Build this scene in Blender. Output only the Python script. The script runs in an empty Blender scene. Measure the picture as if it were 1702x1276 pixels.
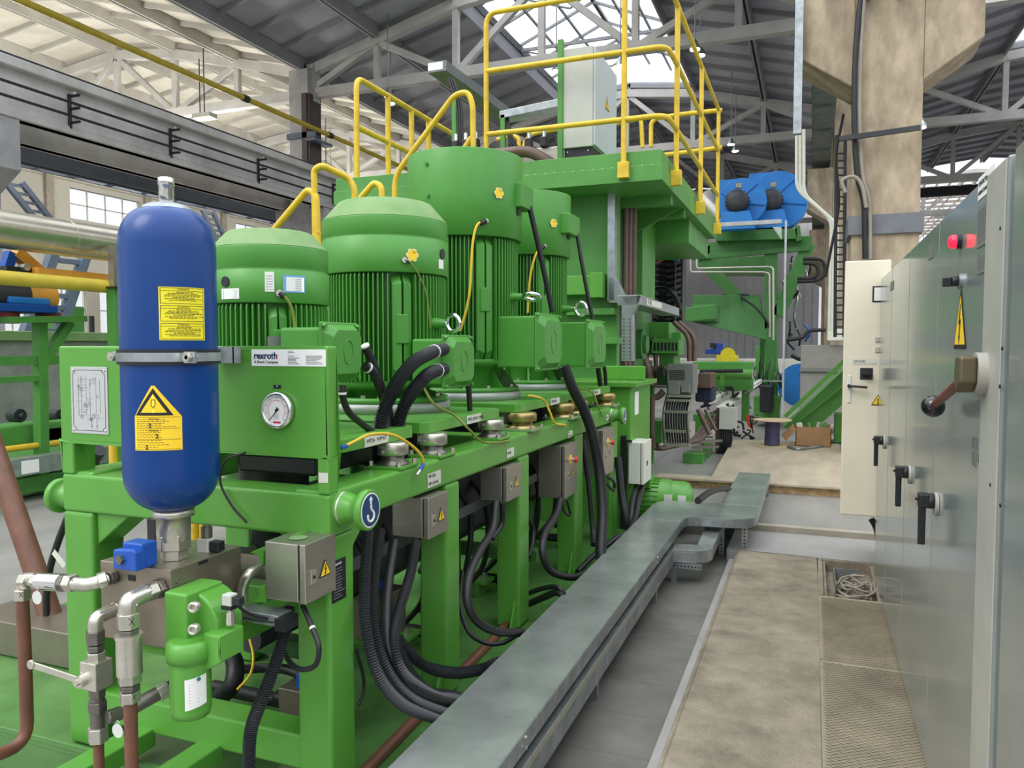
import bpy, math, random
from math import sin, cos, pi, radians as rad, atan2, sqrt
from mathutils import Vector as V, Matrix
random.seed(7)
scene = bpy.context.scene
col = scene.collection
# ---------------------------------------------------------------- camera
FPX, VX, HY, H = 1278.0, 1350.0, 575.0, 1.6
PH = math.atan((638-HY)/FPX); TH = math.atan((VX-851)/(FPX/cos(PH)))
cd = bpy.data.cameras.new('camera'); cam = bpy.data.objects.new('camera', cd); col.objects.link(cam)
cam.location = (0, 0, H); cam.rotation_euler = (pi/2-PH, 0, TH)
cd.sensor_width = 36; cd.lens = FPX/1702*36; cd.clip_start = .05; cd.clip_end = 400
scene.camera = cam
# ---------------------------------------------------------------- light
scene.view_settings.view_transform = 'Standard'; scene.view_settings.look = 'None'
scene.view_settings.gamma = 1; scene.view_settings.use_curve_mapping = False
scene.view_settings.exposure = 0.27
w = bpy.data.worlds.new('world'); scene.world = w; w.use_nodes = True
bg = w.node_tree.nodes['Background']; bg.inputs[1].default_value = 1.0
_g = w.node_tree; _tc = _g.nodes.new('ShaderNodeTexCoord'); _sx = _g.nodes.new('ShaderNodeSeparateXYZ'); _rp = _g.nodes.new('ShaderNodeValToRGB')   # overcast sky: bright overhead, dim at the horizon, dark ground
_g.links.new(_tc.outputs['Generated'], _sx.inputs[0]); _mr = _g.nodes.new('ShaderNodeMapRange'); _mr.inputs['From Min'].default_value = -1; _g.links.new(_sx.outputs[2], _mr.inputs[0]); _g.links.new(_mr.outputs[0], _rp.inputs[0])
_e = _rp.color_ramp.elements; _e[0].position = .46; _e[0].color = (.12, .12, .115, 1); _e[1].position = .5; _e[1].color = (.62, .64, .66, 1)
_k = _e.new(.62); _k.color = (1.05, 1.12, 1.2, 1); _k = _e.new(1.0); _k.color = (2.3, 2.4, 2.5, 1)
_g.links.new(_rp.outputs[0], bg.inputs[0])
sd = bpy.data.lights.new('sun', 'SUN'); sd.energy = 1.1; sd.angle = rad(30); sd.color = (1, .96, .88)
so = bpy.data.objects.new('sun', sd); col.objects.link(so); so.rotation_euler = (rad(44), 0, rad(-38)); so.location = (0, -5, 20)
# ---------------------------------------------------------------- pixel rays -> real points on real planes
fw = V((-sin(TH)*cos(PH), cos(TH)*cos(PH), -sin(PH))); rt = V((cos(TH), sin(TH), 0)); upv = rt.cross(fw)
def _ray(x, y): return fw + rt*((x-851)/FPX) - upv*((y-638)/FPX)
def PX(x, y, X): d = _ray(x, y); return V((0, 0, H)) + d*(X/d.x)
def PY(x, y, Y): d = _ray(x, y); return V((0, 0, H)) + d*(Y/d.y)
def PZ(x, y, z): d = _ray(x, y); return V((0, 0, H)) + d*((z-H)/d.z)
# ---------------------------------------------------------------- materials
def lin(c): return tuple((v/255/12.92 if v/255 <= .04045 else ((v/255+.055)/1.055)**2.4) for v in c) + (1,)
MT = {}
def mat(name, c, rough=.5, metal=0, var=.12, scale=4, bump=0, bscale=60, c2=None, emit=0, coat=0, stretch=None, spec=.5):
    m = bpy.data.materials.new(name); m.use_nodes = True; nt = m.node_tree; b = nt.nodes['Principled BSDF']
    b.inputs['Roughness'].default_value = rough; b.inputs['Metallic'].default_value = metal
    b.inputs['Specular IOR Level'].default_value = spec
    if coat: b.inputs['Coat Weight'].default_value = coat; b.inputs['Coat Roughness'].default_value = .12
    tc = nt.nodes.new('ShaderNodeTexCoord'); mp = nt.nodes.new('ShaderNodeMapping'); nt.links.new(tc.outputs['Object'], mp.inputs[0])
    if stretch: mp.inputs['Scale'].default_value = stretch
    if var:
        n = nt.nodes.new('ShaderNodeTexNoise'); n.inputs['Scale'].default_value = scale; n.inputs['Detail'].default_value = 6; n.inputs['Roughness'].default_value = .62
        nt.links.new(mp.outputs[0], n.inputs['Vector'])
        r = nt.nodes.new('ShaderNodeValToRGB'); l = lin(c)
        d = lin(c2) if c2 else tuple(v*(1-var*2.2) for v in l[:3]) + (1,)
        r.color_ramp.elements[0].color = d; r.color_ramp.elements[0].position = .3
        r.color_ramp.elements[1].color = tuple(min(1, v*(1+var*.5)) for v in l[:3]) + (1,); r.color_ramp.elements[1].position = .68
        nt.links.new(n.outputs['Fac'], r.inputs[0]); nt.links.new(r.outputs[0], b.inputs['Base Color'])
        q = nt.nodes.new('ShaderNodeMapRange'); q.inputs['To Min'].default_value = min(1, rough*1.25); q.inputs['To Max'].default_value = rough*.8
        nt.links.new(n.outputs['Fac'], q.inputs['Value']); nt.links.new(q.outputs[0], b.inputs['Roughness'])
    else: b.inputs['Base Color'].default_value = lin(c)
    if bump:
        n2 = nt.nodes.new('ShaderNodeTexNoise'); n2.inputs['Scale'].default_value = bscale; n2.inputs['Detail'].default_value = 8
        nt.links.new(mp.outputs[0], n2.inputs['Vector']); bp = nt.nodes.new('ShaderNodeBump'); bp.inputs['Strength'].default_value = bump; bp.inputs['Distance'].default_value = .01
        nt.links.new(n2.outputs['Fac'], bp.inputs['Height']); nt.links.new(bp.outputs[0], b.inputs['Normal'])
    if emit: b.inputs['Emission Color'].default_value = lin(c); b.inputs['Emission Strength'].default_value = emit
    MT[name] = m; return m
G = mat('green_paint', (90, 156, 60), .3, var=.06, scale=3, spec=.5)
GM = mat('motor_green', (74, 144, 54), .4, var=.06, scale=3, bump=.05, bscale=200)
GD = mat('press_green', (82, 148, 64), .45, var=.12, scale=2)
GB = mat('old_green', (74, 128, 64), .5, var=.2, scale=3)
DUST = mat('dusty_green', (122, 146, 100), .7, var=.2, scale=5, c2=(96, 138, 76))
BLU = mat('accumulator_blue', (2, 58, 126), .32, var=.04, scale=2, coat=.1, spec=.35)
BL2 = mat('valve_blue', (22, 78, 168), .35, var=.05)
BLF = mat('fan_blue', (30, 125, 205), .45, var=.08)
YEL = mat('safety_yellow', (226, 190, 50), .42, var=.12, scale=8)
YLB = mat('label_yellow', (244, 204, 40), .5, var=0)
YL2 = mat('lemon_yellow', (238, 222, 30), .5, var=0)
YPI = mat('gas_pipe_yellow', (206, 184, 60), .5, var=.1)
ORA = mat('guard_orange', (226, 160, 60), .5, var=.08)
STL = mat('stainless', (178, 172, 162), .34, metal=.85, var=.06, scale=6, stretch=(1, 1, 6))
MAN = mat('steel_block', (150, 140, 126), .36, metal=.75, var=.08, scale=5)
ZN = mat('zinc_fitting', (206, 202, 190), .3, metal=.85, var=.08, scale=20)
DZN = mat('dark_zinc', (128, 124, 116), .35, metal=.8, var=.1, scale=20)
CHR = mat('chrome', (225, 225, 225), .14, metal=1, var=0)
GLV = mat('galvanised', (178, 184, 186), .36, metal=.8, var=.16, scale=9, c2=(140, 148, 150))
TRY = mat('tray_cover', (172, 178, 175), .25, metal=.55, var=.16, scale=3.5, c2=(138, 145, 142), bump=.03, bscale=5)
ALU = mat('duct_foil', (205, 200, 185), .28, metal=.9, var=.06, scale=5, bump=.06, bscale=8)
GOL = mat('brass_mount', (176, 156, 104), .34, metal=.8, var=.1)
BLK = mat('black_rubber', (24, 25, 27), .5, var=0)
BLG = mat('corrugated_black', (44, 46, 50), .38, var=0)
DRK = mat('dark_plastic', (30, 32, 36), .4, var=.1)
BRN = mat('brown_pipe', (116, 76, 58), .42, var=.15, scale=10)
BRF = mat('dark_brown_pipe', (104, 82, 72), .45, var=.15, scale=10)
WHT = mat('white_label', (232, 232, 228), .6, var=0)
TAP = mat('masking_tape', (214, 214, 200), .7, var=.08)
PLT = mat('schematic_plate', (196, 198, 198), .4, metal=.3, var=.03)
INK = mat('ink', (22, 22, 26), .6, var=0)
GIN = mat('grey_ink', (120, 120, 122), .6, var=0)
RED = mat('red_plastic', (206, 40, 34), .35, var=0)
RBX = mat('rust_red', (150, 52, 58), .5, var=.15)
CAB = mat('cabinet_grey', (132, 139, 136), .2, var=.05, scale=2.5, c2=(119, 127, 125), coat=.5, spec=.6)
CBE = mat('cabinet_edge', (172, 170, 162), .4, var=.08)
BEI = mat('beige_enamel', (226, 217, 196), .42, var=.04, scale=2)
BXW = mat('box_white', (222, 222, 210), .42, var=.03)
BXG = mat('box_grey', (188, 190, 182), .45, var=.05)
LGB = mat('plate_grey', (120, 124, 118), .6, var=.1)
CON = mat('concrete', (170, 162, 148), .85, var=.18, scale=1.4, bump=.3, bscale=18)
CNP = mat('column_concrete', (176, 160, 136), .88, var=.2, scale=2.6, c2=(132, 118, 100), bump=.5, bscale=16, stretch=(1.6, 1.6, .7))
CNL = mat('left_column_concrete', (178, 176, 178), .88, var=.14, scale=1.6, bump=.3, bscale=12)
PAN = mat('pan_green', (84, 128, 66), .26, var=.18, scale=3, c2=(62, 104, 50))
TWG = mat('shaded_green', (66, 126, 58), .5, var=.15, scale=2)  # press green darkened: the dimness around the tower is put into the colour
CNG = mat('girder_concrete', (212, 209, 207), .85, var=.15, scale=.9, bump=.2, bscale=8)
SLB = mat('dusty_slab', (148, 138, 121), .85, var=.2, scale=5, c2=(112, 104, 90), bump=.8, bscale=60)
FLR = mat('hall_floor', (150, 148, 142), .42, var=.18, scale=.9, stretch=(1, .35, 1), c2=(112, 110, 106), bump=.04, bscale=15)
PIT = mat('pit_floor', (120, 118, 112), .5, var=.2, scale=2, c2=(90, 88, 84), bump=.08, bscale=30)
STP = mat('smooth_screed', (158, 156, 154), .5, var=.1, scale=2)
OSB = mat('osb_wood', (190, 158, 110), .7, var=.3, scale=14, bump=.2)
WOD = mat('plywood_deck', (186, 172, 150), .55, var=.14, scale=1.6, stretch=(2.5, .8, 1), bump=.05)
RFW = mat('roof_white', (236, 230, 216), .85, var=.05, scale=1, c2=(214, 208, 196))
RIB = mat('roof_rib', (196, 193, 186), .85, var=.08, scale=1)
RFD = mat('roof_dark', (190, 191, 202), .85, var=.12, scale=.6)  # slight blue tint paints the hazy glare into the roof colour
RDR = mat('roof_dark_rib', (158, 158, 164), .85, var=.1, scale=.6)
TRS = mat('truss_concrete', (205, 203, 200), .8, var=.1, scale=1)
STB = mat('blue_grey_steel', (96, 108, 126), .55, var=.1)
DST = mat('dark_steel', (58, 60, 64), .55, metal=.2, var=.15)
WAL = mat('wall_panel', (196, 194, 184), .85, var=.08, scale=.3)
WLG = mat('far_wall', (205, 204, 205), .8, var=.08, scale=.3)
KRD = mat('cardboard', (176, 138, 98), .8, var=.1)
PUR = mat('cable_violet', (74, 70, 104), .55, var=.1)
PLW = mat('reel_wood', (206, 186, 146), .65, var=.12, scale=10)
BIN = mat('bin_grey', (140, 138, 132), .6, var=.08)
SKY = mat('pale_cables', (150, 142, 130), .7, var=.1)
GRT = mat('grating_steel', (178, 168, 148), .45, metal=.35, var=.15, scale=3)
LMP = mat('lamp_glow', (255, 248, 232), .5, var=0, emit=14)
LMW = mat('warm_lamp_glow', (255, 226, 160), .5, var=0, emit=8)
REDL = mat('red_lamp', (255, 20, 50), .3, var=0, emit=2.2)
GLS = bpy.data.materials.new('window_glass'); GLS.use_nodes = True
_n = GLS.node_tree; _n.nodes.clear(); _o = _n.nodes.new('ShaderNodeOutputMaterial'); _a = _n.nodes.new('ShaderNodeBsdfTransparent'); _b = _n.nodes.new('ShaderNodeBsdfTranslucent'); _m = _n.nodes.new('ShaderNodeMixShader')
_m.inputs[0].default_value = .25; _n.links.new(_a.outputs[0], _m.inputs[1]); _n.links.new(_b.outputs[0], _m.inputs[2]); _n.links.new(_m.outputs[0], _o.inputs[0])
# ---------------------------------------------------------------- mesh builder
def basis(o, r, u):
    r = V(r).normalized(); n = r.cross(V(u)).normalized(); u = n.cross(r)
    M = Matrix.Identity(4)
    for i in range(3): M[i][0] = r[i]; M[i][1] = u[i]; M[i][2] = n[i]; M[i][3] = o[i]
    return M
def perp(d):
    d = d.normalized(); a = V((0, 0, 1)) if abs(d.z) < .9 else V((1, 0, 0))
    x = d.cross(a).normalized(); return x, d.cross(x).normalized()
class MB:
    def __init__(s, M=None): s.v = []; s.f = []; s.sm = []; s.M = M
    def add(s, vs, fs, smooth=False):
        n = len(s.v)
        s.v += [(s.M @ V(p) if s.M else V(p)) for p in vs]
        s.f += [tuple(i+n for i in f) for f in fs]; s.sm += [smooth]*len(fs); return s
    def box(s, x0, x1, y0, y1, z0, z1):
        x0, x1 = sorted((x0, x1)); y0, y1 = sorted((y0, y1)); z0, z1 = sorted((z0, z1))
        return s.add([(x0,y0,z0),(x1,y0,z0),(x1,y1,z0),(x0,y1,z0),(x0,y0,z1),(x1,y0,z1),(x1,y1,z1),(x0,y1,z1)],
              [(0,3,2,1),(4,5,6,7),(0,1,5,4),(1,2,6,5),(2,3,7,6),(3,0,4,7)])
    def beam(s, a, b, w, h, up=(0, 0, 1)):
        a, b = V(a), V(b); d = (b-a).normalized(); u = V(up)
        if abs(d.dot(u)) > .98: u = V((0, 1, 0))
        x = d.cross(u).normalized()*(w/2); y = x.cross(d).normalized()*(h/2)
        return s.add([a-x-y, a+x-y, a+x+y, a-x+y, b-x-y, b+x-y, b+x+y, b-x+y],
              [(0,3,2,1),(4,5,6,7),(0,1,5,4),(1,2,6,5),(2,3,7,6),(3,0,4,7)])
    def cyl(s, a, b, r, r2=None, seg=16, caps=True, smooth=True):
        a, b = V(a), V(b); r2 = r if r2 is None else r2; x, y = perp(b-a)
        vs = []
        for p, q in ((a, r), (b, r2)):
            for i in range(seg):
                t = 2*pi*i/seg; vs.append(p + x*cos(t)*q + y*sin(t)*q)
        s.add(vs, [(i, i+seg, (i+1) % seg+seg, (i+1) % seg) for i in range(seg)], smooth)
        if caps: s.add(vs, [tuple(range(seg)), tuple(reversed(range(seg, 2*seg)))])
        return s
    def hex(s, a, b, r): return s.cyl(a, b, r, seg=6, smooth=False)
    def lathe(s, prof, o=(0, 0, 0), ax=(0, 0, 1), seg=32, smooth=True):
        o = V(o); ax = V(ax).normalized(); x, y = perp(ax) if abs(ax.z) < .99 else (V((1,0,0)), V((0,1,0)))
        if ax.z < -.99: y = -y
        vs = []; n = len(prof)
        for r, z in prof:
            for i in range(seg):
                t = 2*pi*i/seg; vs.append(o + ax*z + x*cos(t)*r + y*sin(t)*r)
        fs = [(k*seg+i, k*seg+(i+1) % seg, (k+1)*seg+(i+1) % seg, (k+1)*seg+i) for k in range(n-1) for i in range(seg)]
        s.add(vs, fs, smooth); s.add(vs[:seg], [tuple(reversed(range(seg)))]); s.add(vs[-seg:], [tuple(range(seg))]); return s
    def tube(s, pts, r, seg=8, caps=True, radii=None, smooth=True):
        pts = [V(p) for p in pts]; P = [pts[0]]
        for p in pts[1:]:
            if (p-P[-1]).length > 1e-5: P.append(p)
        n = len(P); ts = [(P[min(i+1, n-1)]-P[max(i-1, 0)]).normalized() for i in range(n)]
        x, y = perp(ts[0]); vs = []
        for i in range(n):
            x = (x - ts[i]*x.dot(ts[i])).normalized(); y = ts[i].cross(x); q = radii[i] if radii else r
            for k in range(seg):
                t = 2*pi*k/seg; vs.append(P[i] + x*cos(t)*q + y*sin(t)*q)
        s.add(vs, [(i*seg+k, i*seg+(k+1) % seg, (i+1)*seg+(k+1) % seg, (i+1)*seg+k) for i in range(n-1) for k in range(seg)], smooth)
        if caps: s.add(vs[:seg], [tuple(reversed(range(seg)))]); s.add(vs[-seg:], [tuple(range(seg))])
        return s
    def prism(s, poly, vec):
        p = [V(q) for q in poly]; v = V(vec); n = len(p)
        return s.add(p+[q+v for q in p], [tuple(reversed(range(n))), tuple(range(n, 2*n))] + [(i, (i+1) % n, (i+1) % n+n, i+n) for i in range(n)])
    def sphere(s, c, r, seg=16, sz=1):
        k = seg//2; prof = [(max(1e-4, r*sin(pi*i/k)), -r*cos(pi*i/k)*sz) for i in range(k+1)]
        return s.lathe(prof, c, seg=seg)
    def torus(s, c, ax, R, r, seg=20, sg=8, a0=0, a1=2*pi):
        x, y = perp(V(ax)); n = seg
        return s.tube([V(c)+x*cos(a0+(a1-a0)*i/n)*R+y*sin(a0+(a1-a0)*i/n)*R for i in range(n+1)], r, sg)
    def build(s, name, m, parent=None, bevel=0, segs=2, org=None):
        if parent is not None:
            off = V((0, 0, 0)); p = parent
            while p is not None: off += p.location; p = p.parent
        else:
            lo = V([min(q[i] for q in s.v) for i in range(3)]); hi = V([max(q[i] for q in s.v) for i in range(3)])
            off = V(org) if org is not None else V(((lo.x+hi.x)/2, (lo.y+hi.y)/2, lo.z))
        me = bpy.data.meshes.new(name); me.from_pydata([q-off for q in s.v], [], s.f); me.materials.append(m)
        me.polygons.foreach_set('use_smooth', s.sm); me.update()
        import bmesh
        b = bmesh.new(); b.from_mesh(me); 
        if bevel: bmesh.ops.remove_doubles(b, verts=b.verts, dist=1e-6)
        bmesh.ops.recalc_face_normals(b, faces=b.faces); b.to_mesh(me); b.free()
        o = bpy.data.objects.new(name, me); col.objects.link(o)
        if parent is not None: o.parent = parent
        else: o.location = off
        if bevel:
            md = o.modifiers.new('bevel', 'BEVEL'); md.width = bevel; md.segments = segs; md.limit_method = 'ANGLE'; md.angle_limit = rad(35)
        return o
def tag(o, label, cat, group=None):
    o['label'] = label; o['category'] = cat
    if group: o['group'] = group
    return o
def thing(name, label, cat, loc=(0, 0, 0), group=None):
    o = bpy.data.objects.new(name, None); col.objects.link(o); o.location = loc; o.empty_display_size = .1
    return tag(o, label, cat, group)
def struct(name, mb, m, bevel=0, parent=None):
    o = mb.build(name, m, parent, bevel)
    if parent is None: o['kind'] = 'structure'
    return o
def desc(o, label): o['label'] = label; return o
def tree(o): return [c for c in bpy.data.objects if c.parent == o]
def dup(root, dloc, label=None, group=None):
    r = root.copy(); col.objects.link(r); r.location = root.location + V(dloc)
    if label: r['label'] = label
    if group: r['group'] = group
    for ch in tree(root):
        c = ch.copy(); col.objects.link(c); c.parent = r
        for g in tree(ch):
            d = g.copy(); col.objects.link(d); d.parent = c
    return r
def cr(pts, n=8):
    P = [V(p) for p in pts]; P = [P[0]*2-P[1]] + P + [P[-1]*2-P[-2]]; out = []
    for i in range(1, len(P)-2):
        a, b, c, d = P[i-1:i+3]
        for k in range(n):
            t = k/n; out.append(.5*((2*b)+(c-a)*t+(2*a-5*b+4*c-d)*t*t+(3*b-a-3*c+d)*t**3))
    out.append(P[-2]); return out
def fil(pts, r, n=5):
    P = [V(p) for p in pts]; out = [P[0]]
    for i in range(1, len(P)-1):
        a, b, c = P[i-1:i+2]; u = (a-b); v = (c-b); q = min(r, u.length*.45, v.length*.45)
        p0 = b+u.normalized()*q; p2 = b+v.normalized()*q
        for k in range(n+1):
            t = k/n; out.append(p0*(1-t)**2 + b*2*t*(1-t) + p2*t*t)
    out.append(P[-1]); return out
def resample(pts, step):
    out = [pts[0]]; acc = 0
    for a, b in zip(pts, pts[1:]):
        L = (b-a).length; d = step-acc
        while d <= L: out.append(a+(b-a)*(d/L)); d += step
        acc = L-(d-step)
    return out
def hose(name, pts, r, m, label, cat='cable', group=None, rib=0, n=10, seg=8, parent=None, ties=()):
    P = cr(pts, n); mb = MB()
    if rib:
        P = resample(P, rib/2); mb.tube(P, r, 14, radii=[r if i % 2 else r*.74 for i in range(len(P))], smooth=False)
    else: mb.tube(P, r, seg)
    o = mb.build(name, m, parent)
    if parent is None: tag(o, label, cat, group)
    for t in ties:
        i = int(t*(len(P)-2)); a, b = P[i], P[i+1]; d = (b-a).normalized()*.004
        MB().cyl(a-d, a+d, r*1.12, seg=12).build('cable_tie', WHT, o)
    return o
def text(s, M, size, m, parent, name='lettering', align='LEFT', ext=.0006, bold=0, xs=1.0, fn=None):
    c = bpy.data.curves.new('t', 'FONT'); c.body = s; c.size = size; c.extrude = ext; c.align_x = align; c.align_y = 'CENTER'; c.offset = bold; c.resolution_u = 3
    t = bpy.data.objects.new('t', c); me = bpy.data.meshes.new_from_object(t)
    bpy.data.objects.remove(t); bpy.data.curves.remove(c)
    vs = [V((v.co.x*xs, v.co.y, v.co.z)) for v in me.vertices]; fs = [tuple(p.vertices) for p in me.polygons]; bpy.data.meshes.remove(me)
    mb = MB(M) if fn is None else MB(); mb.add(vs if fn is None else [fn(v.x, v.y, v.z) for v in vs], fs)
    return mb.build(name, m, parent)
def lines(M, x0, x1, y0, y1, n, m, parent, th=.0012, name='small_print', seed=1, z=.0004, left=True):
    """rows of very small print, each row a run of word-length marks"""
    r = random.Random(seed); mb = MB(M)
    for i in range(n):
        y = y1-(y1-y0)*(i+.5)/n; x = x0 if left else x0+(x1-x0)*.1; e = x0+(x1-x0)*r.uniform(.55, 1)
        while x < e:
            wl = (x1-x0)*r.uniform(.05, .16); mb.box(x, min(x+wl, e), y-th/2, y+th/2, 0, z); x += wl+(x1-x0)*.025
    return mb.build(name, m, parent)
def warn(M, s, parent, name='warning_sign'):
    """yellow high-voltage triangle, side s, centred on M"""
    h = s*.87; p = MB(M).prism([(-s/2, -h/2, 0), (s/2, -h/2, 0), (0, h/2, 0)], (0, 0, .0015)).build(name, INK, parent)
    k = .82; dy = -h*.015
    MB(M).prism([(-s/2*k, -h/2*k+dy, .0016), (s/2*k, -h/2*k+dy, .0016), (0, h/2*k+dy, .0016)], (0, 0, .0006)).build('sign_face', YLB, p)
    b = [(.02, .26), (-.1, -.03), (-.01, -.03), (-.06, -.2), (-.09, -.2), (-.03, -.33), (.05, -.2), (.01, -.2), (.09, .04), (0, .04), (.07, .26)]
    MB(M).prism([(x*s, y*s-.04*s, .0023) for x, y in b], (0, 0, .0006)).build('lightning_symbol', INK, p)
    return p
def tape(M, w, h, parent, s=None, size=.02, name='tape_label'):
    p = MB(M).add([(0,0,0),(w,h*.06,0),(w*1.03,h*.5,0),(w,h,0),(-w*.01,h*.96,0),(w*.02,h*.4,0),(0,0,.001),(w,h*.06,.001),(w*1.03,h*.5,.001),(w,h,.001),(-w*.01,h*.96,.001),(w*.02,h*.4,.001)],
        [(5,4,3,2,1,0),(6,7,8,9,10,11)]+[(i,(i+1)%6,(i+1)%6+6,i+6) for i in range(6)]).build(name, TAP, parent)
    if s:
        L = s.split('\n')
        for i, q in enumerate(L): text(q, M @ Matrix.Translation((w*.08, h*(1-(i+.5)/len(L)), .0012)), size, INK, p, 'handwriting')
    return p
def each(name, m, parent, mbs, bevel=0): return [q.build(name, m, parent, bevel) for q in mbs]
def bolt(mb, p, d, r=.008, l=.008): p = V(p); d = V(d).normalized(); mb.hex(p, p+d*l, r); return mb
# ================================================================ the hall
def slab(name, x0, x1, y0, y1, z0, z1, m, **k): return struct(name, MB().box(x0, x1, y0, y1, z0, z1), m, **k)
slab('floor', -35, 20, -7, 90, -.3, -.1, FLR)
# left of the cabinets: rough raised slab with a cable pit and a covered duct
mb = MB(); mb.box(-.5, .06, -3, 6.2, -.1, 0); mb.box(.06, .1, 5.28, 6.2, -.1, 0); mb.box(.44, 3, 5.28, 6.2, -.1, 0)
mb.box(.06, 3, -3, 5.28, -.1, -.012)
mb.prism([(-.5, -3, 0), (-.5, 6.2, 0), (-.53, 6.17, -.02), (-.53, -3, -.02)], (0, 0, -.08))
struct('floor_raised_slab', mb, SLB, bevel=.006)
mb = MB(); mb.box(-.575, -.53, -3, 6.1, -.1, -.045); struct('floor_edge_strip', mb, STP, bevel=.006)
slab('floor_pit', -1.25, -.575, -3, 6.5, -.1, -.094, PIT)
slab('floor_screed', -.6, 3, 6.2, 7.0, -.1, 0, STP)
slab('floor_step', -.62, 3, 6.93, 7.02, 0, .05, CON)
slab('floor_rear', -1.9, 6, 7.0, 60, -.1, .045, FLR)
mb = MB()
for y0, y1 in ((-3, 4.17), (4.19, 5.27)):
    mb.box(.065, .75, y0, y1, -.012, -.004)
    y = max(y0, .8); row = 0
    while y < y1-.03:
        row += 1
        for x in [.07+.036*k+(.018 if row % 2 else 0) for k in range(19)]:
            mb.add([(x, y+.010, -.0038), (x+.018, y, -.0002), (x+.036, y+.010, -.0038), (x+.018, y+.005, -.0038), (x+.018, y+.009, -.002)],
                   [(0, 1, 3), (1, 2, 3), (0, 4, 1), (1, 4, 2)])
        y += .0125
o = tag(mb.build('floor_duct_cover', GRT), 'two worn expanded metal cover plates sunk in slab at the cabinets', 'floor cover')
# pit walls and what lies in it
slab('floor_pit_bottom', .101, .439, 5.281, 6.2, -.0995, -.088, SLB)
struct('floor_cable_pit', MB().box(.102, .118, 5.29, 6.19, -.088, -.014).box(.421, .4385, 5.29, 6.19, -.088, -.014).box(.102, .438, 6.165, 6.19, -.088, -.004), SLB)
t = thing('cable_coil', 'tangled grey cables coiled in the open floor pit', 'cables', (.3, 5.6, -.1))
for k in range(9):
    a = random.uniform(0, 6); R = random.uniform(.07, .13); c = V((.31+random.uniform(-.03, .03), 5.62+random.uniform(-.06, .12), -.07+k*.009))
    MB().tube(cr([c+V((cos(a+i*.8)*R, sin(a+i*.8)*R*1.6, .02*sin(i*1.7+a))) for i in range(8)], 5), .008, 6).build('cable', SKY, t)
tag(MB().box(.17, .178, 5.5, 5.95, -.098, .0).box(.17, .34, 5.95, 5.957, -.098, .0).build('pit_channel', GLV), 'short galvanised channel standing in the floor cable pit', 'channel')
# plywood deck
dk = thing('plywood_deck', 'low plywood platform on an OSB edge, behind the cable tray end', 'platform', (-.2, 10, .045))
MB().box(-1.6, 2.6, 8.55, 8.62, .045, .13).build('edge_board', OSB, dk)
MB().prism([(-1.6, 8.5, .13), (2.6, 8.5, .13), (2.6, 10.9, .13), (.40, 10.9, .13), (.40, 12.4, .13), (-1.13, 12.4, .13), (-1.02, 8.75, .13), (-1.6, 8.75, .13)], (0, 0, .02)).build('deck_boards', WOD, dk)
# columns
def column(x, y, label, corb=True, z1=11.4, m=None):
    mb = MB().box(x-.4, x+.4, y-.4, y+.4, -.1, z1)
    if corb:
        for s in (-1, 1):
            mb.prism([(x+s*.4, y-.4, 4.95), (x+s*1.06, y-.4, 5.4), (x+s*1.06, y-.4, 6.5), (x+s*.4, y-.4, 6.5)], (0, .8, 0))
    o = struct('concrete_column', mb, m or CNP, bevel=.02); o['label'] = label; return o
CR, CL = .85, -17.15
column(CR, 11.5, 'large concrete column with corbels behind the beige cabinet door')
for y in (23.5, 35.5, 47.5): column(CR, y, 'concrete column further down the right row')
for y in (11.5, 23.5, 35.5, 47.5): column(CL, y, 'concrete column of the left row', m=CNL)
for y in (23.5, 35.5, 47.5): column(CR+18, y, 'concrete column of the far right row', False)
# steel band, flat cables, bracket on the near column
o = struct('column_band', MB().box(CR-.44, CR+.44, 11.06, 11.94, 3.05, 3.3), mat('band_grey', (112, 116, 122), .5))
o = tag(MB().beam(PY(1395, 231, 10.9), PY(1530, 212, 10.9), .05, .06).build('steel_bracket_bar', DST), 'dark steel bar fixed across the big concrete column', 'bar')
for k, (dx, l) in enumerate(((0, 'thick black cable running down the big concrete column'), (9, 'thinner grey cable running down the big column beside the black one'))):
    hose('column_cable', [PY(1432+dx*.6, -20, 11.0), PY(1422+dx, 90, 11.0), PY(1420+dx, 200, 11.0), PY(1425+dx, 290, 11.0), PY(1436+dx, 340, 11.0), PY(1438+dx, 430, 11.0)], .035-.012*k, DRK if k == 0 else SKY, l)
hose('looped_cable', [PY(1405, 320, 10.95), PY(1400, 300, 10.95), PY(1420, 294, 10.95), PY(1433, 310, 10.95), PY(1440, 345, 10.95)], .025, SKY, 'loose grey cable looped over the dark cable on the big column')
for px in (1442, 1495):
    tag(MB().box(*sum(([a, b] for a, b in ((PY(px, 0, 11).x-.05, PY(px, 0, 11).x+.05), (10.95, 11.1), (6.05, 6.4))), [])).build('rusty_bracket', RBX), 'rusty flat bracket hanging at the top of the big column', 'bracket', 'rusty brackets on the big column')
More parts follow.
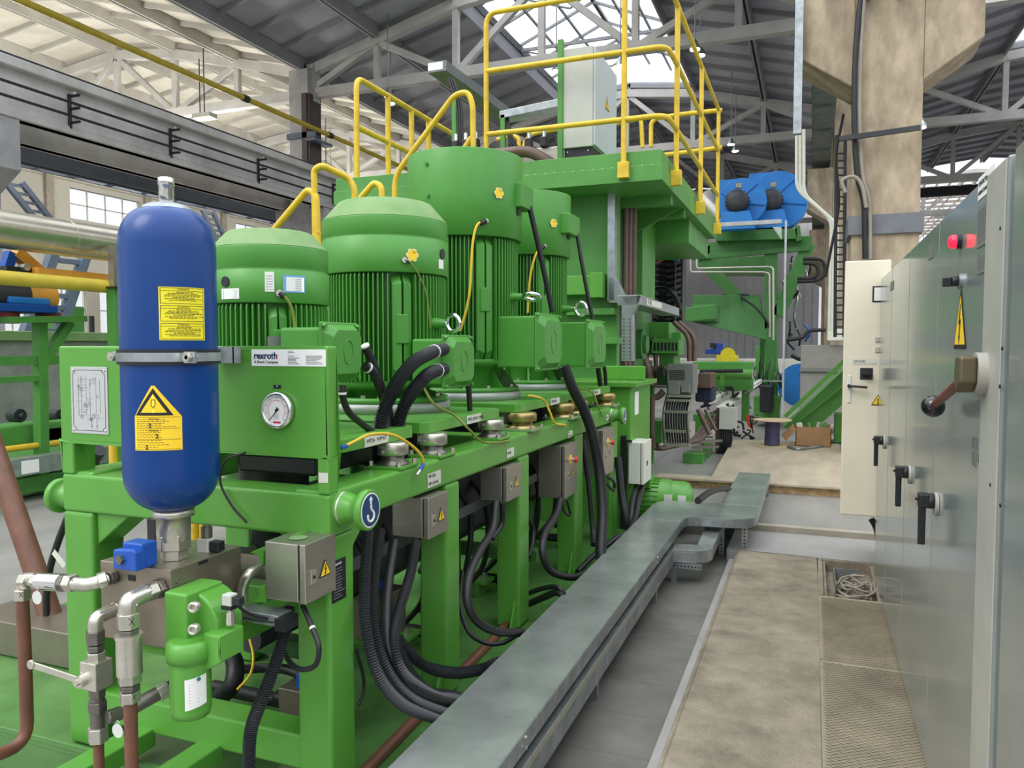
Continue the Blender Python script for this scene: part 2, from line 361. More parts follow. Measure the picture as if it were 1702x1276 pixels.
# crane girders
def girder(x, label, z0=6.5, z1=7.75, y0=-5, y1=60, m=CNG):
    mb = MB(); mb.box(x-.14, x+.14, y0, y1, z0, z1); mb.box(x-.34, x+.34, y0, y1, z1-.22, z1); mb.box(x-.2, x+.2, y0, y1, z0, z0+.18)
    o = struct('crane_girder', mb, m, bevel=.03); o['label'] = label
    q = struct('crane_rail', MB().box(x-.06, x+.06, y0, y1, z1, z1+.14), DST); q['label'] = 'steel crane rail on girder'
girder(-16.25, 'concrete crane girder on the left column row', y0=3)
girder(-18.05, 'second concrete crane girder behind the left column row')
mb = MB().box(-.08, .38, 11.1, 60, 6.7, 6.76).box(-.04, .0, 11.1, 60, 6.76, 7.9).box(.3, .34, 11.1, 60, 6.76, 7.9).box(-.12, .42, 11.1, 60, 7.85, 7.95)
for k in range(24): mb.box(-.06, .36, 11.8+2*k, 11.83+2*k, 6.64, 6.7)
o = struct('crane_girder', mb, mat('steel_girder', (112, 118, 114), .6)); o['label'] = 'steel crane girder above the right column row'
# left: conductor bars with brackets
for z, l in ((7.12, 'upper black conductor bar along the concrete crane girder'), (6.82, 'lower black conductor bar along the concrete crane girder')):
    tag(MB().box(-15.86, -15.82, 4, 60, z, z+.05).build('conductor_bar', INK), l, 'conductor bar')
for y, w_ in ((13.1, 'nearest'), (16.1, 'second from the left'), (19.6, 'third from the left'), (23.6, 'fourth from the left'), (28, 'fifth from the left'), (33, 'farthest')):
    t = thing('conductor_bracket', 'black fork bracket on the concrete crane girder, the %s one' % w_, 'bracket', (-16, y, 6.6), 'black conductor brackets along the girder')
    MB().box(-16.1, -16.04, y-.03, y+.03, 6.62, 7.4).build('backplate', DST, t)
    each('prong', INK, t, [MB().box(-16.1, -15.75, y-.02, y+.02, z, z+.05) for z in (7.32, 7.03, 6.72)])
    for z in (7.37, 7.08, 6.77): MB().cyl((-15.9, y, z), (-15.9, y, z+.06), .04, seg=8).build('insulator', BXG, t)
# dark steel beam below the girder and blue-grey ladder girder
zs0, zs1 = PX(40, 268, -19.35).z, PX(40, 219, -19.35).z
struct('steel_edge_beam', MB().box(-19.6, -19.5, 0, 60, zs0, zs1).box(-19.75, -19.35, 0, 60, zs0, zs0+.05).box(-19.75, -19.35, 0, 60, zs1-.05, zs1), mat('dark_blue_steel', (70, 80, 92), .6))
zw = PX(100, 283, -23.2).z
mb = MB().box(-24, -23.9, 0, 60, zw, zw+.45).box(-23.3, -23.2, 0, 60, zw, zw+.14)
for k in range(40): mb.box(-24, -23.2, k*1.5, k*1.5+.12, zw+.02, zw+.12)
struct('crane_walkway', mb, STB)
# long yellow gas pipe high up
t = thing('gas_pipe', 'long yellow gas pipe running high along the left column row', 'pipe', (-16.6, 10, 8))
MB().cyl((-16.55, -2, 9.28), (-16.55, 61.5, 9.28), .085, seg=12).build('pipe', YPI, t)
for y in (19.5, 24.0): MB().cyl((-16.55, y, 9.28), (-16.55, y+.25, 9.28), .11, seg=12).build('pipe_clamp', DST, t)
struct('column_steel_band', MB().box(-17.6, -16.4, 23.0, 23.1, 8.95, 9.15).box(-16.7, -16.35, 22.9, 24, 8.8, 8.9), STB)
struct('column_steel_channel', MB().box(-16.74, -16.66, 23.05, 23.75, 7.6, 10.5).box(-16.95, -16.74, 23.0, 23.09, 7.9, 10.5), mat('dark_red_brown', (84, 72, 72), .6))
# roof: precast slabs with deep ribs along the hall and shallow cross ribs
TZ = [(0, 11.45), (3, 12.2), (6, 12.95), (9, 13.3), (12, 12.95), (15, 12.2), (18, 11.45)]
def roof_bay(x0, ms, mr, y0, y1, skip=(), deep=.42, cross=1.5):
    for i in range(6):
        if i in skip: continue
        (a, za), (b, zb) = TZ[i], TZ[i+1]; xa, xb = x0+a, x0+b
        y = y0
        while y < y1:
            ye = min(y+12, y1)
            s = struct('ceiling', MB().prism([(xa, y, za+.35), (xb, y, zb+.35), (xb, y, zb+.43), (xa, y, za+.43)], (0, ye-y, 0)), ms)
            mb = MB()
            for xx, zz in ((xa+.08, za), (xb-.08, zb)):
                mb.prism([(xx-.07, y, zz+.35), (xx+.07, y, zz+.35), (xx+.04, y, zz+.35-deep), (xx-.04, y, zz+.35-deep)], (0, ye-y, 0))
            k = y
            while k < ye:
                mb.prism([(xa+.05, k, za+.35), (xb-.05, k, zb+.35), (xb-.05, k, zb+.18), (xa+.05, k, za+.18)], (0, .1, 0)); k += cross
            struct('roof_ribs', mb, mr)
            y = ye
def truss(x0, y, m, label, light=True):
    mb = MB(); N = [(x0+a, z) for a, z in TZ]
    mb.beam((x0, y, 10.6), (x0+18, y, 10.6), .3, .34)
    for (a, za), (b, zb) in zip(N, N[1:]): mb.beam((a, y, za-.1), (b, y, zb-.1), .3, .34)
    for i in (1, 2, 3, 4, 5): mb.beam((N[i][0], y, 10.6), (N[i][0], y, N[i][1]-.1), .2, .2, up=(0, 1, 0))
    for i, j in ((0, 1), (2, 1), (2, 3), (4, 3), (4, 5), (6, 5)): mb.beam((N[i][0], y, 10.6), (N[j][0], y, N[j][1]-.15), .2, .2)
    mb.box(x0-.2, x0+.5, y-.2, y+.2, 10.3, 11.6); mb.box(x0+17.5, x0+18.2, y-.2, y+.2, 10.3, 11.6)
    o = struct('roof_truss', mb, m); o['label'] = label
for k, x0 in enumerate((CL, CL-18, CR)):
    for y in (11.5, 23.5, 35.5, 47.5, 59.5):
        if k == 2 and y < 20: continue
        truss(x0, y, TRS, ('concrete roof truss over the middle bay', 'pale concrete roof truss over the left bay', 'concrete roof truss over the right bay')[k])
roof_bay(CL, RFD, RDR, 11.5, 35.5, skip=(2, 3)); roof_bay(CL, RFD, RDR, 35.5, 60)
roof_bay(CL-18, RFW, RIB, 11.5, 60)
roof_bay(CR, RFD, RDR, 23.5, 35.5, skip=(2, 3)); roof_bay(CR, RFD, RDR, 35.5, 57)
# lantern skylights
def lantern(x0, y0, y1):
    xa, xb, xm = x0+6, x0+12, x0+9; z0, z1 = 13.35, 14.9
    p = struct('window_1', MB().box(xa-.05, xa+.05, y0, y1, z0, z0+.3).box(xb-.05, xb+.05, y0, y1, z0, z0+.3).box(xm-.06, xm+.06, y0, y1, z1, z1+.15), DST)
    mb = MB(); y = y0
    while y < y1:
        mb.beam((xa, y, z0+.3), (xm, y, z1), .07, .1); mb.beam((xb, y, z0+.3), (xm, y, z1), .07, .1)
        if int(y-y0) % 3 == 0: mb.beam((xa, y, z0+.1), (xb, y, z0+.1), .08, .12); mb.beam((xa, y, z0+.1), (xa+3, y+3, z0+.1), .05, .05); mb.beam((xb, y, z0+.1), (xb-3, y+3, z0+.1), .05, .05)
        y += 2
    for f in (.33, .66): mb.box(xa+3*f-.04, xa+3*f+.04, y0, y1, z0+.3+(z1-z0-.3)*f-.08, z0+.3+(z1-z0-.3)*f); mb.box(xb-3*f-.04, xb-3*f+.04, y0, y1, z0+.3+(z1-z0-.3)*f-.08, z0+.3+(z1-z0-.3)*f)
    struct('glazing_bars', mb, mat('bar_grey', (150, 152, 158), .6), parent=p)
    struct('glass', MB().add([(xa, y0, z0+.38), (xa, y1, z0+.38), (xm, y1, z1+.08), (xm, y0, z1+.08), (xb, y0, z0+.38), (xb, y1, z0+.38)], [(0, 1, 2, 3), (3, 2, 5, 4)]), GLS, parent=p)
    return p
lantern(CL, 11.5, 35.5).name = 'window_1'; lantern(CR, 23.5, 35.5).name = 'window_2'
p = struct('window_3', MB().box(CR, CR+18, 57.0, 57.2, 11.3, 11.9), DST); mb = MB()
for k in range(24): mb.box(CR+k*.75, CR+k*.75+.07, 57, 90, 12.4, 12.5)
for k in range(14): mb.box(CR, CR+18, 58+k*2, 58.1+k*2, 12.3, 12.5); mb.beam((CR+k, 58+k*1.5, 11.9), (CR+k+4, 62+k*1.5, 11.9), .08, .08)
struct('glazing_bars', mb, mat('bar_warm', (170, 160, 150), .6), parent=p)
struct('glass', MB().add([(CR, 57.2, 12.55), (CR+18, 57.2, 12.55), (CR+18, 90, 12.55), (CR, 90, 12.55)], [(0, 1, 2, 3)]), GLS, parent=p)
# walls
def ywall(name, x, y0, y1, z0, z1, holes, m, th=.3):
    mb = MB(); ys = sorted({y0, y1} | {h[0] for h in holes} | {h[1] for h in holes})
    for a, b in zip(ys, ys[1:]):
        hs = sorted([h for h in holes if h[0] <= a and h[1] >= b], key=lambda h: h[2]); z = z0
        for h in hs:
            if h[2] > z: mb.box(x-th, x, a, b, z, h[2])
            z = h[3]
        if z < z1: mb.box(x-th, x, a, b, z, z1)
    return struct(name, mb, m)
WX = -35.0
holes = [(y, y+4.4, 8.0, 9.6) for y in (16.5, 28.4, 40.4, 52.4)] + [(y, y+5.2, 2.2, 4.7) for y in (0, 6, 12, 18, 24, 30, 36, 42, 48)]
ywall('wall_left', WX, -6, 62, -.1, 12, holes, WAL)
mb = MB()
for k in range(12): mb.box(WX, WX+.18, k*6-3, k*6-2.6, -.1, 11.5)
for z in (1.9, 5.2, 7.6, 9.9): mb.box(WX, WX+.03, -6, 62, z, z+.05)
struct('wall_left_piers', mb, CON)
for k, h in enumerate(holes):
    p = struct('window_%d' % (k+4), MB().box(WX-.2, WX-.1, h[0], h[1], h[2], h[2]+.08), BXG); mb = MB(); n = 4
    for i in range(n+1): mb.box(WX-.18, WX-.12, h[0]+(h[1]-h[0])*i/n-.03, h[0]+(h[1]-h[0])*i/n+.03, h[2], h[3])
    mb.box(WX-.18, WX-.12, h[0], h[1], (h[2]+h[3])/2, (h[2]+h[3])/2+.05)
    struct('glazing_bars', mb, BXG, parent=p)
    struct('glass', MB().add([(WX-.15, h[0], h[2]), (WX-.15, h[1], h[2]), (WX-.15, h[1], h[3]), (WX-.15, h[0], h[3])], [(0, 1, 2, 3)]), GLS, parent=p)
mb = MB().box(-36, .4, 62, 62.3, -.1, 11.6).box(.4, 19.3, 88, 88.3, -.1, 11.6)
for k in range(90): mb.box(-36+k*.6, -35.94+k*.6, 61.94, 62, -.1, 11.6)
struct('wall_back', mb, WLG)
# lamps
def roofz(x):
    u = (x-CL) % 18
    for (a, za), (b_, zb) in zip(TZ, TZ[1:]):
        if a <= u <= b_: return za+(zb-za)*(u-a)/(b_-a)+.36
def lamp(p, label, group=None, m=LMP, r=.2):
    t = thing('high_bay_lamp', label, 'lamp', p, group); p = V(p)
    MB().cyl(p+V((0, 0, .25)), (p.x, p.y, roofz(p.x)), .018, seg=6).build('hanging_rod', GLV, t)
    MB().lathe([(r, 0), (r*.95, .05), (r*.45, .2), (r*.3, .26)], p, seg=16).build('reflector', GLV, t)
    MB().cyl(p-V((0, 0, .02)), p+V((0, 0, -.001)), r*.85, seg=16).build('light_disc', m, t)
    return t
for px, py, Y, l in [(645, 160, 23, 'bright lamp above the left yellow railing, upper of its pair'), (650, 172, 24.5, 'small lamp above the left yellow railing, lower of its pair'), (1155, 82, 22.6, 'bright lamp beside the right platform railing top'), (1164, 92, 24, 'fainter lamp just below the bright one at the right railing top'), (1215, 240, 33, 'bright hanging lamp above the blue fans'), (1222, 251, 35, 'fainter lamp just below the one above the blue fans'),
    (1031, 110, 22.6, 'bright lamp at the right side of the platform cabinet'), (925, 118, 24, 'bright lamp at the left side of the platform cabinet'), (550, 303, 35, 'bright lamp behind the landing railing'), (1524, 203, 22, 'small lamp right of the big column, upper one'), (1530, 212, 24, 'small lamp right of the big column, lower one')]:
    lamp(PY(px, py, Y), l, None, LMP, .16)
t = thing('strip_lamp', 'warm glowing box lamp hanging in the left bay', 'lamp', PY(340, 197, 22.3))
p = PY(340, 197, 22.3); MB().box(p.x-.4, p.x+.4, p.y-.2, p.y+.2, p.z, p.z+.16).build('housing', BXG, t)
MB().box(p.x-.36, p.x+.36, p.y-.18, p.y+.18, p.z-.02, p.z).build('light_panel', LMW, t); MB().cyl(p+V((0, 0, .16)), (p.x, p.y, roofz(p.x)), .02, seg=6).build('hanging_rod', DST, t)
LAMPS = []

# lamps added out of sight behind the girder to brighten the left bay roof
for k, (x, y) in enumerate(((-21.5, 15), (-21.5, 23), (-21.5, 31), (-21.5, 40), (-27.5, 19), (-27.5, 29), (-27.5, 40))):
    t = thing('added_bay_lamp', 'unseen lamp added behind the crane girder to light the left bay', 'lamp', (x, y, 8.9), 'unseen lamps added to light the left bay')
    MB().cyl((x, y, 9.05), (x, y, 12.3), .02, seg=6).build('hanging_rod', DST, t)
    MB().cyl((x, y, 9.0), (x, y, 9.05), .12, seg=16).build('canopy', BXG, t)
    ld = bpy.data.lights.new('added_bay_light', 'POINT'); ld.energy = 480; ld.shadow_soft_size = .25; ld.color = (1, .97, .9)
    lo = bpy.data.objects.new('added_bay_light', ld); col.objects.link(lo); lo.parent = t; lo.location = (0, 0, -.3)
# joints of the paving in the sunken strip
mb = MB()
for k in range(16): mb.box(-1.24, -.58, .9+.36*k, .903+.36*k, -.0942, -.0936)
struct('floor_joints', mb, mat('joint_grey', (92, 90, 84), .7, var=0))
# ================================================================ hydraulic power unit
FX0, FX1, FY0, FY1 = -2.69, -1.47, 2.114, 6.15
fr = thing('power_unit_frame', 'bright green welded steel frame carrying the four upright motors', 'machine frame', (-2.06, 4.1, .0))
PY_ = [(2.114, 2.262), (2.986, 3.122), (3.878, 4.04), (4.957, 5.133), (5.93, 6.15)]
for k, (a, b) in enumerate(PY_):
    MB().box(-1.605, FX1-(.0 if k else .0), a, b, .05, .996 if k else .966).build('post', G, fr, .014, 3)
    MB().box(FX0, -2.535, a, b, .05, .996 if k else .966).build('post', G, fr, .014, 3)
    if k: MB().prism([(FX1-.02, a-.0, .05), (FX1-.02, a-.08, .05), (FX1-.02, a, .2)], (-.012, 0, 0)).build('gusset', G, fr)
MB().box(-1.62, FX1-.0008, FY0+.01, FY1, .995, 1.12).build('side_beam', G, fr, .014, 3)
MB().box(FX0, -2.54, FY0+.01, FY1, .995, 1.12).build('side_beam', G, fr, .014, 3)
MB().box(FX0, FX1, FY0-.0, FY0+.148, .965, 1.11).build('front_beam', G, fr, .012, 3)
for y in (3.86, 6.02): MB().box(FX0+.1, FX1-.1, y, y+.12, 1.0, 1.11).build('cross_beam', G, fr, .01)
MB().prism([(-2.535, FY0+.02, .97), (-2.36, FY0+.02, .97), (-2.535, FY0+.02, .84)], (0, .12, 0)).build('corner_gusset', G, fr, .006); MB().prism([(-1.605, FY0+.02, .97), (-1.7, FY0+.02, .97), (-1.605, FY0+.02, .9)], (0, .12, 0)).build('corner_gusset', G, fr, .006)
MB().prism([(FX1-.005, 2.25, 1.0), (FX1-.005, 2.36, 1.0), (FX1-.005, 2.25, .9)], (-.1, 0, 0)).build('corner_gusset', G, fr)
pn = MB().box(FX0, FX1, FY0, FY0+.06, 1.237, 1.6).box(FX0, -2.625, FY0, FY0+.1, 1.11, 1.237).box(-1.515, FX1, FY0, FY0+.06, 1.11, 1.237).build('front_panel', G, fr, .008, 3)
MB().box(-1.9, -1.48, FY0-.001, FY0+.008, 1.585, 1.5995).build('panel_edge', G, pn)
MB().box(FX0+.1, FX1-.12, 2.13, 2.25, .15, .27).build('lower_crossbar', G, fr, .008)
MB().box(FX0+.1, FX1-.12, 2.36, 2.44, .6, .68).build('middle_crossbar', G, fr, .008)
for x in (-2.32, -2.0): MB().box(x-.05, x+.05, 1.35, 2.14, .1, .17).build('skid_rail', G, fr, .006)
for yy in (2.6, 4.3): MB().box(-2.6, -1.52, yy, yy+.08, .3, .37).build('inner_crossbar', GB, fr)
def boss(X0, X1, y, z, name='lifting_trunnion', r=.069):
    s = 1 if X1 > X0 else -1
    o = MB().lathe([(.062, 0), (.055, .03), (.045, .06), (.046, abs(X1-X0)-.03), (r*.9, abs(X1-X0)-.03), (r, abs(X1-X0)-.022), (r, abs(X1-X0)-.004), (r*.95, abs(X1-X0))], (X0, y, z), (s, 0, 0), 32).build(name, G, fr)
    return o
for (X0, X1, y, z, f) in ((-1.48, -1.36, 2.19, 1.055, 1), (-1.48, -1.36, 5.92, 1.055, 1), (-2.68, -2.82, 2.2, 1.0, 0), (-2.68, -2.82, 5.95, 1.0, 0)):
    b = boss(X0, X1, y, z)
    if f:
        d = MB().cyl((X1+.0002, y, z), (X1+.0018, y, z), .058, seg=32).build('lifting_label', WHT, b); desc(d, 'round blue label with a white hook and arrow')
        MB().cyl((X1+.0019, y, z), (X1+.0024, y, z), .0535, seg=32).build('label_disc', mat('hook_blue', (24, 62, 104), .4, var=0) if 'hook_blue' not in MT else MT['hook_blue'], b)
        M = basis((X1+.0028, y, z), (0, 1, 0), (0, 0, 1))
        MB(M).tube([V((-.002+.019*cos(t), -.018+.019*sin(t), 0)) for t in [rad(a) for a in range(-200, 75, 15)]]+[V((.0, .006, 0)), V((0, .018, 0))], .0042, 6).build('hook_symbol', WHT, b)
        MB(M).prism([(-.005, .02, -.0005), (.005, .02, -.0005), (.005, .034, -.0005), (.011, .034, -.0005), (0, .047, -.0005), (-.011, .034, -.0005), (-.005, .034, -.0005)], (0, 0, .0012)).build('arrow_symbol', WHT, b)
    MB().torus((X0+(.02 if f else -.02), y, z), (1, 0, 0), .052, .007, 24, 6).build('weld_bead', DUST if not f else ZN, b)
# name plates on the panel
p = MB().box(-1.773, -1.474, FY0-.002, FY0-.0005, 1.533, 1.589).build('maker_plate', PLT if 0 else WHT, fr, 0); desc(p, 'white maker plate')
M = basis((-1.773, FY0-.0022, 1.533), (1, 0, 0), (0, 0, 1))
NV = mat('navy_ink', (20, 34, 80), .5, var=0); LBI = mat('light_blue_ink', (120, 190, 230), .5, var=0); RDI = mat('red_ink', (214, 40, 44), .5, var=0)
T = lambda x, y: M @ Matrix.Translation((x, y, .0002))
o = text('rexroth', T(.010, .034), .031, NV, p, 'maker_name', bold=.0009, xs=1.0)
xe = max(v.co.x for v in o.data.vertices)+o.location.x+p.location.x+fr.location.x
MB().box(xe-.0044, xe-.0004, FY0-.0036, FY0-.003, 1.5575, 1.566).build('red_accent', RDI, p); MB().box(xe-.0145, xe-.011, FY0-.0036, FY0-.003, 1.5575, 1.566).box(xe-.024, xe-.020, FY0-.0036, FY0-.003, 1.5575, 1.562).build('blue_accent', LBI, p)
text('A Bosch Company', T(.011, .0135), .0135, INK, p, 'maker_line', xs=.98)
lines(T(0, 0), .15, .178, .044, .052, 2, INK, p, .0012, seed=3); lines(T(0, 0), .15, .188, .032, .037, 1, INK, p, .0012, seed=4)
lines(T(0, 0), .15, .205, .006, .03, 5, INK, p, .0016, seed=5); lines(T(0, 0), .222, .292, .006, .037, 6, INK, p, .0015, seed=6)
p = MB().box(-2.625, -2.437, FY0-.003, FY0-.0005, 1.27, 1.522).build('schematic_plate', PLT, fr, .001); desc(p, 'engraved metal circuit diagram plate with four rivets')
M = basis((-2.625, FY0-.0032, 1.27), (1, 0, 0), (0, 0, 1)); mb = MB(M); w_, h_ = .188, .252
def lin2(mb, x0, y0, x1, y1, t=.0006): mb.beam((x0, y0, .0003), (x1, y1, .0003), t, .0006, up=(0, 0, 1))
bd = [(.025, .012), (w_-.025, .012), (w_-.025, .02), (w_-.012, .028), (w_-.012, h_-.028), (w_-.025, h_-.02), (w_-.025, h_-.012), (.025, h_-.012), (.025, h_-.02), (.012, h_-.028), (.012, .028), (.025, .02)]
for a, b in zip(bd, bd[1:]+bd[:1]): lin2(mb, *a, *b, .0016)
mb.build('plate_border', INK, p)
mb = MB(M); rr = random.Random(5)
for x in (.04, .055, .08, .1, .13, .15): lin2(mb, x, .05+rr.random()*.03, x, .2+rr.random()*.02)
for k in range(16): x = rr.choice((.03, .04, .055, .08)); y = .05+.165*k/16; lin2(mb, x, y, x+rr.choice((.03, .05, .09)), y)
for k in range(22):
    x = rr.uniform(.035, .14); y = rr.uniform(.05, .21); s = rr.uniform(.006, .012)
    for a in ((0, 0, s, 0), (s, 0, s, s), (s, s, 0, s), (0, s, 0, 0)): lin2(mb, x+a[0], y+a[1], x+a[2], y+a[3])
for x in (.105, .132): lin2(mb, x, .022, x, .06, .0016); mb.prism([(x-.003, .032, .0002), (x+.003, .032, .0002), (x, .022, .0002)], (0, 0, .0008))
mb.build('circuit_lines', GIN, p)
mb = MB()
for x, z in ((-2.612, 1.283), (-2.45, 1.283), (-2.612, 1.509), (-2.45, 1.509)): mb.sphere((x, FY0-.003, z), .005, 10)
mb.build('rivets', ZN, p)
p = tape(basis((-1.508, FY0-.001, 1.15), (1, 0, 0), (0, 0, 1)), .036, .035, fr, name='torn_tape')
p = MB().box(-1.684, -1.655, FY0-.002, FY0, 1.458, 1.47).build('gauge_label', INK, fr); text('*', basis((-1.672, FY0-.0022, 1.463), (1, 0, 0), (0, 0, 1)), .014, WHT, p)
p = MB().box(FX1, FX1+.002, 2.125, 2.205, .745, .885).build('type_plate', INK, fr); desc(p, 'black type plate with white print'); lines(basis((FX1+.002, 2.125, .745), (0, 1, 0), (0, 0, 1)), .008, .074, .008, .115, 11, GIN, p, .003, seed=11)
text('rexroth', basis((FX1+.0022, 2.135, .872), (0, 1, 0), (0, 0, 1)), .014, WHT, p)
# tapes on the beam
for (px, py, s, w_, h_) in ((710, 812, 'MP-028\nMP-GWAE', .12, .062), (842, 762, 'MPAK', .10, .05), (944, 728, 'MP\nPAK-AK', .09, .045), (1007, 699, 'MPA', .08, .045)):
    a = PX(px, py, FX1); tape(basis((FX1+.001, a.y, a.z), (0, 1, 0), (0, 0, 1)), w_, h_, fr, s, .02)
# oil pan
t = tag(MB().box(-4.2, -1.3, 2.06, 6.45, -.1, .045).box(-1.32, -1.3, 2.06, 6.45, .04, .075).box(-4.2, -1.3, 2.06, 2.08, .04, .075).build('oil_pan', PAN, bevel=.004), 'flat green oil drip pan on the floor under the motor frame', 'drip pan')
# gauge
ga = thing('pressure_gauge', 'round chrome pressure gauge with white dial in the green panel', 'gauge', (-1.659, 2.11, 1.386))
c = V((-1.659, FY0, 1.386))
MB().lathe([(.052, 0), (.062, .004), (.062, .02), (.056, .026), (.051, .026), (.051, .018)], c, (0, -1, 0), 40).build('bezel', CHR, ga)
f = MB().cyl(c+V((0, -.016, 0)), c+V((0, -.019, 0)), .051, seg=40).build('dial', WHT, ga); M = basis(c+V((0, -.0195, 0)), (1, 0, 0), (0, 0, 1))
mb = MB(M)
for k in range(41):
    t = rad(225-270*k/40); r0 = .043 if k % 5 else .039; lin2(mb, r0*cos(t), r0*sin(t), .046*cos(t), .046*sin(t), .0008 if k % 5 else .0014)
mb.build('scale_marks', INK, f)
mb = MB(M)
for k in range(30): t = rad(225-270*k/30); t2 = rad(225-270*(k+1)/30); lin2(mb, .034*cos(t), .034*sin(t), .034*cos(t2), .034*sin(t2), .001)
mb.box(-.014, .016, -.043, -.037, 0, .0006); mb.build('red_scale', RDI, f)
mb = MB(M); mb.prism([(.006, .006, .001), (.008, .003, .001), (-.03, -.036, .001), (-.031, -.035, .001)], (0, 0, .001)); mb.cyl((0, 0, .0), (0, 0, .003), .005, seg=12); mb.prism([(0, .012, .001), (.012, .004, .001), (.002, -.002, .001)], (0, 0, .001)); mb.build('needle', INK, f)
lines(M, -.01, .012, -.03, -.012, 3, GIN, f, .0015, seed=2)
# ---------------------------------------------------------------- accumulator
AX, AY, AR = -1.838, 1.82, .139
ac = thing('accumulator_bottle', 'tall blue gas bottle accumulator with yellow labels before the green panel', 'accumulator', (AX, AY, .94))
prof = [(.03, 1.095)]
for k in range(1, 9): t = k/8*pi/2; prof.append((.03+(AR-.03)*sin(t), 1.215-.12*cos(t)))
prof += [(AR, 1.3), (AR, 1.9)]
for k in range(1, 8): t = k/8*pi/2; prof.append((.06+(AR-.06)*cos(t), 1.9+.115*sin(t)))
MB().lathe(prof, (AX, AY, 0), seg=48).build('bottle', BLU, ac)
MB().lathe([(.09, 1.985), (.08, 2.0), (.068, 2.022), (.05, 2.03), (.026, 2.032)], (AX, AY, 0), seg=32).build('neck_ring', GLV, ac)
MB().lathe([(.022, 2.03), (.022, 2.085), (.024, 2.086), (.024, 2.108), (.02, 2.11)], (AX, AY, 0), seg=24).build('gas_valve_cap', CHR, ac)
q = MB().lathe([(.04, 1.1), (.062, 1.098), (.062, 1.075), (.05, 1.073), (.05, 1.02), (.048, 1.0)], (AX, AY, 0), seg=32).build('fluid_port', ZN, ac)
MB().hex((AX, AY, 1.02), (AX, AY, .972), .052).hex((AX, AY, .972), (AX, AY, .94), .042).build('port_nut', ZN, q, .003)
def cylfn(ang, z0, r):  # map flat (u, v) onto the bottle
    return lambda u, v, n=0: V((AX+(r+n)*cos(ang+u/r), AY+(r+n)*sin(ang+u/r), z0+v))
def patch(poly, fn, m, name, parent, n=14, off=0):
    us = [p[0] for p in poly]; a, b = min(us), max(us); xs = sorted(set([a+(b-a)*i/n for i in range(n+1)]+us)); vs = []; fs = []
    def span(x):
        ys = []
        for (x0, y0), (x1, y1) in zip(poly, poly[1:]+poly[:1]):
            if min(x0, x1)-1e-9 <= x <= max(x0, x1)+1e-9:
                if abs(x1-x0) < 1e-9: ys += [y0, y1]
                else: ys.append(y0+(y1-y0)*(x-x0)/(x1-x0))
        return min(ys), max(ys)
    for x in xs:
        lo, hi = span(x); vs += [fn(x, lo, off), fn(x, hi, off)]
    for i in range(len(xs)-1): fs.append((2*i, 2*i+2, 2*i+3, 2*i+1))
    return MB().add(vs, fs, True).build(name, m, parent)
def band(a, b, w): return [a, b]
A1 = atan2(-AY+.0, -AX)      # towards the camera
def pang(px): # angle on the bottle seen at a pixel column
    best = None
    for k in range(-80, 81):
        t = A1+rad(k); p = V((AX+AR*cos(t), AY+AR*sin(t), 1.5)); d = p-V((0, 0, H)); x = 851+FPX*d.dot(rt)/d.dot(fw)
        if best is None or abs(x-px) < best[0]: best = (abs(x-px), t)
    return best[1]
def pz(px, py): return PY(px, py, AY-AR*.9).z
# three-part yellow text label
a0, a1 = pang(267), pang(342); z0, z1 = pz(300, 565), pz(300, 474); W = (a1-a0)*AR
fn = cylfn(a0, z0, AR); Hh = z1-z0
L = patch([(0, 0), (W, 0), (W, Hh), (0, Hh)], fn, YL2, 'text_label', ac, off=.0006); desc(L, 'lemon yellow label in three ruled panels of small text')
r3 = random.Random(9)
for k in range(3):
    y0 = Hh*k/3+Hh*.02; y1 = Hh*(k+1)/3-Hh*.015; e = .0012
    for pl in ([(W*.03, y0), (W*.97, y0), (W*.97, y0+e), (W*.03, y0+e)], [(W*.03, y1-e), (W*.97, y1-e), (W*.97, y1), (W*.03, y1)], [(W*.03, y0), (W*.03+e, y0), (W*.03+e, y1), (W*.03, y1)], [(W*.97-e, y0), (W*.97, y0), (W*.97, y1), (W*.97-e, y1)], [(W*.03, y1-.009), (W*.97, y1-.009), (W*.97, y1-.008), (W*.03, y1-.008)]):
        patch(pl, fn, INK, 'panel_rule', L, 8, .0012)
    vs = MB()
    for i, f in enumerate((.35, .75, .85, .92, .5, .9, .7)):
        yy = y1-.013-(y1-y0-.018)*i/7; x = W*.5-W*.42*f
        while x < W*.5+W*.42*f:
            l = W*r3.uniform(.04, .1); q = [fn(x, yy, .0012), fn(x+l, yy, .0012), fn(x+l, yy+.0016, .0012), fn(x, yy+.0016, .0012)]; vs.add(q, [(0, 1, 2, 3)]); x += l+W*.015
    vs.build('small_print', INK, L)
    text('WARNING' if k != 1 else 'ACHTUNG', None, .007, INK, L, 'label_heading', 'CENTER', .0002, fn=lambda u, v, n, y1=y1: fn(W/2+u, y1-.0045+v, .0012))
# house-shaped accumulator warning label
a0, a1 = pang(222.5), pang(300.5); W = (a1-a0)*AR; zb, zs, zt = pz(260, 749), pz(260, 693), pz(260, 641)
fn = cylfn(a0, zb, AR); S = zs-zb; Tt = zt-zb
L = patch([(0, 0), (W, 0), (W, S), (W*.47, Tt), (W*.4, Tt), (0, S)], fn, YLB, 'warning_label', ac, 20, .0006); desc(L, 'yellow warning label with a black triangle round an accumulator symbol')
cx = W*.435; tri = [(cx-W*.4, S+.004), (cx+W*.4, S+.004), (cx, Tt-.007)]
def tsc(t, k, dy=0): gx = sum(p[0] for p in t)/3; gy = sum(p[1] for p in t)/3; return [(gx+(p[0]-gx)*k, gy+(p[1]-gy)*k+dy) for p in t]
patch(tri, fn, INK, 'triangle_border', L, 20, .0012); patch(tsc(tri, .68), fn, YLB, 'triangle_field', L, 20, .0018)
cy = S+(Tt-S)*.4
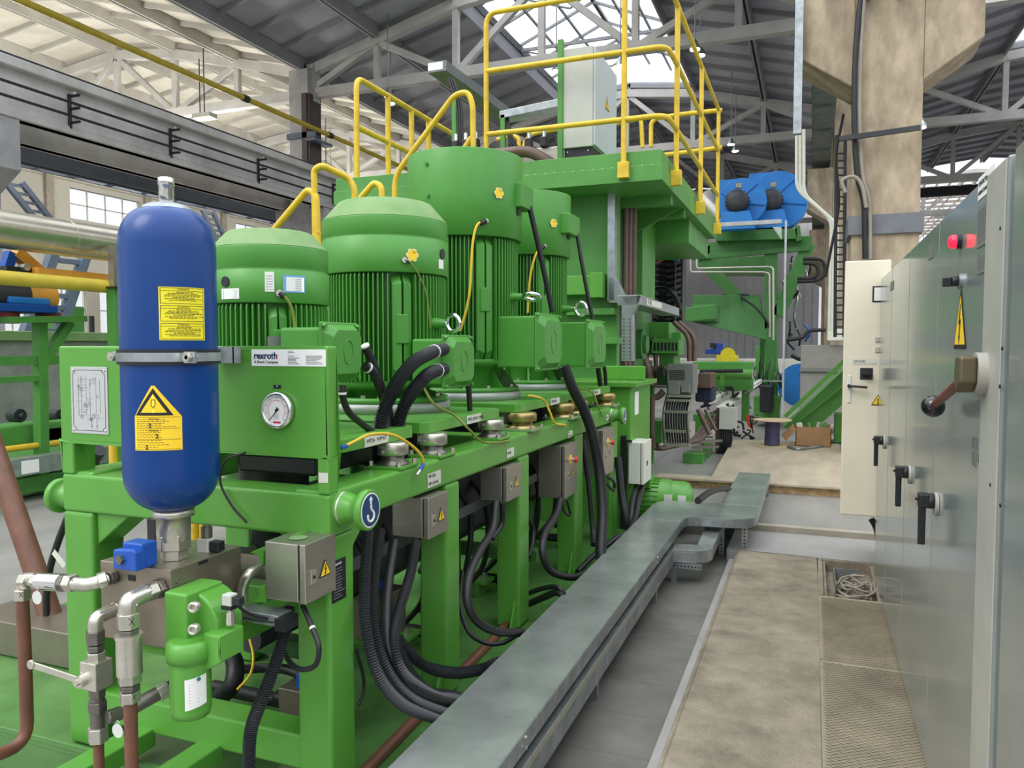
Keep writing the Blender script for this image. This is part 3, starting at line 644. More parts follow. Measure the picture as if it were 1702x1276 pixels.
sy = [fn(cx+.0055*cos(t)*1.0, cy+.004+.0105*max(-1, min(1, 1.3*sin(t))), .0022) for t in [2*pi*k/20 for k in range(21)]]
MB().tube(sy, .0008, 5).tube([fn(cx, cy-.0065, .0022), fn(cx, cy-.0125, .0022)], .0008, 5).build('bottle_symbol', INK, L)
for f in (.03, .325, .645, .985):
    patch([(W*.03, S*f), (W*.97, S*f), (W*.97, S*f+.0009), (W*.03, S*f+.0009)], fn, INK, 'panel_rule', L, 8, .0012)
vs = MB()
for f, n in ((.66, 5), (.34, 5), (.05, 4)):
    for i in range(n):
        yy = S*(f+.27-.27*(i+.3)/n); x = W*.06
        while x < W*r3.uniform(.45, .85):
            l = W*r3.uniform(.03, .08); vs.add([fn(x, yy, .0012), fn(x+l, yy, .0012), fn(x+l, yy+.0012, .0012), fn(x, yy+.0012, .0012)], [(0, 1, 2, 3)]); x += l+W*.02
vs.build('small_print', INK, L)
text('Achtung', None, .0085, INK, L, 'label_heading', 'CENTER', .0002, fn=lambda u, v, n: fn(cx+u, S*.945+v, .0012)); text('Caution', None, .0085, INK, L, 'label_heading', 'CENTER', .0002, fn=lambda u, v, n: fn(cx+u, S*.6+v, .0012))
for x, y in ((.36, .74), (.5, .42), (.28, .1)): text('2', None, .017, INK, L, 'handwritten_number', 'CENTER', .0002, bold=.0004, fn=lambda u, v, n, x=x, y=y: fn(W*x+u, S*y+v, .0014))
# clamp
zc = PY(280, 594, AY-AR).z
cl = thing('bottle_clamp', 'galvanised ring clamp with black lining holding the blue bottle to the panel', 'clamp', (AX, AY, zc-.02))
MB().lathe([(AR+.0005, zc-.021), (AR+.0075, zc-.022), (AR+.0075, zc+.022), (AR+.0005, zc+.021)], (AX, AY, 0), seg=72, smooth=False).build('rubber_lining', BLK, cl)
MB().lathe([(AR+.0062, zc-.013), (AR+.0095, zc-.013), (AR+.0095, zc+.013), (AR+.0062, zc+.013)], (AX, AY, 0), seg=72, smooth=False).build('steel_band', GLV, cl)
pl = PY(197, 596, AY-.02); mb = MB().box(pl.x-.012, pl.x+.03, pl.y-.012, pl.y-.004, zc-.016, zc+.016); mb.build('ear', GLV, cl)
MB().hex((pl.x-.004, pl.y-.012, zc), (pl.x-.004, pl.y-.028, zc), .015).cyl((pl.x-.004, pl.y+.01, zc), (pl.x-.004, pl.y-.03, zc), .006, seg=10).build('clamp_bolt', ZN, cl)
q = PY(316, 594, AY-.1); MB().box(q.x-.02, q.x+.02, q.y-.004, q.y+.004, zc-.016, zc+.016).build('ear', GLV, cl)
MB().hex((q.x, q.y-.005, zc), (q.x, q.y-.018, zc), .014).cyl((q.x+.002, q.y-.018, zc), (q.x+.002, q.y, zc), .006, seg=10).build('clamp_bolt', ZN, cl)
e = PY(372, 594, 2.05); MB().cyl((q.x, q.y+.004, zc), (e.x-.03, e.y, zc), .006, seg=10).hex((e.x-.06, e.y-.03, zc), (e.x-.045, e.y-.02, zc), .011).build('stud', ZN, cl)
x0, x1 = PY(340, 594, 2.05).x, PY(400, 594, 2.09).x
MB().box(x0, x1, 2.085, 2.092, zc-.025, zc+.03).box(x0, x0+.006, 2.03, 2.092, zc-.025, zc+.03).box(x1-.03, x1-.024, 2.085, 2.115, zc-.025, zc+.03).build('angle_bracket', GLV, cl)
# ---------------------------------------------------------------- valve block and its parts
BX0, BX1, BY0, BY1, BZ0, BZ1 = -2.035, -1.752, 1.72, 2.02, .70, .94
vb = thing('valve_block', 'square steel hydraulic valve block under the blue bottle', 'valve block', (-1.9, 1.87, BZ0))
MB().box(BX0, BX1, BY0, BY1, BZ0, BZ1).build('block', MAN, vb, .003)
mb = MB()
for x, z in ((.13, .2), (.245, .2), (.19, .155), (.1, .1)): mb.box(BX0+x-.014, BX0+x+.014, BY0-.002, BY0, BZ0+z-.009, BZ0+z+.009)
mb.box(BX1, BX1+.001, 1.83, 1.87, .925, .935); mb.build('port_labels', INK, vb)
mb = MB(); mb.cyl((BX1+.001, 1.8, .86), (BX1-.0, 1.8, .86), .014, seg=16); mb.torus((BX1, 1.8, .86), (1, 0, 0), .013, .002); mb.torus((BX1, 1.745, .9), (1, 0, 0), .006, .0015); mb.build('plug_screw', DZN, vb)
MB().box(-1.97, -1.80, 1.74, 2.3, .665, .699).box(-1.78, -1.70, 1.78, 2.3, .64, .70).build('support_plate', G, vb, .004)
bx = thing('blue_solenoid_valve', 'small bright blue valve block bolted on top of the steel block', 'valve', (-1.97, 1.75, .94))
xa, xb = PY(187, 920, 1.66).x, PY(225, 920, 1.66).x
yb = PX(262, 900, xb).y
MB().prism([(xa, 1.66, .943), (xb, 1.66, .943), (xb, 1.66, 1.0), (xb-.01, 1.66, 1.007), (xa, 1.66, 1.0)], (0, (yb-1.66)*.35, 0)).box(xa+.01, xb, 1.66+(yb-1.66)*.3, yb, .943, 1.018).build('body', BL2, bx, .005, 3)
MB().box(xb, xb+.003, 1.66+(yb-1.66)*.45, yb-.01, .95, .975).build('side_recess', BL2, bx, .001)
MB().hex(((xa+xb)/2-.01, 1.66, .975), ((xa+xb)/2-.01, 1.648, .975), .014).build('cap_screw', DZN, bx)
def connector(name, px, py, Y, label, s=1.0):
    p = PY(px, py, Y); t = thing(name, label, 'connector', p)
    MB().box(p.x-.022*s, p.x+.022*s, p.y-.02*s, p.y+.02*s, p.z, p.z+.045*s).build('housing', BXG, t, .003)
    MB().box(p.x-.024*s, p.x+.024*s, p.y-.022*s, p.y+.022*s, p.z-.014*s, p.z-.0005).build('gasket', INK, t)
    MB().box(p.x+.0225*s, p.x+.06*s, p.y-.016*s, p.y+.016*s, p.z+.006*s, p.z+.038*s).build('plug', DRK, t, .003)
    MB().hex((p.x, p.y, p.z-.015*s), (p.x, p.y, p.z-.04*s), .013*s).build('nut', ZN, t)
    return t
psw = connector('pressure_switch', 344, 916, 1.93, 'grey and black pressure switch plug standing behind the steel block')
MB().cyl(psw.location+V((0, 0, .045)), psw.location+V((0, 0, .08)), .018, seg=14).cyl(psw.location+V((0, 0, .08)), psw.location+V((0, 0, .087)), .012, seg=12).build('round_cap', DZN, psw)
p = PY(345, 952, 1.9); tag(MB().hex(p, p+V((0, 0, .035)), .013).hex(p+V((-.035, 0, .008)), p+V((-.002, 0, .008)), .011).build('elbow_fitting', ZN), 'small steel elbow fitting below the pressure switch', 'fitting')
p = PY(251, 885, 2.0); t = tag(MB().box(p.x-.02, p.x+.02, p.y, p.y+.04, p.z-.03, p.z+.05).build('black_coil', DRK, bevel=.004), 'black solenoid coil behind the small blue valve', 'coil')
p = PY(365, 965, 2.2); tag(MB().cyl(p, p+V((.0, -.03, 0)), .016, seg=12).build('yellow_fitting', YEL), 'tiny yellow screw fitting behind the steel block', 'fitting')
p = PY(386, 870, 2.45)
for k, (px, py, l) in enumerate(((325, 885, 'yellow pipe stub standing behind the blue bottle neck, left one'), (340, 885, 'yellow pipe stub standing behind the blue bottle neck, right one'))):
    p = PY(px, py, 3.0); tag(MB().cyl(p-V((0, 0, .16)), p+V((0, 0, .1)), .025, seg=12).build('yellow_stub_pipe', YEL), l, 'pipe')
p = PY(188, 757, 3.2); tag(MB().cyl(p-V((0, 0, .09)), p+V((0, 0, .12)), .022, seg=14).box(p.x-.05, p.x+.06, p.y-.04, p.y+.04, p.z-.1, p.z-.085).build('yellow_post', YEL), 'yellow pipe post seen through the left opening of the panel', 'post')
# filter
fx, fy = -1.665, 1.70
ft = thing('return_filter', 'light green return filter with a round bowl hung on the steel block', 'filter', (fx, fy, .526))
hd = MB(); hd.box(-1.751, -1.665, 1.69, 1.84, .735, .885)
k = 14; arc = [(-1.752+.0, 0, 0)]
pts = [(-1.70+.105*cos(rad(a)), 1.735, .775+.105*sin(rad(a))) for a in range(0, 181, 12)]
hd.prism([(-1.74, 1.735, .74)]+[(max(-1.745, x), y, z) for x, y, z in reversed(pts)]+[(-1.60, 1.735, .74)], (0, .11, 0))
hd.build('head', G, ft, .008, 3)
MB().lathe([(.05, .755), (.064, .75), (.066, .72), (.064, .697), (.057, .695)], (fx, fy, 0), seg=32).build('collar', G, ft)
MB().lathe([(.057, .697), (.057, .55), (.052, .532), (.03, .526)], (fx, fy, 0), seg=32).build('bowl', G, ft)
MB().box(-1.62, -1.555, 1.70, 1.80, .70, .775).prism([(-1.62, 1.7, .70), (-1.555, 1.7, .70), (-1.62, 1.7, .66)], (0, .1, 0)).build('switch_boss', G, ft, .005)
for px, py in ((320, 1009), (320, 1046)):
    p = PY(px, py, 1.68); mb = MB().lathe([(.016, 0), (.016, .018), (.013, .021), (.008, .021), (.008, .012)], (p.x, 1.692, p.z), (.3, -1, .05), 20); o = mb.build('socket_screw', ZN, ft)
a = -62; M2 = lambda u, v, n=0: V((fx+(.0575+n)*cos(rad(a)+u/.0575), fy+(.0575+n)*sin(rad(a)+u/.0575), .565+v))
L = patch([(0, 0), (.062, .012), (.062, .098), (0, .09)], M2, WHT, 'filter_label', ft, 10, .0006); vs = MB()
for i in range(8):
    vs.add([M2(.012, .012+.009*i, .001), M2(.035+.015*random.random(), .013+.009*i, .001), M2(.035, .0145+.009*i, .001), M2(.012, .0135+.009*i, .001)], [(0, 1, 2, 3)])
vs.build('small_print', INK, L); MB().cyl(M2(.038, .088, .001), M2(.038, .088, .002), .006, seg=12).build('round_mark', mat('teal_ink', (30, 120, 120), .5, var=0), L)
connector('filter_sensor', 382, 1005, 1.76, 'small grey clogging sensor plug on top of the green filter', .75)
p = PY(382, 1030, 1.76); tag(MB().cyl(p-V((0, 0, .012)), p+V((0, 0, .022)), .014, seg=16).build('sensor_thread', CHR), 'bright threaded collar under the filter sensor', 'collar')
hose('sensor_cable', [PY(392, 990, 1.78), PY(400, 1010, 1.8), PY(420, 1022, 1.85), PY(445, 1028, 1.9)], .005, BLK, 'thin black cable from filter sensor to the slotted rail')
# slotted cable rail
t = thing('connector_rail', 'silver rail with oblong slot and black plugs beside the green filter', 'rail', PY(420, 1040, 1.95))
a, b = PY(392, 1008, 1.93), PY(462, 1042, 1.93)
MB().box(a.x, b.x, 1.93, 2.0, b.z, a.z-.01).build('channel', GLV, t, .003); MB().box(a.x+.02, b.x-.015, 1.925, 1.932, b.z+.012, a.z-.03).build('oblong_slot', INK, t)
MB().box(b.x-.005, b.x+.03, 1.92, 1.99, b.z-.01, a.z-.015).build('black_plug', DRK, t)
o = hose('steel_bend', [PY(403, 1000, 2.0), PY(404, 975, 2.0), PY(413, 955, 2.0), PY(432, 943, 2.05)], .018, ZN, 'shiny curved steel pipe bend behind the junction box', 'pipe')
# bracket of JB1
tag(MB().prism([PY(415, 918, 2.05), PY(495, 885, 2.05), PY(497, 893, 2.05), PY(438, 917, 2.05), PY(437, 940, 2.05), PY(432, 943, 2.05), PY(430, 925, 2.05)], (0, .05, 0)).build('box_bracket', G, bevel=.003), 'green angle bracket above the nearest junction box', 'bracket')
tag(MB().prism([PY(412, 1000, 2.0), PY(428, 995, 2.0), PY(430, 975, 2.0), PY(440, 972, 2.0), PY(442, 1002, 2.0)], (0, .05, 0)).build('small_bracket', G, bevel=.003), 'small green bracket left of the nearest junction box', 'bracket')
# ---------------------------------------------------------------- hydraulic lines in front
def chain(name, label, steps, cat='pipe'):
    """steps: (kind, p0, p1, r, material, part name)"""
    l0 = steps[0][1]; t = thing(name, label, cat, l0[0] if isinstance(l0, list) else l0)
    for kd, a, b, r, m, n in steps:
        mb = MB()
        if kd == 'h': mb.hex(a, b, r)
        elif kd == 'c': mb.cyl(a, b, r, seg=20)
        elif kd == 'b': a, b = V(a), V(b); mb.box(a.x, b.x, a.y, b.y, a.z, b.z)
        elif kd == 't': mb.tube(fil(a, b, 6), r, 12)
        mb.build(n, m, t, .0025 if kd in 'hb' else 0)
    return t
D = 1.60
def q(px, py, Y=D): return PY(px, py, Y)
def cross(px, py, Y, s=.008, parent=None, nrm=(0, -1, 0)):
    p = PY(px, py, Y); M = basis(p, (1, 0, .1), (.1, 0, 1)); mb = MB(M)
    mb.beam((-s, -s, 0), (s, s, 0), .0018, .001, up=(0, 0, 1)); mb.beam((-s, s*.8, 0), (s, -s*.9, 0), .0018, .001, up=(0, 0, 1)); return mb.build('marker_cross', INK, parent)
t = chain('pipe_fitting_run', 'silver elbows and screw sleeve from brown pipe to the valve block, topmost run', [
    ('t', [q(37, 985, 1.66), q(37, 962, 1.66), q(60, 962, 1.66)], .02, .020, ZN, 'elbow'), ('h', q(37, 996, 1.66), q(37, 978, 1.66), .026, ZN, 'union_nut'),
    ('h', q(38, 965, 1.66), q(50, 965, 1.66), .027, ZN, 'union_nut'), ('c', q(50, 965, 1.66), q(66, 966, 1.66), .018, ZN, 'pipe_piece'), ('h', q(58, 965, 1.66), q(68, 966, 1.66), .026, ZN, 'hex_nut'), ('c', q(67, 966, 1.66), q(104, 968, 1.66), .027, CHR, 'sleeve'),
    ('h', q(103, 968, 1.66), q(111, 968, 1.66), .028, DZN, 'hex_nut'), ('h', q(112, 968, 1.66), q(124, 969, 1.66), .028, ZN, 'union_nut'), ('t', [q(122, 970, 1.66), q(148, 972, 1.66), V((q(180, 962, 1.7).x, 1.715, q(180, 962, 1.7).z))], .02, .021, ZN, 'elbow'),
    ('h', q(163, 966, 1.67), q(178, 961, 1.69), .025, ZN, 'union_nut'), ('h', q(180, 961, 1.695), q(190, 958, 1.715), .022, DZN, 'hex_nut')])
cross(118, 962, 1.63, parent=t); cross(35, 988, 1.63, parent=t)
XA, YA = q(268, 978, 1.72).x, 1.60; ZA = q(262, 980, 1.70).z
zz = lambda py: PY(219, py, YA).z
W_ = lambda y, z: V((XA, y, z)); U_ = lambda py: V((XA, YA, zz(py)))
t = chain('check_valve_run', 'silver elbow and fat check valve on the vertical line in front of the block', [
    ('h', W_(1.719, ZA), W_(1.697, ZA), .03, DZN, 'hex_nut'), ('h', W_(1.695, ZA), W_(1.66, ZA), .028, ZN, 'union_nut'), ('t', [W_(1.665, ZA), W_(YA, ZA-.004), U_(1020)], .03, .026, ZN, 'elbow'),
    ('h', U_(1019), U_(1044), .031, ZN, 'union_nut'), ('h', U_(1046), U_(1058), .028, DZN, 'hex_nut'),
    ('c', U_(1054), U_(1060), .037, ZN, 'valve_collar'), ('c', U_(1060), U_(1120), .0345, ZN, 'valve_sleeve'), ('h', U_(1120), U_(1135), .033, ZN, 'hex_nut'),
    ('h', U_(1137), U_(1147), .028, DZN, 'hex_nut'), ('h', U_(1148), U_(1166), .029, ZN, 'union_nut'), ('c', U_(1164), W_(YA, -.094), .0185, BRN, 'brown_pipe')])
cross(219, 1033, YA-.034, parent=t, s=.011); cross(248, 974, 1.63, parent=t); cross(223, 1158, YA-.032, parent=t)
XB, YB = q(203, 1012, 1.72).x, 1.625; ZB = q(200, 1013, 1.70).z
zz2 = lambda py: PY(165, py, YB).z
W2 = lambda y, z: V((XB, y, z)); U2 = lambda py: V((XB, YB, zz2(py)))
t = chain('ball_valve_run', 'silver elbow, square ball valve and tee on the left vertical line', [
    ('h', W2(1.719, ZB), W2(1.69, ZB), .024, ZN, 'union_nut'), ('t', [W2(1.695, ZB), W2(YB, ZB-.003), U2(1050)], .03, .021, ZN, 'elbow'), ('h', U2(1048), U2(1070), .027, DZN, 'union_nut'),
    ('h', U2(1072), U2(1082), .024, DZN, 'hex_nut'), ('h', U2(1083), U2(1098), .027, ZN, 'hex_nut'),
    ('b', (XB-.032, YB-.03, zz2(1142)), (XB+.032, YB+.03, zz2(1097)), 0, ZN, 'valve_body'),
    ('h', U2(1143), U2(1158), .024, DZN, 'hex_nut'), ('c', U2(1158), U2(1210), .02, DZN, 'tee_pipe'), ('h', U2(1165), U2(1183), .027, DZN, 'union_nut'),
    ('h', q(178, 1192, 1.62), q(202, 1184, 1.66), .021, DZN, 'tee_nut'), ('h', q(205, 1183, 1.66), q(214, 1178, 1.68), .02, ZN, 'union_nut'), ('c', q(212, 1180, 1.67), q(262, 1152, 1.75), .022, DZN, 'side_pipe'), ('h', q(262, 1153, 1.75), q(280, 1142, 1.78), .026, ZN, 'union_nut'), ('c', q(280, 1142, 1.78), q(340, 1105, 2.0), .018, DZN, 'side_pipe'),
    ('h', U2(1208), U2(1232), .029, ZN, 'union_nut'), ('c', U2(1230), W2(YB, -.094), .015, BRN, 'brown_pipe')])
cross(164, 1061, YB-.03, parent=t); cross(168, 1176, YB-.03, parent=t)
h0, h1 = V((XB-.02, YB-.036, zz2(1126))), q(52, 1104, YB-.07)
hm = MB().beam(h0, h1, .006, .02, up=(0, 0, 1)).cyl(h1+V((0, -.005, 0)), h1+V((0, .006, 0)), .014, seg=14).build('lever_handle', ZN, t, .002)
MB().cyl(h0+V((0, .006, 0)), h0+V((0, -.01, 0)), .018, seg=16).hex(h0+V((0, -.01, 0)), h0+V((0, -.02, 0)), .009).build('lever_hub', ZN, t)
for px, py, Y, l in ((62, 993, 1.62, 'clear round tag hanging by the topmost pipe run'), (196, 1214, 1.58, 'clear round tag hanging on the lowest nut of the ball valve run')):
    p = q(px, py, Y); tag(MB().cyl(p, p+V((0, -.002, 0)), .02, seg=24).torus(p+V((0, 0, .024)), (0, 1, 0), .005, .001, 10, 4).build('round_tag', mat('clear_tag', (200, 204, 198), .2, var=0) if 'clear_tag' not in MT else MT['clear_tag']), l, 'tag')
a = q(37, 996, 1.66)
o = tag(MB().tube(fil([a, q(42, 1100, 1.66), q(46, 1235, 1.66), q(-40, 1268, 1.5)], .07), .0195, 12).build('brown_pipe_bend', BRN), 'brown pipe dropping from the silver elbow and bending left', 'pipe')
o = tag(MB().cyl(PY(-30, 690, 2.9), PY(128, 1150, 2.75), .055, seg=20).build('thick_brown_pipe', BRN), 'thick slanting brown pipe at the left edge of the photo', 'pipe')
hose('black_hose', [PY(112, 860, 2.75), PY(95, 905, 2.75), PY(82, 950, 2.75), PY(77, 1000, 2.75), PY(80, 1060, 2.75)], .017, BLK, 'black hose hanging behind the left post, strip of tape on it', 'hose')
tape(basis(PY(86, 920, 2.73), (1, 0, -.9), (.3, 0, 1)), .1, .035, bpy.data.objects['black_hose'], name='tape_strip')
for k, pts in enumerate(([(0, 1150), (60, 1120), (110, 1095)], [(0, 1180), (50, 1160), (112, 1140)], [(10, 1062), (24, 1048), (60, 1055), (100, 1075)], [(0, 1095), (45, 1080), (110, 1070)])):
    hose('floor_pipe', [PY(x, y, 3.1-.1*k) for x, y in pts], .02 if k != 2 else .012, (BRN, BRN, BLK, BRN)[k], ('lower brown pipe lying along the pan behind the left post', 'brown pipe close to the pan rim behind the left post', 'black bent hose over the brown pipes at the left edge', 'upper brown pipe behind the slanting pipe at the left edge')[k], 'pipe')
p = PZ(60, 1100, .05); tag(MB().box(p.x-.5, p.x+.25, p.y, p.y+.3, .05, .22).build('steel_manifold', MAN, bevel=.004), 'long low steel block on the pan behind the slanting pipe', 'valve block')
# ---------------------------------------------------------------- junction boxes
def jbox(label, X, y0, y1, z0, z1, dx, m=STL, estop=False, name='junction_box', lock=True, sign=True):
    t = thing(name, label, 'junction box', (X-dx/2, (y0+y1)/2, z0)); w_ = y1-y0; h_ = z1-z0
    MB().box(X-dx, X-.030, y0+.002, y1-.002, z0+.002, z1-.002).build('body', m, t, .003)
    MB().box(X-.030, X-.023, y0+.01, y1-.01, z0+.01, z1-.01).build('seal', INK, t)
    d = MB().box(X-.023, X, y0, y1, z0, z1).build('door', m, t, .003)
    yl = y0+w_*.22; zl = z0+h_*.42
    if lock: MB().box(X, X+.006, yl-.013, yl+.013, zl-.022, zl+.022).build('lock', ZN, d, .001); MB().cyl((X+.006, yl, zl), (X+.008, yl, zl), .006, seg=10).build('keyhole', INK, d)
    if sign: warn(basis((X+.001, y0+w_*.62, zl+.012), (0, 1, 0), (0, 0, 1)), .062 if not estop else .04, d)
    if estop:
        c = V((X, y0+w_*.45, z0+h_*.70)); MB().cyl(c, c+V((.004, 0, 0)), .03, seg=24).build('yellow_ring', YLB, d)
        MB().cyl(c+V((.004, 0, 0)), c+V((.03, 0, 0)), .012, seg=16).build('stem', GLV, d); MB().lathe([(.02, 0), (.021, .008), (.016, .016), (.005, .018)], c+V((.03, 0, 0)), (1, 0, 0), 20).build('emergency_button', RED, d)
    return t
j1 = jbox('nearest stainless junction box with yellow shock sign, green smear on top', -1.45, 1.957, 2.12, .797, .985, -1.45-PY(440, 950, 1.957).x)
MB().cyl((-1.53, 2.03, .985), (-1.53, 2.03, .9856), .03, seg=20).build('paint_smear', DUST, j1)
jbox('second stainless junction box under the beam tape, first from the round hook label', -1.435, 2.75, 2.93, .815, .985, .17)
jbox('third stainless junction box, the small one between second and third posts', -1.435, 3.61, 3.82, .805, .982, .15)
jbox('tall stainless box with red emergency button left of the thick hanging cable', -1.435, 4.6, 4.86, .635, .974, .18, estop=True)
jbox('tall stainless box with red emergency button right of the thick hanging cable', -1.41, 5.45, 5.77, .64, .985, .18, estop=True)
wb = jbox('cream switch box on the black stand before the green tank', -1.3, 6.38, 6.7, .435, .79, .13, m=BXW, name='switch_box', sign=False, lock=False)
MB().box(-1.3, -1.296, 6.5, 6.53, .58, .62).build('latch', INK, wb)
tag(MB().box(-1.5, -1.45, 6.38, 6.42, -.1, .84).box(-1.5, -1.40, 6.36, 6.38, .79, .81).build('black_stand', DRK), 'black upright stand behind the cream switch box', 'stand')
# grey flat bars hung under the beam
for a, b, l in ((2.3, 2.95, 'grey flat bar behind the second junction box'), (3.15, 3.85, 'grey flat bar behind the third junction box'), (4.06, 4.9, 'grey flat bar behind the left emergency button box')):
    tag(MB().box(-1.63, -1.62, a, b, .74, .79).build('mounting_rail', mat('rail_grey', (92, 94, 96), .5, metal=.4) if 'rail_grey' not in MT else MT['rail_grey']), l, 'rail')
def tubes(pre, lst):
    for label, pts, r, m, rib, ties in lst:
        hose(pre, pts, r, m, label, 'cable', None, rib, 10, 10, None, ties)
def x_(L, Xs):
    into = Xs[1] > -1.27 and len(L) > 2     # these run under the lid of the floor tray
    e = -1.252 if into else Xs[1]
    P = [PX(a, b, Xs[0]+(e-Xs[0])*i/(len(L)-1)) for i, (a, b) in enumerate(L)]
    if into: P.append(V((-1.2, P[-1].y+.05, min(.16, P[-1].z-.06))))
    return P
tubes('conduit', [
    ('corrugated black conduit dropping from the nearest junction box', [PY(481, 1008, 2.04), PY(474, 1050, 2.0), PY(455, 1110, 1.96), PY(432, 1170, 1.93), PY(416, 1220, 1.92), PY(413, 1300, 1.9)], .0215, BLG, .0075, ()),
    ('leftmost black conduit sweeping from the beam down to the tray', x_([(612, 880), (607, 960), (608, 1040), (628, 1120), (672, 1172), (740, 1200)], (-1.5, -1.22)), .021, BLG, .009, ()),
    ('second black conduit sweeping down beside the leftmost one', x_([(632, 880), (622, 960), (622, 1040), (642, 1110), (684, 1160), (745, 1186)], (-1.53, -1.2)), .021, BLG, .009, ()),
    ('third black conduit hanging under the second junction box', x_([(655, 900), (645, 970), (642, 1040), (652, 1090), (690, 1145), (752, 1172)], (-1.53, -1.2)), .02, BLK, 0, ()),
    ('fourth black conduit from the second junction box to the tray', x_([(692, 898), (683, 950), (662, 1020), (655, 1070), (672, 1120), (720, 1155), (760, 1162)], (-1.47, -1.2)), .02, BLG, .009, ()),
    ('grey corrugated conduit lying low behind the second post', x_([(640, 980), (652, 1050), (680, 1115), (715, 1150), (765, 1160)], (-1.62, -1.25)), .024, BLG, .01, ()),
    ('grey corrugated conduit entering the tray right of the second post', x_([(660, 1060), (690, 1095), (720, 1112), (760, 1118), (800, 1112), (832, 1100)], (-1.6, -1.2)), .026, BLG, .01, ()),
    ('short black loop beside the nearest junction box, white cable tie', [PY(503, 1005, 2.03), PY(518, 1040, 2.0), PY(530, 1075, 1.97), PY(524, 1105, 1.97), PY(500, 1112, 1.97), PY(480, 1098, 2.0), PY(468, 1070, 2.05)], .0085, BLK, 0, (.2,)),
    ('black hose looping from the third junction box to the tray', x_([(824, 835), (818, 880), (795, 920), (779, 960), (777, 1000), (793, 1032), (828, 1050), (872, 1052)], (-1.46, -1.2)), .019, BLK, 0, ()),
    ('second thinner loop below the third junction box', x_([(835, 835), (834, 870), (818, 895)], (-1.44, -1.46)), .014, BLK, 0, ()),
    ('thin black cable looping low between second and third posts', x_([(768, 950), (764, 1000), (778, 1048), (806, 1068), (836, 1068), (866, 1054)], (-1.62, -1.25)), .011, BLK, 0, ()),
    ('black hose looping from the left emergency button box to the tray', x_([(931, 830), (924, 855), (906, 885), (901, 915), (912, 945), (935, 957), (960, 958), (990, 945)], (-1.45, -1.2)), .021, BLK, 0, ()),
    ('short black loop under the left emergency button box', x_([(942, 830), (948, 855), (938, 850), (934, 832)], (-1.43, -1.43)), .008, BLK, 0, ()),
    ('black cable curving behind the fourth post', x_([(876, 860), (886, 880), (884, 905), (878, 925)], (-1.6, -1.55)), .015, BLK, 0, ()),
    ('small black loop under the right emergency button box', x_([(1003, 788), (1020, 800), (1020, 815), (1005, 800)], (-1.38, -1.38)), .011, BLK, 0, ()),
    ('black hose entering the tray between third and fourth posts, upper', x_([(880, 985), (905, 977), (930, 978)], (-1.5, -1.24)), .014, BLK, 0, ()),
    ('black hose entering the tray between third and fourth posts, lower', x_([(880, 1003), (905, 992), (930, 985)], (-1.5, -1.24)), .02, BLK, 0, ()),
    ('black cable bundle dropping beside the cream switch box', x_([(1027, 760), (1033, 820), (1040, 860), (1050, 900)], (-1.45, -1.3)), .03, BLK, 0, ()),
    ('left black cable leaving the cream switch box', x_([(1058, 808), (1050, 840), (1048, 880)], (-1.38, -1.3)), .024, BLK, 0, ()),
    ('right black cable leaving the cream switch box', x_([(1069, 806), (1062, 830), (1056, 860), (1050, 880)], (-1.34, -1.25)), .024, BLK, 0, ()),
    ('black cable curving over the pan edge by the last post', x_([(960, 950), (985, 925), (1010, 905), (1030, 890)], (-1.45, -1.3)), .02, BLK, 0, ()),
    ('thick hanging black cable from the third motor box to the tray', x_([(938, 608), (952, 645), (970, 680), (984, 720), (996, 780), (1001, 850), (999, 925)], (-1.53, -1.22)), .036, BLK, 0, ()),
    ('black cable dropping behind the thick hanging cable', x_([(968, 730), (978, 800), (985, 880), (986, 905)], (-1.5, -1.35)), .018, BLK, 0, ()),
])
for k, (pts, l) in enumerate((([(592, 1080), (603, 1120), (604, 1150), (596, 1172)], 'thin black cable tied to the front post near the pan'), ([(408, 752), (375, 765), (366, 800), (385, 840), (410, 868)], 'thin black cable hanging across the green front beam'))):
    hose('thin_cable', [PX(*a, -1.46) for a in pts] if k == 0 else [PY(*a, 2.1) for a in pts], .004 if k else .006, BLK, l)
p = PX(640, 1180, -1.45); tag(MB().cyl(PZ(560, 1330, .06), PZ(860, 1020, .06), .024, seg=12).build('pan_pipe', BRN), 'long brown pipe lying in the pan along the frame', 'pipe')
# things inside the frame
def pump(y, r, label):
    t = thing('hydraulic_pump', label, 'pump', (-2.06, y, .4)); c = (-2.06, y, 0)
    MB().lathe([(r, 1.2), (r, 1.0), (r*.7, .98), (r*.7, .8), (r*.55, .78), (r*.55, .55), (r*.4, .5)], c, seg=24).build('body', DRK, t)
    MB().box(-2.2, -1.9, y-.1, y+.1, .62, .76).build('port_block', MAN, t, .01); MB().box(-2.3, -2.2, y-.05, y+.05, .66, .74).build('regulator', BL2, t, .01)
    MB().tube(fil([(-1.9, y, .69), (-1.75, y, .69), (-1.75, y, .12), (-2.4, y, .12)], .08), .03, 10).build('suction_hose', BLK, t)
    return t
for y, r, l in ((2.58, .14, 'dark pump hanging under the first motor plate'), (3.49, .17, 'dark pump hanging under the second motor plate'), (4.47, .19, 'dark pump hanging under the third motor plate'), (5.6, .18, 'dark pump hanging under the fourth motor plate')): pump(y, r, l)
hose('suction_hose', [PY(372, 1070, 2.5), PY(390, 1100, 2.4), PY(385, 1140, 2.35), PY(355, 1165, 2.4)], .035, BLK, 'thick black hose with yellow stripe behind the green filter', 'hose')
hose('yellow_stripe_cable', [PY(415, 1062, 2.38), PY(421, 1090, 2.32), PY(416, 1120, 2.3), PY(395, 1145, 2.3)], .005, YEL, 'thin yellow line along the thick hose behind the filter')
hose('cross_hose', [PY(400, 1112, 2.5), PY(440, 1110, 2.5), PY(475, 1112, 2.5), PY(510, 1125, 2.5)], .02, BLK, 'black hose crossing behind the nearest conduit', 'hose')
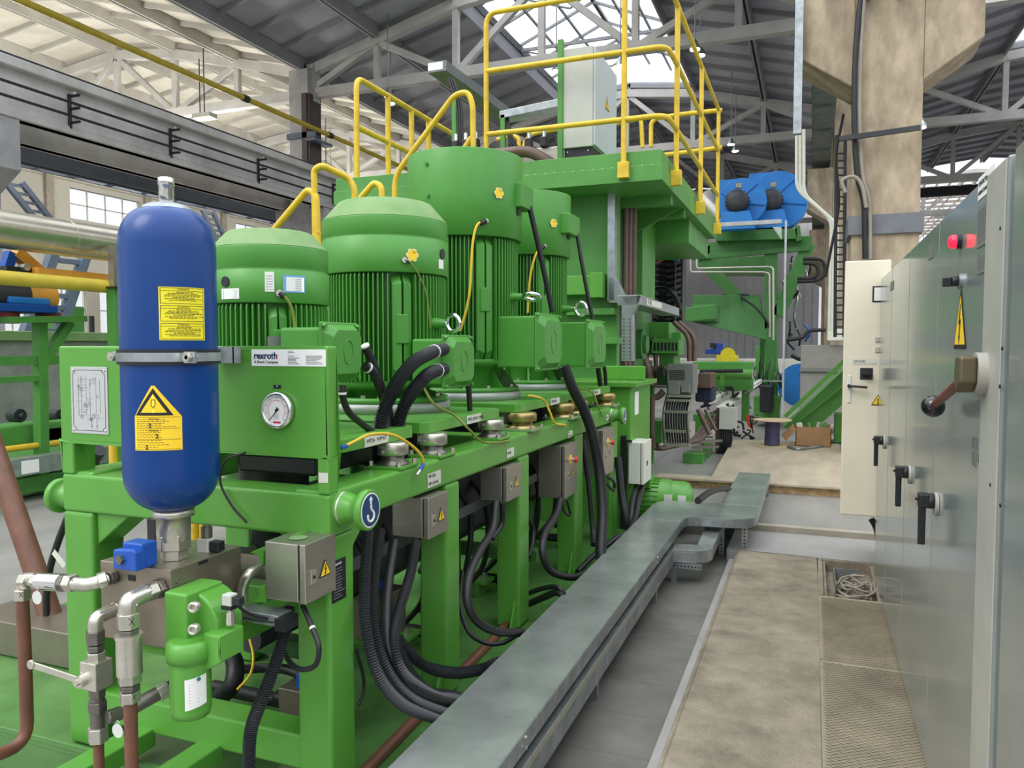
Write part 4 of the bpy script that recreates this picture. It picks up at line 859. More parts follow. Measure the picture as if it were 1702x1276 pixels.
p = PY(470, 1185, 2.45); t = thing('pan_valve', 'small steel valve block on the pan behind the front right post', 'valve block', p)
MB().box(p.x-.02, p.x+.13, p.y, p.y+.12, p.z-.02, p.z+.1).build('block', MAN, t, .003); MB().cyl((p.x-.02, p.y+.05, p.z+.03), (p.x-.07, p.y+.05, p.z+.03), .03, seg=12).build('port', DRK, t); MB().box(p.x+.05, p.x+.13, p.y+.02, p.y+.08, p.z+.1, p.z+.16).build('blue_coil', BL2, t, .004)
MB().box(p.x, p.x+.12, p.y+.02, p.y+.1, .045, p.z-.02).build('foot', G, t)
t = thing('manifold', 'steel manifold with blue valve on the pan between front and second posts', 'valve block', (-1.95, 3.2, .05))
MB().box(-2.05, -1.85, 3.1, 3.3, .2, .42).build('block', MAN, t, .004); MB().box(-2.0, -1.9, 3.12, 3.2, .42, .52).build('blue_valve', BL2, t, .005); MB().box(-2.05, -1.85, 3.12, 3.28, .045, .2).build('foot', G, t)
for y0, l in ((3.3, 'green angle rail with bolts across the pan, nearer one'), (4.3, 'green angle rail with bolts across the pan, farther one')):
    t = thing('angle_rail', l, 'rail', (-1.95, y0, .05)); MB().box(-2.0, -1.9, y0, y0+.7, .045, .12).box(-2.05, -1.85, y0, y0+.7, .12, .14).build('rail', G, t, .004)
    for k in range(3): MB().hex((-1.9, y0+.1+.25*k, .14), (-1.9, y0+.1+.25*k, .17), .016).build('bolt', ZN, t)
# ---------------------------------------------------------------- vibration plates and mounts
def plate(y0, y1, label, x1=-1.54, z0=1.222, z1=1.27):
    c = .03; P = [(-2.6, y0), (x1-c, y0), (x1, y0+c), (x1, y1-c), (x1-c, y1), (-2.6, y1)]
    t = thing('mounting_plate', label, 'plate', (-2.06, (y0+y1)/2, z0)); MB().prism([(x, y, z0) for x, y in P], (0, 0, z1-z0)).build('plate', G, t, .002)
    return t
def mount(x, y, r, m, label, z0=1.12, z1=1.222):
    t = thing('vibration_mount', label, 'mount', (x, y, z0)); MB().box(x-r*1.2, x+r*1.2, y-r*1.15, y+r*1.15, z0, z0+.012).build('base', G if m is not GOL else DUST, t, .002)
    MB().lathe([(r*1.05, z0+.012), (r*1.05, z0+.018), (r*.75, z0+.03), (r*.7, z0+.05)], (x, y, 0), seg=24).build('foot', DZN if m is ZN else GOL, t)
    MB().lathe([(r*.85, z0+.05), (r, z0+.052), (r, z0+.09), (r*.9, z1-.001)], (x, y, 0), seg=28).build('bell', m, t)
    for s in (-1, 1):
        for u in (-1, 1): MB().hex((x+s*r, y+u*r, z0+.012), (x+s*r, y+u*r, z0+.03), .01).build('bolt', ZN, t)
for i, (y0, y1, l, s, py0) in enumerate(((2.27, 2.84, 'green plate under the first motor, tape label on its edge', 'WP2A  WPFAT', (605, 745)), (2.93, 3.79, 'green plate under the second motor, tape label on its edge', 'MP2A MP2AT MP2A', (775, 700)), (4.06, 5.03, 'green plate under the third motor, tape label on its edge', 'MPAPAE', (915, 668)), (5.1, 6.2, 'green plate under the fourth motor, tape label on its edge', 'MPAPA', (987, 649)))):
    t = plate(y0, y1, l); a = PX(py0[0], py0[1], -1.54); tape(basis((-1.5385, a.y, 1.224), (0, 1, 0), (0, 0, 1)), (.17, .17, .18, .18)[i], .042, t, s, .022 if i < 2 else .03)
for (y, r, m, l) in ((2.66, .062, ZN, 'silver bell mount under the first motor plate'), (3.0, .066, ZN, 'silver bell mount under the front corner of the second motor plate'), (3.66, .066, ZN, 'silver bell mount under the rear corner of the second motor plate'), (4.12, .085, GOL, 'brass bell mount under the front corner of the third motor plate'),
                     (4.88, .085, GOL, 'brass bell mount under the rear corner of the third motor plate'), (5.2, .085, GOL, 'brass bell mount under the front corner of the fourth motor plate'), (6.02, .085, GOL, 'brass bell mount under the rear corner of the fourth motor plate')):
    mount(-1.545, y, r, m, l)
mount(-2.55, 2.66, .062, DZN, 'dark bell mount seen through the panel opening, under the first plate')
tag(MB().box(-2.0, -1.66, 2.3, 2.7, 1.13, 1.2).build('black_tray', DRK, bevel=.01), 'black tray seen through the right opening of the panel', 'tray')
hose('bent_hose', [PY(165, 748, 2.6), PY(155, 765, 2.62), PY(146, 790, 2.65), PY(140, 815, 2.7)], .03, BLK, 'thick black hose seen through the left opening of the panel', 'hose')
# ground wires on the beam
hose('ground_wire', [PX(572, 742, -1.5), PX(590, 733, -1.5), PX(615, 722, -1.48), PX(650, 722, -1.46), PX(680, 737, -1.45), PX(700, 757, -1.445), PX(704, 775, -1.45)], .006, YL2 if 0 else YEL, 'bright yellow ground wire with blue ends arching over the beam', 'wire')
for a, b, m, l in (((566, 744), (576, 741), BL2, 'blue crimp end'), ((704, 770), (698, 782), BL2, 'blue crimp end'), ((698, 782), (692, 790), ZN, 'steel lug')):
    desc(MB().cyl(PX(*a, -1.5 if a[0] < 600 else -1.447), PX(*b, -1.5 if a[0] < 600 else -1.447), .0075, seg=10).build('crimp', m, bpy.data.objects['ground_wire']), l)
hose('green_ground_wire', [PX(705, 645, -1.62), PX(722, 672, -1.56), PX(755, 690, -1.53), PX(778, 712, -1.47), PX(805, 735, -1.455), PX(846, 733, -1.455)], .006, mat('olive_wire', (120, 128, 50), .5, var=0), 'olive ground wire curving from the second motor plate to the beam', 'wire')
hose('yellow_ground_wire', [PX(880, 657, -1.52), PX(903, 664, -1.5), PX(914, 685, -1.47), PX(922, 703, -1.455), PX(940, 706, -1.455)], .007, YEL, 'yellow ground wire from the third motor plate to the beam', 'wire')
hose('thin_ground_wire', [PX(965, 645, -1.52), PX(985, 653, -1.5), PX(993, 672, -1.47), PX(1001, 692, -1.455)], .006, MT['olive_wire'], 'thin olive ground wire from the fourth motor plate to the beam', 'wire')
# tank behind the frame
tk = thing('green_tank', 'tall green tank with flanged lid behind the last post', 'tank', (-1.8, 6.9, 0))
MB().box(-2.4, -1.43, 6.47, 7.3, -.05, 1.26).build('shell', G, tk, .02, 3); MB().box(-2.45, -1.38, 6.42, 7.36, 1.25, 1.29).build('lid_flange', G, tk, .004)
for k in range(7): MB().hex((-1.95+.085*k, 6.46, 1.29), (-1.95+.085*k, 6.46, 1.305), .013).build('bolt', ZN, tk)
MB().box(-1.83, -1.4, 6.9, 6.92, 1.29, 1.42).build('upright_plate', G, tk, .01); MB().box(-1.43, -1.426, 6.6, 6.75, 1.0, 1.2).build('white_sticker', WHT, tk)
# small floor motor
def small_motor(p, label):
    t = thing('floor_motor', label, 'motor', p); p = V(p)
    MB().lathe([(.1, 0), (.17, .03), (.19, .08), (.19, .2), (.2, .2), (.2, .5), (.15, .53)], p+V((.52, .1, .2)), (-1, -.1, 0), 32).build('shell', G, t)
    mb = MB()
    for k in range(30):
        a = 2*pi*k/30; d = V((0, cos(a), sin(a))); c0 = p+V((.24, .07, .2)); mb.beam(c0+d*.2, c0+d*.2+V((-.24, -.02, 0)), .01, .02, up=d)
    mb.build('cooling_fins', G, t); MB().box(p.x-.05, p.x+.2, p.y-.1, p.y+.2, p.z, p.z+.06).build('foot', G, t); MB().box(p.x+.02, p.x+.18, p.y-.12, p.y+.06, p.z+.34, p.z+.44).build('terminal_box', G, t, .01)
    MB().torus(p+V((.1, .05, .5)), (0, 1, .2), .04, .01).build('eye_bolt', ZN, t)
    for dx in (.3, .42): MB().box(p.x+dx, p.x+dx+.07, p.y-.125, p.y-.12, p.z+.2, p.z+.3).build('sticker', WHT, t)
small_motor(PZ(1052, 868, .0), 'small green ribbed motor lying on the floor behind the tray bend')
hose('tray_cable', [PX(1160, 832, -.72), PX(1180, 818, -.72), PX(1205, 812, -.72), PX(1225, 820, -.65)], .025, BLK, 'black cable curving up into the far end of the tray')

t = thing('suction_manifold', 'long dark manifold under the motor plates inside the frame', 'manifold', (-2.05, 4.2, .5))
MB().box(-2.3, -1.85, 2.75, 3.4, .5, .93).box(-2.3, -1.85, 3.65, 4.4, .5, .93).box(-2.3, -1.85, 4.7, 5.5, .5, .93).build('housing', DRK, t, .03) if 0 else [MB().box(-2.3, -1.82, a, b, .52, .94).build('housing', DRK, t, .03) for a, b in ((2.72, 3.38), (3.62, 4.36), (4.62, 5.48))]
MB().cyl((-2.05, 2.4, .45), (-2.05, 6.0, .45), .06, seg=16).build('manifold_pipe', DST, t); [MB().box(-2.1, -2.0, y, y+.06, .045, .4).build('foot', PAN, t) for y in (2.8, 4.2, 5.6)]
rr = random.Random(31)
for k in range(14):
    y = 2.5+.25*k; x = -1.75+rr.uniform(-.06, .06)
    hose('inner_hose', [(x-.15, y, .9), (x, y+.05, .7), (x-.02, y+.1+rr.uniform(-.1, .1), .35), (x-.2, y+.2, .12)], .016, BLK, 'black hose hanging inside the frame under the motor plates', 'hose', 'black hoses inside the frame')
# ================================================================ motors
MX = -2.06
def flower(M, r, parent):
    mb = MB(M); mb.cyl((0, 0, 0), (0, 0, .001), r*.72, seg=20)
    for k in range(6): a = k*pi/3; mb.cyl((r*.6*cos(a), r*.6*sin(a), 0), (r*.6*cos(a), r*.6*sin(a), .001+k*.0001), r*.38, seg=12)
    f = mb.build('flower_sticker', WHT, parent); mb = MB(M); mb.cyl((0, 0, .0012), (0, 0, .0022), r*.66, seg=20)
    for k in range(6): a = k*pi/3; mb.cyl((r*.58*cos(a), r*.58*sin(a), .001), (r*.58*cos(a), r*.58*sin(a), .0021+k*.0001), r*.33, seg=12)
    mb.build('sticker_center', YLB, f)
    return f
def termbox(t, X, y0, y1, z0, z1, R, m=GM):
    """cast terminal box with bolted lid facing +X"""
    ym, zm = (y0+y1)/2, (z0+z1)/2; w_, h_ = y1-y0, z1-z0; c = min(w_, h_)*.12
    b = MB().box(MX+R*.8, X-.035, y0+.015, y1-.02, z0+.02, z1-.02).build('terminal_box', m, t, .012, 3)
    def oc(k, x): return [(x, ym+sy*(w_/2*k-(c if a else 0)), zm+sz*(h_/2*k-(0 if a else c))) for sy, sz, a in ((-1, -1, 1), (1, -1, 1), (1, -1, 0), (1, 1, 0), (1, 1, 1), (-1, 1, 1), (-1, 1, 0), (-1, -1, 0))]
    MB().box(X-.035, X-.022, y0, y1, z0, z1).build('lid_flange', m, b, .008)
    A, Bq = oc(.92, X-.022), oc(.74, X+.012)
    mb = MB().add(A+Bq, [tuple(range(8, 16))]+[(i, (i+1) % 8, (i+1) % 8+8, i+8) for i in range(8)]); lid = mb.build('lid', m, b, .003)
    M = basis((X+.013, ym, zm), (0, 1, 0), (0, 0, 1)); s = min(w_, h_)
    MB(M).tube([V((s*.13*cos(u)*(1+.18*max(0, sin(u+pi/4))**8), s*.2*sin(u), 0)) for u in [2*pi*k/28 for k in range(29)]], .0022, 5).build('embossed_outline', m, lid)
    each('lid_bolt', m, b, [MB().hex((X-.022, yy, zz), (X-.008, yy, zz), .009) for yy, zz in ((y0+.014, z0+.014), (y1-.014, z0+.014), (y0+.014, z1-.014), (y1-.014, z1-.014))])
    return b
def motor(y, R, zt, zs, zseam, zc, zf, label, tb, dome=True, nf=60, pads=True, m=GM, Rc=None):
    """y axis position, R radius, zt top, zs shoulder, zseam, zc cover bottom, zf fins bottom"""
    c = (MX, y, 0); Rc = Rc or R
    t = thing('electric_motor', label, 'motor', (MX, y, 1.295))
    if dome:
        pr = [(Rc-.004, zc), (Rc, zc+.006), (Rc, zseam-.006), (Rc-.008, zseam), (Rc-.004, zseam+.006), (Rc-.002, zs-.006), (Rc-.004, zs), (Rc-.04, zs+.01)]
    else: pr = [(Rc-.012, zc), (Rc-.006, zc+.004), (Rc-.004, zseam), (Rc, zt-.004), (Rc-.002, zt), (Rc-.03, zt), (Rc-.032, zt-.05), (Rc*.4, zt-.05)]
    cv = MB().lathe(pr, c, seg=64).build('fan_cover', m, t)
    if dome:  # dusty crown grille
        MB().lathe([(Rc-.003, zs+.0005), (Rc*.74, zt-.006), (Rc*.70, zt)], c, seg=64).build('dusty_crown', DUST, t); MB().lathe([(Rc*.70, zt), (Rc*.66, zt+.002), (Rc*.1, zt+.004)], c, seg=48).build('crown_top', DUST, cv)
    core = MB().lathe([(R*.7, zf-.05), (R*.82, zf-.02), (R*.82, zc+.02)], c, seg=48).build('stator_core', m, t)
    mb = MB()
    for k in range(nf):
        a = 2*pi*(k+.5)/nf
        if pads and min(abs(((a-b+pi) % (2*pi))-pi) for b in (pi/4, 3*pi/4, -pi/4, -3*pi/4)) < .17: continue
        d = V((cos(a), sin(a), 0)); n = V((-sin(a), cos(a), 0))*.003; p0 = V(c)
        mb.add([p0+d*R*.8+n+V((0, 0, zf-.03)), p0+d*R*.97+n+V((0, 0, zf)), p0+d*R*.97+n+V((0, 0, zc-.02)), p0+d*R*.955+n+V((0, 0, zc-.004)), p0+d*R*.8+n+V((0, 0, zc)),
                p0+d*R*.8-n+V((0, 0, zf-.03)), p0+d*R*.97-n+V((0, 0, zf)), p0+d*R*.97-n+V((0, 0, zc-.02)), p0+d*R*.955-n+V((0, 0, zc-.004)), p0+d*R*.8-n+V((0, 0, zc))],
               [(0, 1, 2, 3, 4), (9, 8, 7, 6, 5), (0, 5, 6, 1), (1, 6, 7, 2), (2, 7, 8, 3), (3, 8, 9, 4)])
    mb.build('cooling_fins', m, t)
    for a in (pi/4, 3*pi/4, -pi/4, -3*pi/4):
        d = V((cos(a), sin(a), 0)); n = V((-sin(a), cos(a), 0)); w_ = R*.15; P = V(c)
        mb = MB()
        for s in (-1, 1):
            mb.add([P+d*R*.84+n*s*w_*.1+V((0, 0, zf-.02)), P+d*R*.99+n*s*w_*.1+V((0, 0, zf+.04)), P+d*R*.99+n*s*w_*.1+V((0, 0, zc-.05)), P+d*R*.84+n*s*w_*.1+V((0, 0, zc)),
                    P+d*R*.84+n*s*w_+V((0, 0, zf)), P+d*R*.93+n*s*w_+V((0, 0, zf+.06)), P+d*R*.93+n*s*w_+V((0, 0, zc-.06)), P+d*R*.84+n*s*w_+V((0, 0, zc-.02))],
                   [(0, 1, 2, 3), (7, 6, 5, 4), (1, 5, 6, 2), (2, 6, 7, 3), (0, 4, 5, 1), (3, 7, 4, 0)])
        zm = (zf+zc)/2
        mb.prism([P+d*R*.9+n*w_*.75+V((0, 0, zm-.08)), P+d*R*1.0+n*w_*.55+V((0, 0, zm-.08)), P+d*R*1.0-n*w_*.55+V((0, 0, zm-.08)), P+d*R*.9-n*w_*.75+V((0, 0, zm-.08))], (0, 0, .14))
        mb.build('cast_rib', m, t, .003)
    # end shield, gusseted base, flange, ring
    MB().lathe([(R*.92, zf), (R*.94, zf-.025), (R*.7, zf-.045), (R*.62, 1.335)], c, seg=48).build('end_shield', m, t)
    bs = MB().lathe([(R*.7, 1.345), (R*.98, 1.345), (R*.98, 1.318), (R*.7, 1.318)], c, seg=48).build('base_flange', m, t)
    for k in range(8):
        a = pi/8+k*pi/4; d = V((cos(a), sin(a), 0)); n = V((-sin(a), cos(a), 0))*.006; P = V(c)
        MB().prism([P+d*R*.62+n+V((0, 0, 1.345)), P+d*R*.95+n+V((0, 0, 1.345)), P+d*R*.66+n+V((0, 0, zf-.05))], -2*n).build('gusset', m, bs)
    for k in range(8): a = k*pi/4+.12; MB().hex((MX+R*.86*cos(a), y+R*.86*sin(a), 1.345), (MX+R*.86*cos(a), y+R*.86*sin(a), 1.36), .014).build('bolt', ZN, bs)
    MB().lathe([(R*.99, 1.318), (R*1.02, 1.316), (R*1.02, 1.271), (R*.99, 1.27)], c, seg=56).build('spacer_ring', mat('ring_grey', (168, 172, 168), .4, metal=.3) if 'ring_grey' not in MT else MT['ring_grey'], t)
    X, y0, y1, z0, z1 = tb; termbox(t, X, y0, y1, z0, z1, R, m)
    return t
def surf(R, y, px, py):
    """point and outward normal on the motor's skin seen at a pixel"""
    d = _ray(px, py); o = V((0, 0, H)); a = d.x**2+d.y**2; b = 2*(d.x*(-MX)+d.y*(-y)); cc = MX*MX+y*y-R*R
    disc = max(b*b-4*a*cc, 0); s = (-b-sqrt(disc))/(2*a); p = o+d*s; n = V((p.x-MX, p.y-y, 0)).normalized(); return p, n
def stick(t, R, y, px, py, w_, h_, m, name, off=.0015):
    p, n = surf(R, y, px, py); a0 = atan2(n.y, n.x); f = lambda u, v, k=0: V((MX+(R+k)*cos(a0+u/R), y+(R+k)*sin(a0+u/R), p.z+v))
    return patch([(-w_/2, -h_/2), (w_/2, -h_/2), (w_/2, h_/2), (-w_/2, h_/2)], f, m, name, t, 8, off), f
def plug(t, R, y, px, py, r):
    p, n = surf(R, y, px, py); MB().cyl(p, p+n*.004, r, seg=24).build('black_plug', DRK, t)
m1 = motor(2.577, .232, 2.055, 1.985, 1.895, 1.765, 1.44, 'first green motor with dusty domed cover, smallest and nearest', (-1.655, 2.375, 2.625, 1.465, 1.69), nf=60)
m2 = motor(3.487, .322, 2.325, 2.225, 2.13, 1.955, 1.43, 'second green motor with domed cover, corrugated conduits in its box', (-1.60, 3.27, 3.59, 1.395, 1.655), nf=84)
m3 = motor(4.472, .345, 2.765, 2.7, 2.5, 2.255, 1.52, 'third green motor, tallest with the open cylinder cover', (-1.50, 4.3, 4.75, 1.45, 1.8), dome=False, nf=84, Rc=.362)
m4 = motor(5.60, .318, 2.735, 2.68, 2.5, 2.27, 1.55, 'fourth green motor, farthest of the row, open cylinder cover', (-1.50, 5.4, 5.88, 1.43, 1.795), dome=False, nf=80, Rc=.336)
for t, Y, R, a in ((m1, 2.577, .232, [((375, 468), .02)]), (m2, 3.487, .322, [((735, 422), .026)]), (m3, 4.472, .362, [((862, 352), .024)]), (m4, 5.6, .336, [((945, 393), .024)])):
    for (px, py), r in a: plug(t, R, Y, px, py, r)
for px, py, w_, h_ in ((382, 488, .085, .04), (448, 468, .034, .075)): 
    s, f = stick(m1, .232, 2.577, px, py, w_, h_, WHT, 'white_sticker'); vs = MB()
    for i in range(6): vs.add([f(-w_*.4, -h_*.4+h_*.8*i/6, .0022), f(w_*.4*random.uniform(.3, 1), -h_*.4+h_*.8*i/6, .0022), f(w_*.4, -h_*.4+h_*.8*i/6+.002, .0022), f(-w_*.4, -h_*.4+h_*.8*i/6+.002, .0022)], [(0, 1, 2, 3)])
    vs.build('small_print', GIN, s)
s, f = stick(m1, .232, 2.577, 489, 472, .088, .066, mat('sticker_blue', (110, 165, 215), .5, var=0), 'blue_efficiency_label'); desc(s, 'blue and white efficiency label')
patch([(-.032, -.028), (.04, -.028), (.04, .026), (-.032, .026)], f, WHT, 'white_field', s, 6, .0022)
vs = MB()
for i in range(7): vs.add([f(.004, -.024+i*.007, .003), f(.03, -.024+i*.007, .003), f(.03, -.0225+i*.007, .003), f(.004, -.0225+i*.007, .003)], [(0, 1, 2, 3)])
vs.build('small_print', GIN, s)
s, f = stick(m1, .232, 2.577, 464, 570, .085, .05, LGB, 'type_plate')
s, f = stick(m2, .322, 3.487, 733, 439, .05, .045, WHT, 'white_sticker')
for t, R, Y, px, py, r in ((m2, .322, 3.487, 685, 424, .034), (m3, .362, 4.472, 829, 321, .036), (m4, .336, 5.6, 920, 371, .034)):
    p, n = surf(R, Y, px, py); flower(basis(p+n*.002, (-n.y, n.x, 0), (0, 0, 1)), r, t)
# bolts on the tall cover
p1, n1 = surf(.362, 4.472, 709, 272); p2, n2 = surf(.362, 4.472, 711, 325); MB().hex(p1, p1+n1*.012, .012).hex(p2, p2+n2*.012, .012).build('cover_bolts', GM, m3)
# eye bolts
def eye(t, px, py, X, R, Y, flat=False, r=.048):
    c = PX(px, py, X); b = V((MX+R*.85, c.y, c.z)); x = c-b
    MB().cyl(b, c-V((r*.9, 0, 0)), .035, .018, 16).build('eye_boss', t and GM, t)
    ax = (0, .35, 1) if flat else (.3, 1, .1)
    MB().torus(c, ax, r, r*.27, 24, 8).cyl(c-V((r*1.6, 0, 0)), c-V((r*.8, 0, 0)), r*.35, seg=12).build('eye_bolt', CHR, t)
eye(m2, 753, 537, -1.655, .322, 3.487, r=.042); eye(m3, 884, 493, -1.60, .345, 4.47, True, .05); eye(m4, 965, 513, -1.62, .318, 5.6, r=.05)
# aux boxes on the tall covers
for t, px0, px1, py0, py1, X, Rr in ((m3, 868, 887, 313, 343, -1.66, .362), (m4, 947, 964, 362, 387, -1.68, .336)):
    a, b = PX(px0, py1, X), PX(px1, py0, X); MB().box(MX+Rr-.05, X, a.y, b.y, a.z, b.z).build('sensor_box', GM, t, .008, 3)
tubes('motor_cable', [
    ('straight black cable from the sensor box down to the third motor box', x_([(880, 343), (892, 395), (905, 455), (918, 518)], (-1.67, -1.56)), .017, BLK, 0, ()),
    ('straight black cable from the sensor box down to the fourth motor box', x_([(959, 388), (966, 430), (975, 480), (985, 530)], (-1.69, -1.56)), .015, BLK, 0, ()),
    ('upper black cable from the first motor box, white tie', x_([(606, 575), (614, 590), (624, 615), (636, 650), (648, 690), (652, 722)], (-1.68, -1.64)), .018, BLK, 0, (.02,)),
    ('lower black cable from the first motor box, white tie', x_([(606, 608), (620, 618), (632, 645), (642, 680), (646, 722)], (-1.67, -1.62)), .02, BLK, 0, (.12,)),
    ('black cable looping from below the first motor box, white tie', x_([(570, 640), (570, 660), (580, 685), (600, 703), (620, 718)], (-1.6, -1.6)), .013, BLK, 0, (.2,)),
    ('upper corrugated conduit arching out of the second motor box, two ties', [PY(739, 580, 3.30), PY(728, 582, 3.2), PX(708, 590, -1.57), PX(688, 602, -1.565), PX(668, 625, -1.57), PX(650, 655, -1.58), PX(636, 690, -1.6), PX(632, 722, -1.62)], .030, BLG, .008, (.22,)),
    ('lower corrugated conduit arching out of the second motor box, one tie', [PY(739, 613, 3.30), PY(729, 615, 3.2), PX(712, 622, -1.55), PX(694, 640, -1.55), PX(678, 662, -1.56), PX(666, 690, -1.58), PX(658, 722, -1.6)], .030, BLG, .008, (.2,)),
    ('black cable between second and third motor plates', x_([(779, 641), (780, 660), (781, 682)], (-1.62, -1.62)), .014, BLK, 0, ()),
    ('double black cable below the fourth motor box, left one', x_([(994, 608), (996, 625), (998, 640)], (-1.55, -1.55)), .02, BLK, 0, ()),
    ('double black cable below the fourth motor box, right one', x_([(1004, 608), (1006, 622), (1007, 640)], (-1.54, -1.54)), .016, BLK, 0, ()),
])
def gwire(label, R, Y, pts, m=YEL, r=.006, k=.01):
    P = []
    for i, (a, b) in enumerate(pts):
        p, n = surf(R, Y, a, b); P.append(p+n*(k if i else .003))
    o = hose('ground_wire', P, r, m, label, 'wire'); p, n = surf(R, Y, *pts[0]); MB().cyl(p, p+n*.008, .013, seg=16).build('lug', ZN, o)
    MB().tube(cr(P[:2], 6)[:5], r*1.7, 8).build('black_sleeve', BLK, o)
gwire('yellow ground wire curving down the third motor', .362, 4.472, [(808, 367), (793, 374), (786, 400), (783, 440), (781, 480), (775, 515), (765, 550)], r=.008)
gwire('yellow ground wire curving down the fourth motor', .336, 5.6, [(905, 409), (893, 418), (885, 440), (880, 470), (877, 520)], r=.008)
gwire('thin green ground wire curving down the second motor', .33, 3.487, [(672, 432), (684, 440), (697, 462), (707, 490), (712, 530), (713, 545)], MT['olive_wire'], .0035)
gwire('yellow green ground wire curving down the first motor', .236, 2.577, [(464, 487), (475, 497), (484, 515), (488, 545), (488, 578)], MT['olive_wire'], .006)
# ================================================================ press with platform
pr = thing('hydraulic_press', 'big green press body with overhanging work platform behind the motors', 'press', (-2.8, 8, 0))
PX1, PYY = -1.255, 6.8
MB().box(-4.6, PX1, PYY, 10.75, 3.055, 3.315).build('platform_deck', GD, pr, .004)
MB().box(-4.62, PX1+.012, PYY-.012, 10.76, 3.048, 3.185).build('platform_kickplate', GD, pr, .003)
MB().box(-3.4, PX1-.08, 9.0, 10.7, 2.78, 3.055).build('underside_box', GD, pr, .006)
for y in (7.5, 8.3): MB().box(-4.4, PX1-.03, y, y+.08, 2.96, 3.055).build('underside_beam', GD, pr, .003)
MB().prism([(PX1-.03, 8.2, 3.055), (-2.0, 8.2, 3.055), (-2.0, 8.2, 2.7)], (0, .04, 0)).build('bracket_plate', GD, pr)
MB().box(-2.9, -1.80, 7.4, 7.75, -.1, 3.055).build('main_column', GD, pr, .01); MB().box(-2.9, -1.76, 7.3, 7.42, -.1, 3.05).build('front_flange', GD, pr, .006)
MB().box(-2.9, -1.72, 8.3, 9.0, 2.1, 3.05).build('rear_column', GD, pr, .01); MB().box(-2.9, -1.9, 7.75, 9.6, -.1, 3.05).build('core_body', TWG, pr, .01)
MB().prism([(-1.9, 7.76, 1.5), (-1.68, 7.76, 1.2), (-1.68, 7.76, -.1), (-1.9, 7.76, -.1)], (0, .3, 0)).build('lower_buttress', TWG, pr, .01)
MB().cyl((-1.86, 8.3, 1.62), (-1.70, 8.3, 1.62), .16, seg=28).cyl((-1.70, 8.3, 1.62), (-1.66, 8.3, 1.62), .1, seg=24).build('round_cover', TWG, pr)
a, b = PY(950, 460, 7.25), PY(992, 490, 7.25); MB().box(a.x-.15, b.x, 7.15, 7.3, b.z, a.z).build('bolted_box', G, pr, .006)
a, b = PY(985, 455, 7.2), PY(1005, 495, 7.2); mb = MB().box(a.x, b.x, 7.1, 7.28, b.z, a.z); mb.build('bolted_flange', G, pr, .004)
MB().box(-2.3, -1.76, 7.2, 7.3, 1.9, 1.96).box(-2.5, -1.7, 7.1, 7.3, 1.62, 1.68).build('ledges', GD, pr, .004)
MB().box(-4.6, -2.9, 7.6, 10.5, -.1, 3.0).build('rear_body', GD, pr, .01)
each('weld_stud', WHT, pr, [MB().hex((-2.5+k*.09, PYY-.013, 3.185), (-2.5+k*.09, PYY-.016, 3.185), .0045) for k in range(14)])
# galvanised duct and brown pipes beside the column
t = thing('cable_duct', 'galvanised vertical duct running down the press column to the tray', 'duct', PY(1025, 500, 7.2))
MB().box(PY(1012, 350, 7.25).x, PY(1024, 350, 7.25).x, 7.2, 7.3, PY(1015, 500, 7.25).z, 3.05).build('upper_channel', GLV, t, .002)
MB().prism([PY(1012, 462, 7.2), PY(1024, 462, 7.2), PY(1037, 490, 7.2), PY(1037, 503, 7.2), PY(1012, 503, 7.2)], (0, .1, 0)).build('shoulder', GLV, t, .002)
MB().prism([PY(1033, 493, 6.95), PY(1066, 490, 6.95), PY(1063, 500, 6.95), PY(1051, 522, 6.95), PY(1051, 600, 6.95), PY(1033, 600, 6.95)], (0, .1, 0)).build('lower_channel', GLV, t, .002)
mb = MB()
for k in range(12): p = PY(1037, 530+k*6, 6.949); mb.cyl(p, p+V((0, -.003, 0)), .006, seg=8); p = PY(1047, 530+k*6, 6.949); mb.cyl(p, p+V((0, -.003, 0)), .006, seg=8)
mb.build('punched_holes', DRK, t)
a, b = PY(1066, 490, 6.95), PY(1129, 512, 9.2)
t = thing('cable_duct', 'galvanised cable duct arm with handwritten number reaching behind the press', 'duct', a)
mb = MB(); mb.prism([a, a+V((.0, 0, -.09)), a+V((-.22, 0, -.09)), a+V((-.22, 0, 0))], b-a); mb.build('channel', GLV, t, .002)
tape(basis(a+(b-a)*.1+V((.003, 0, -.075)), b-a, (0, 0, 1)), .8, .06, t, '5V-085', .07)
for k, (px, y) in enumerate(((1039, 7.6), (1046, 7.65), (1053, 7.7))):
    p = PY(px, 450, y); tag(MB().cyl((p.x, y, .4), (p.x, y, 3.04), .03, seg=12).build('riser_pipe', BRF), 'brown riser pipe beside the press column, %s of three' % ('left', 'middle', 'right')[k], 'pipe')
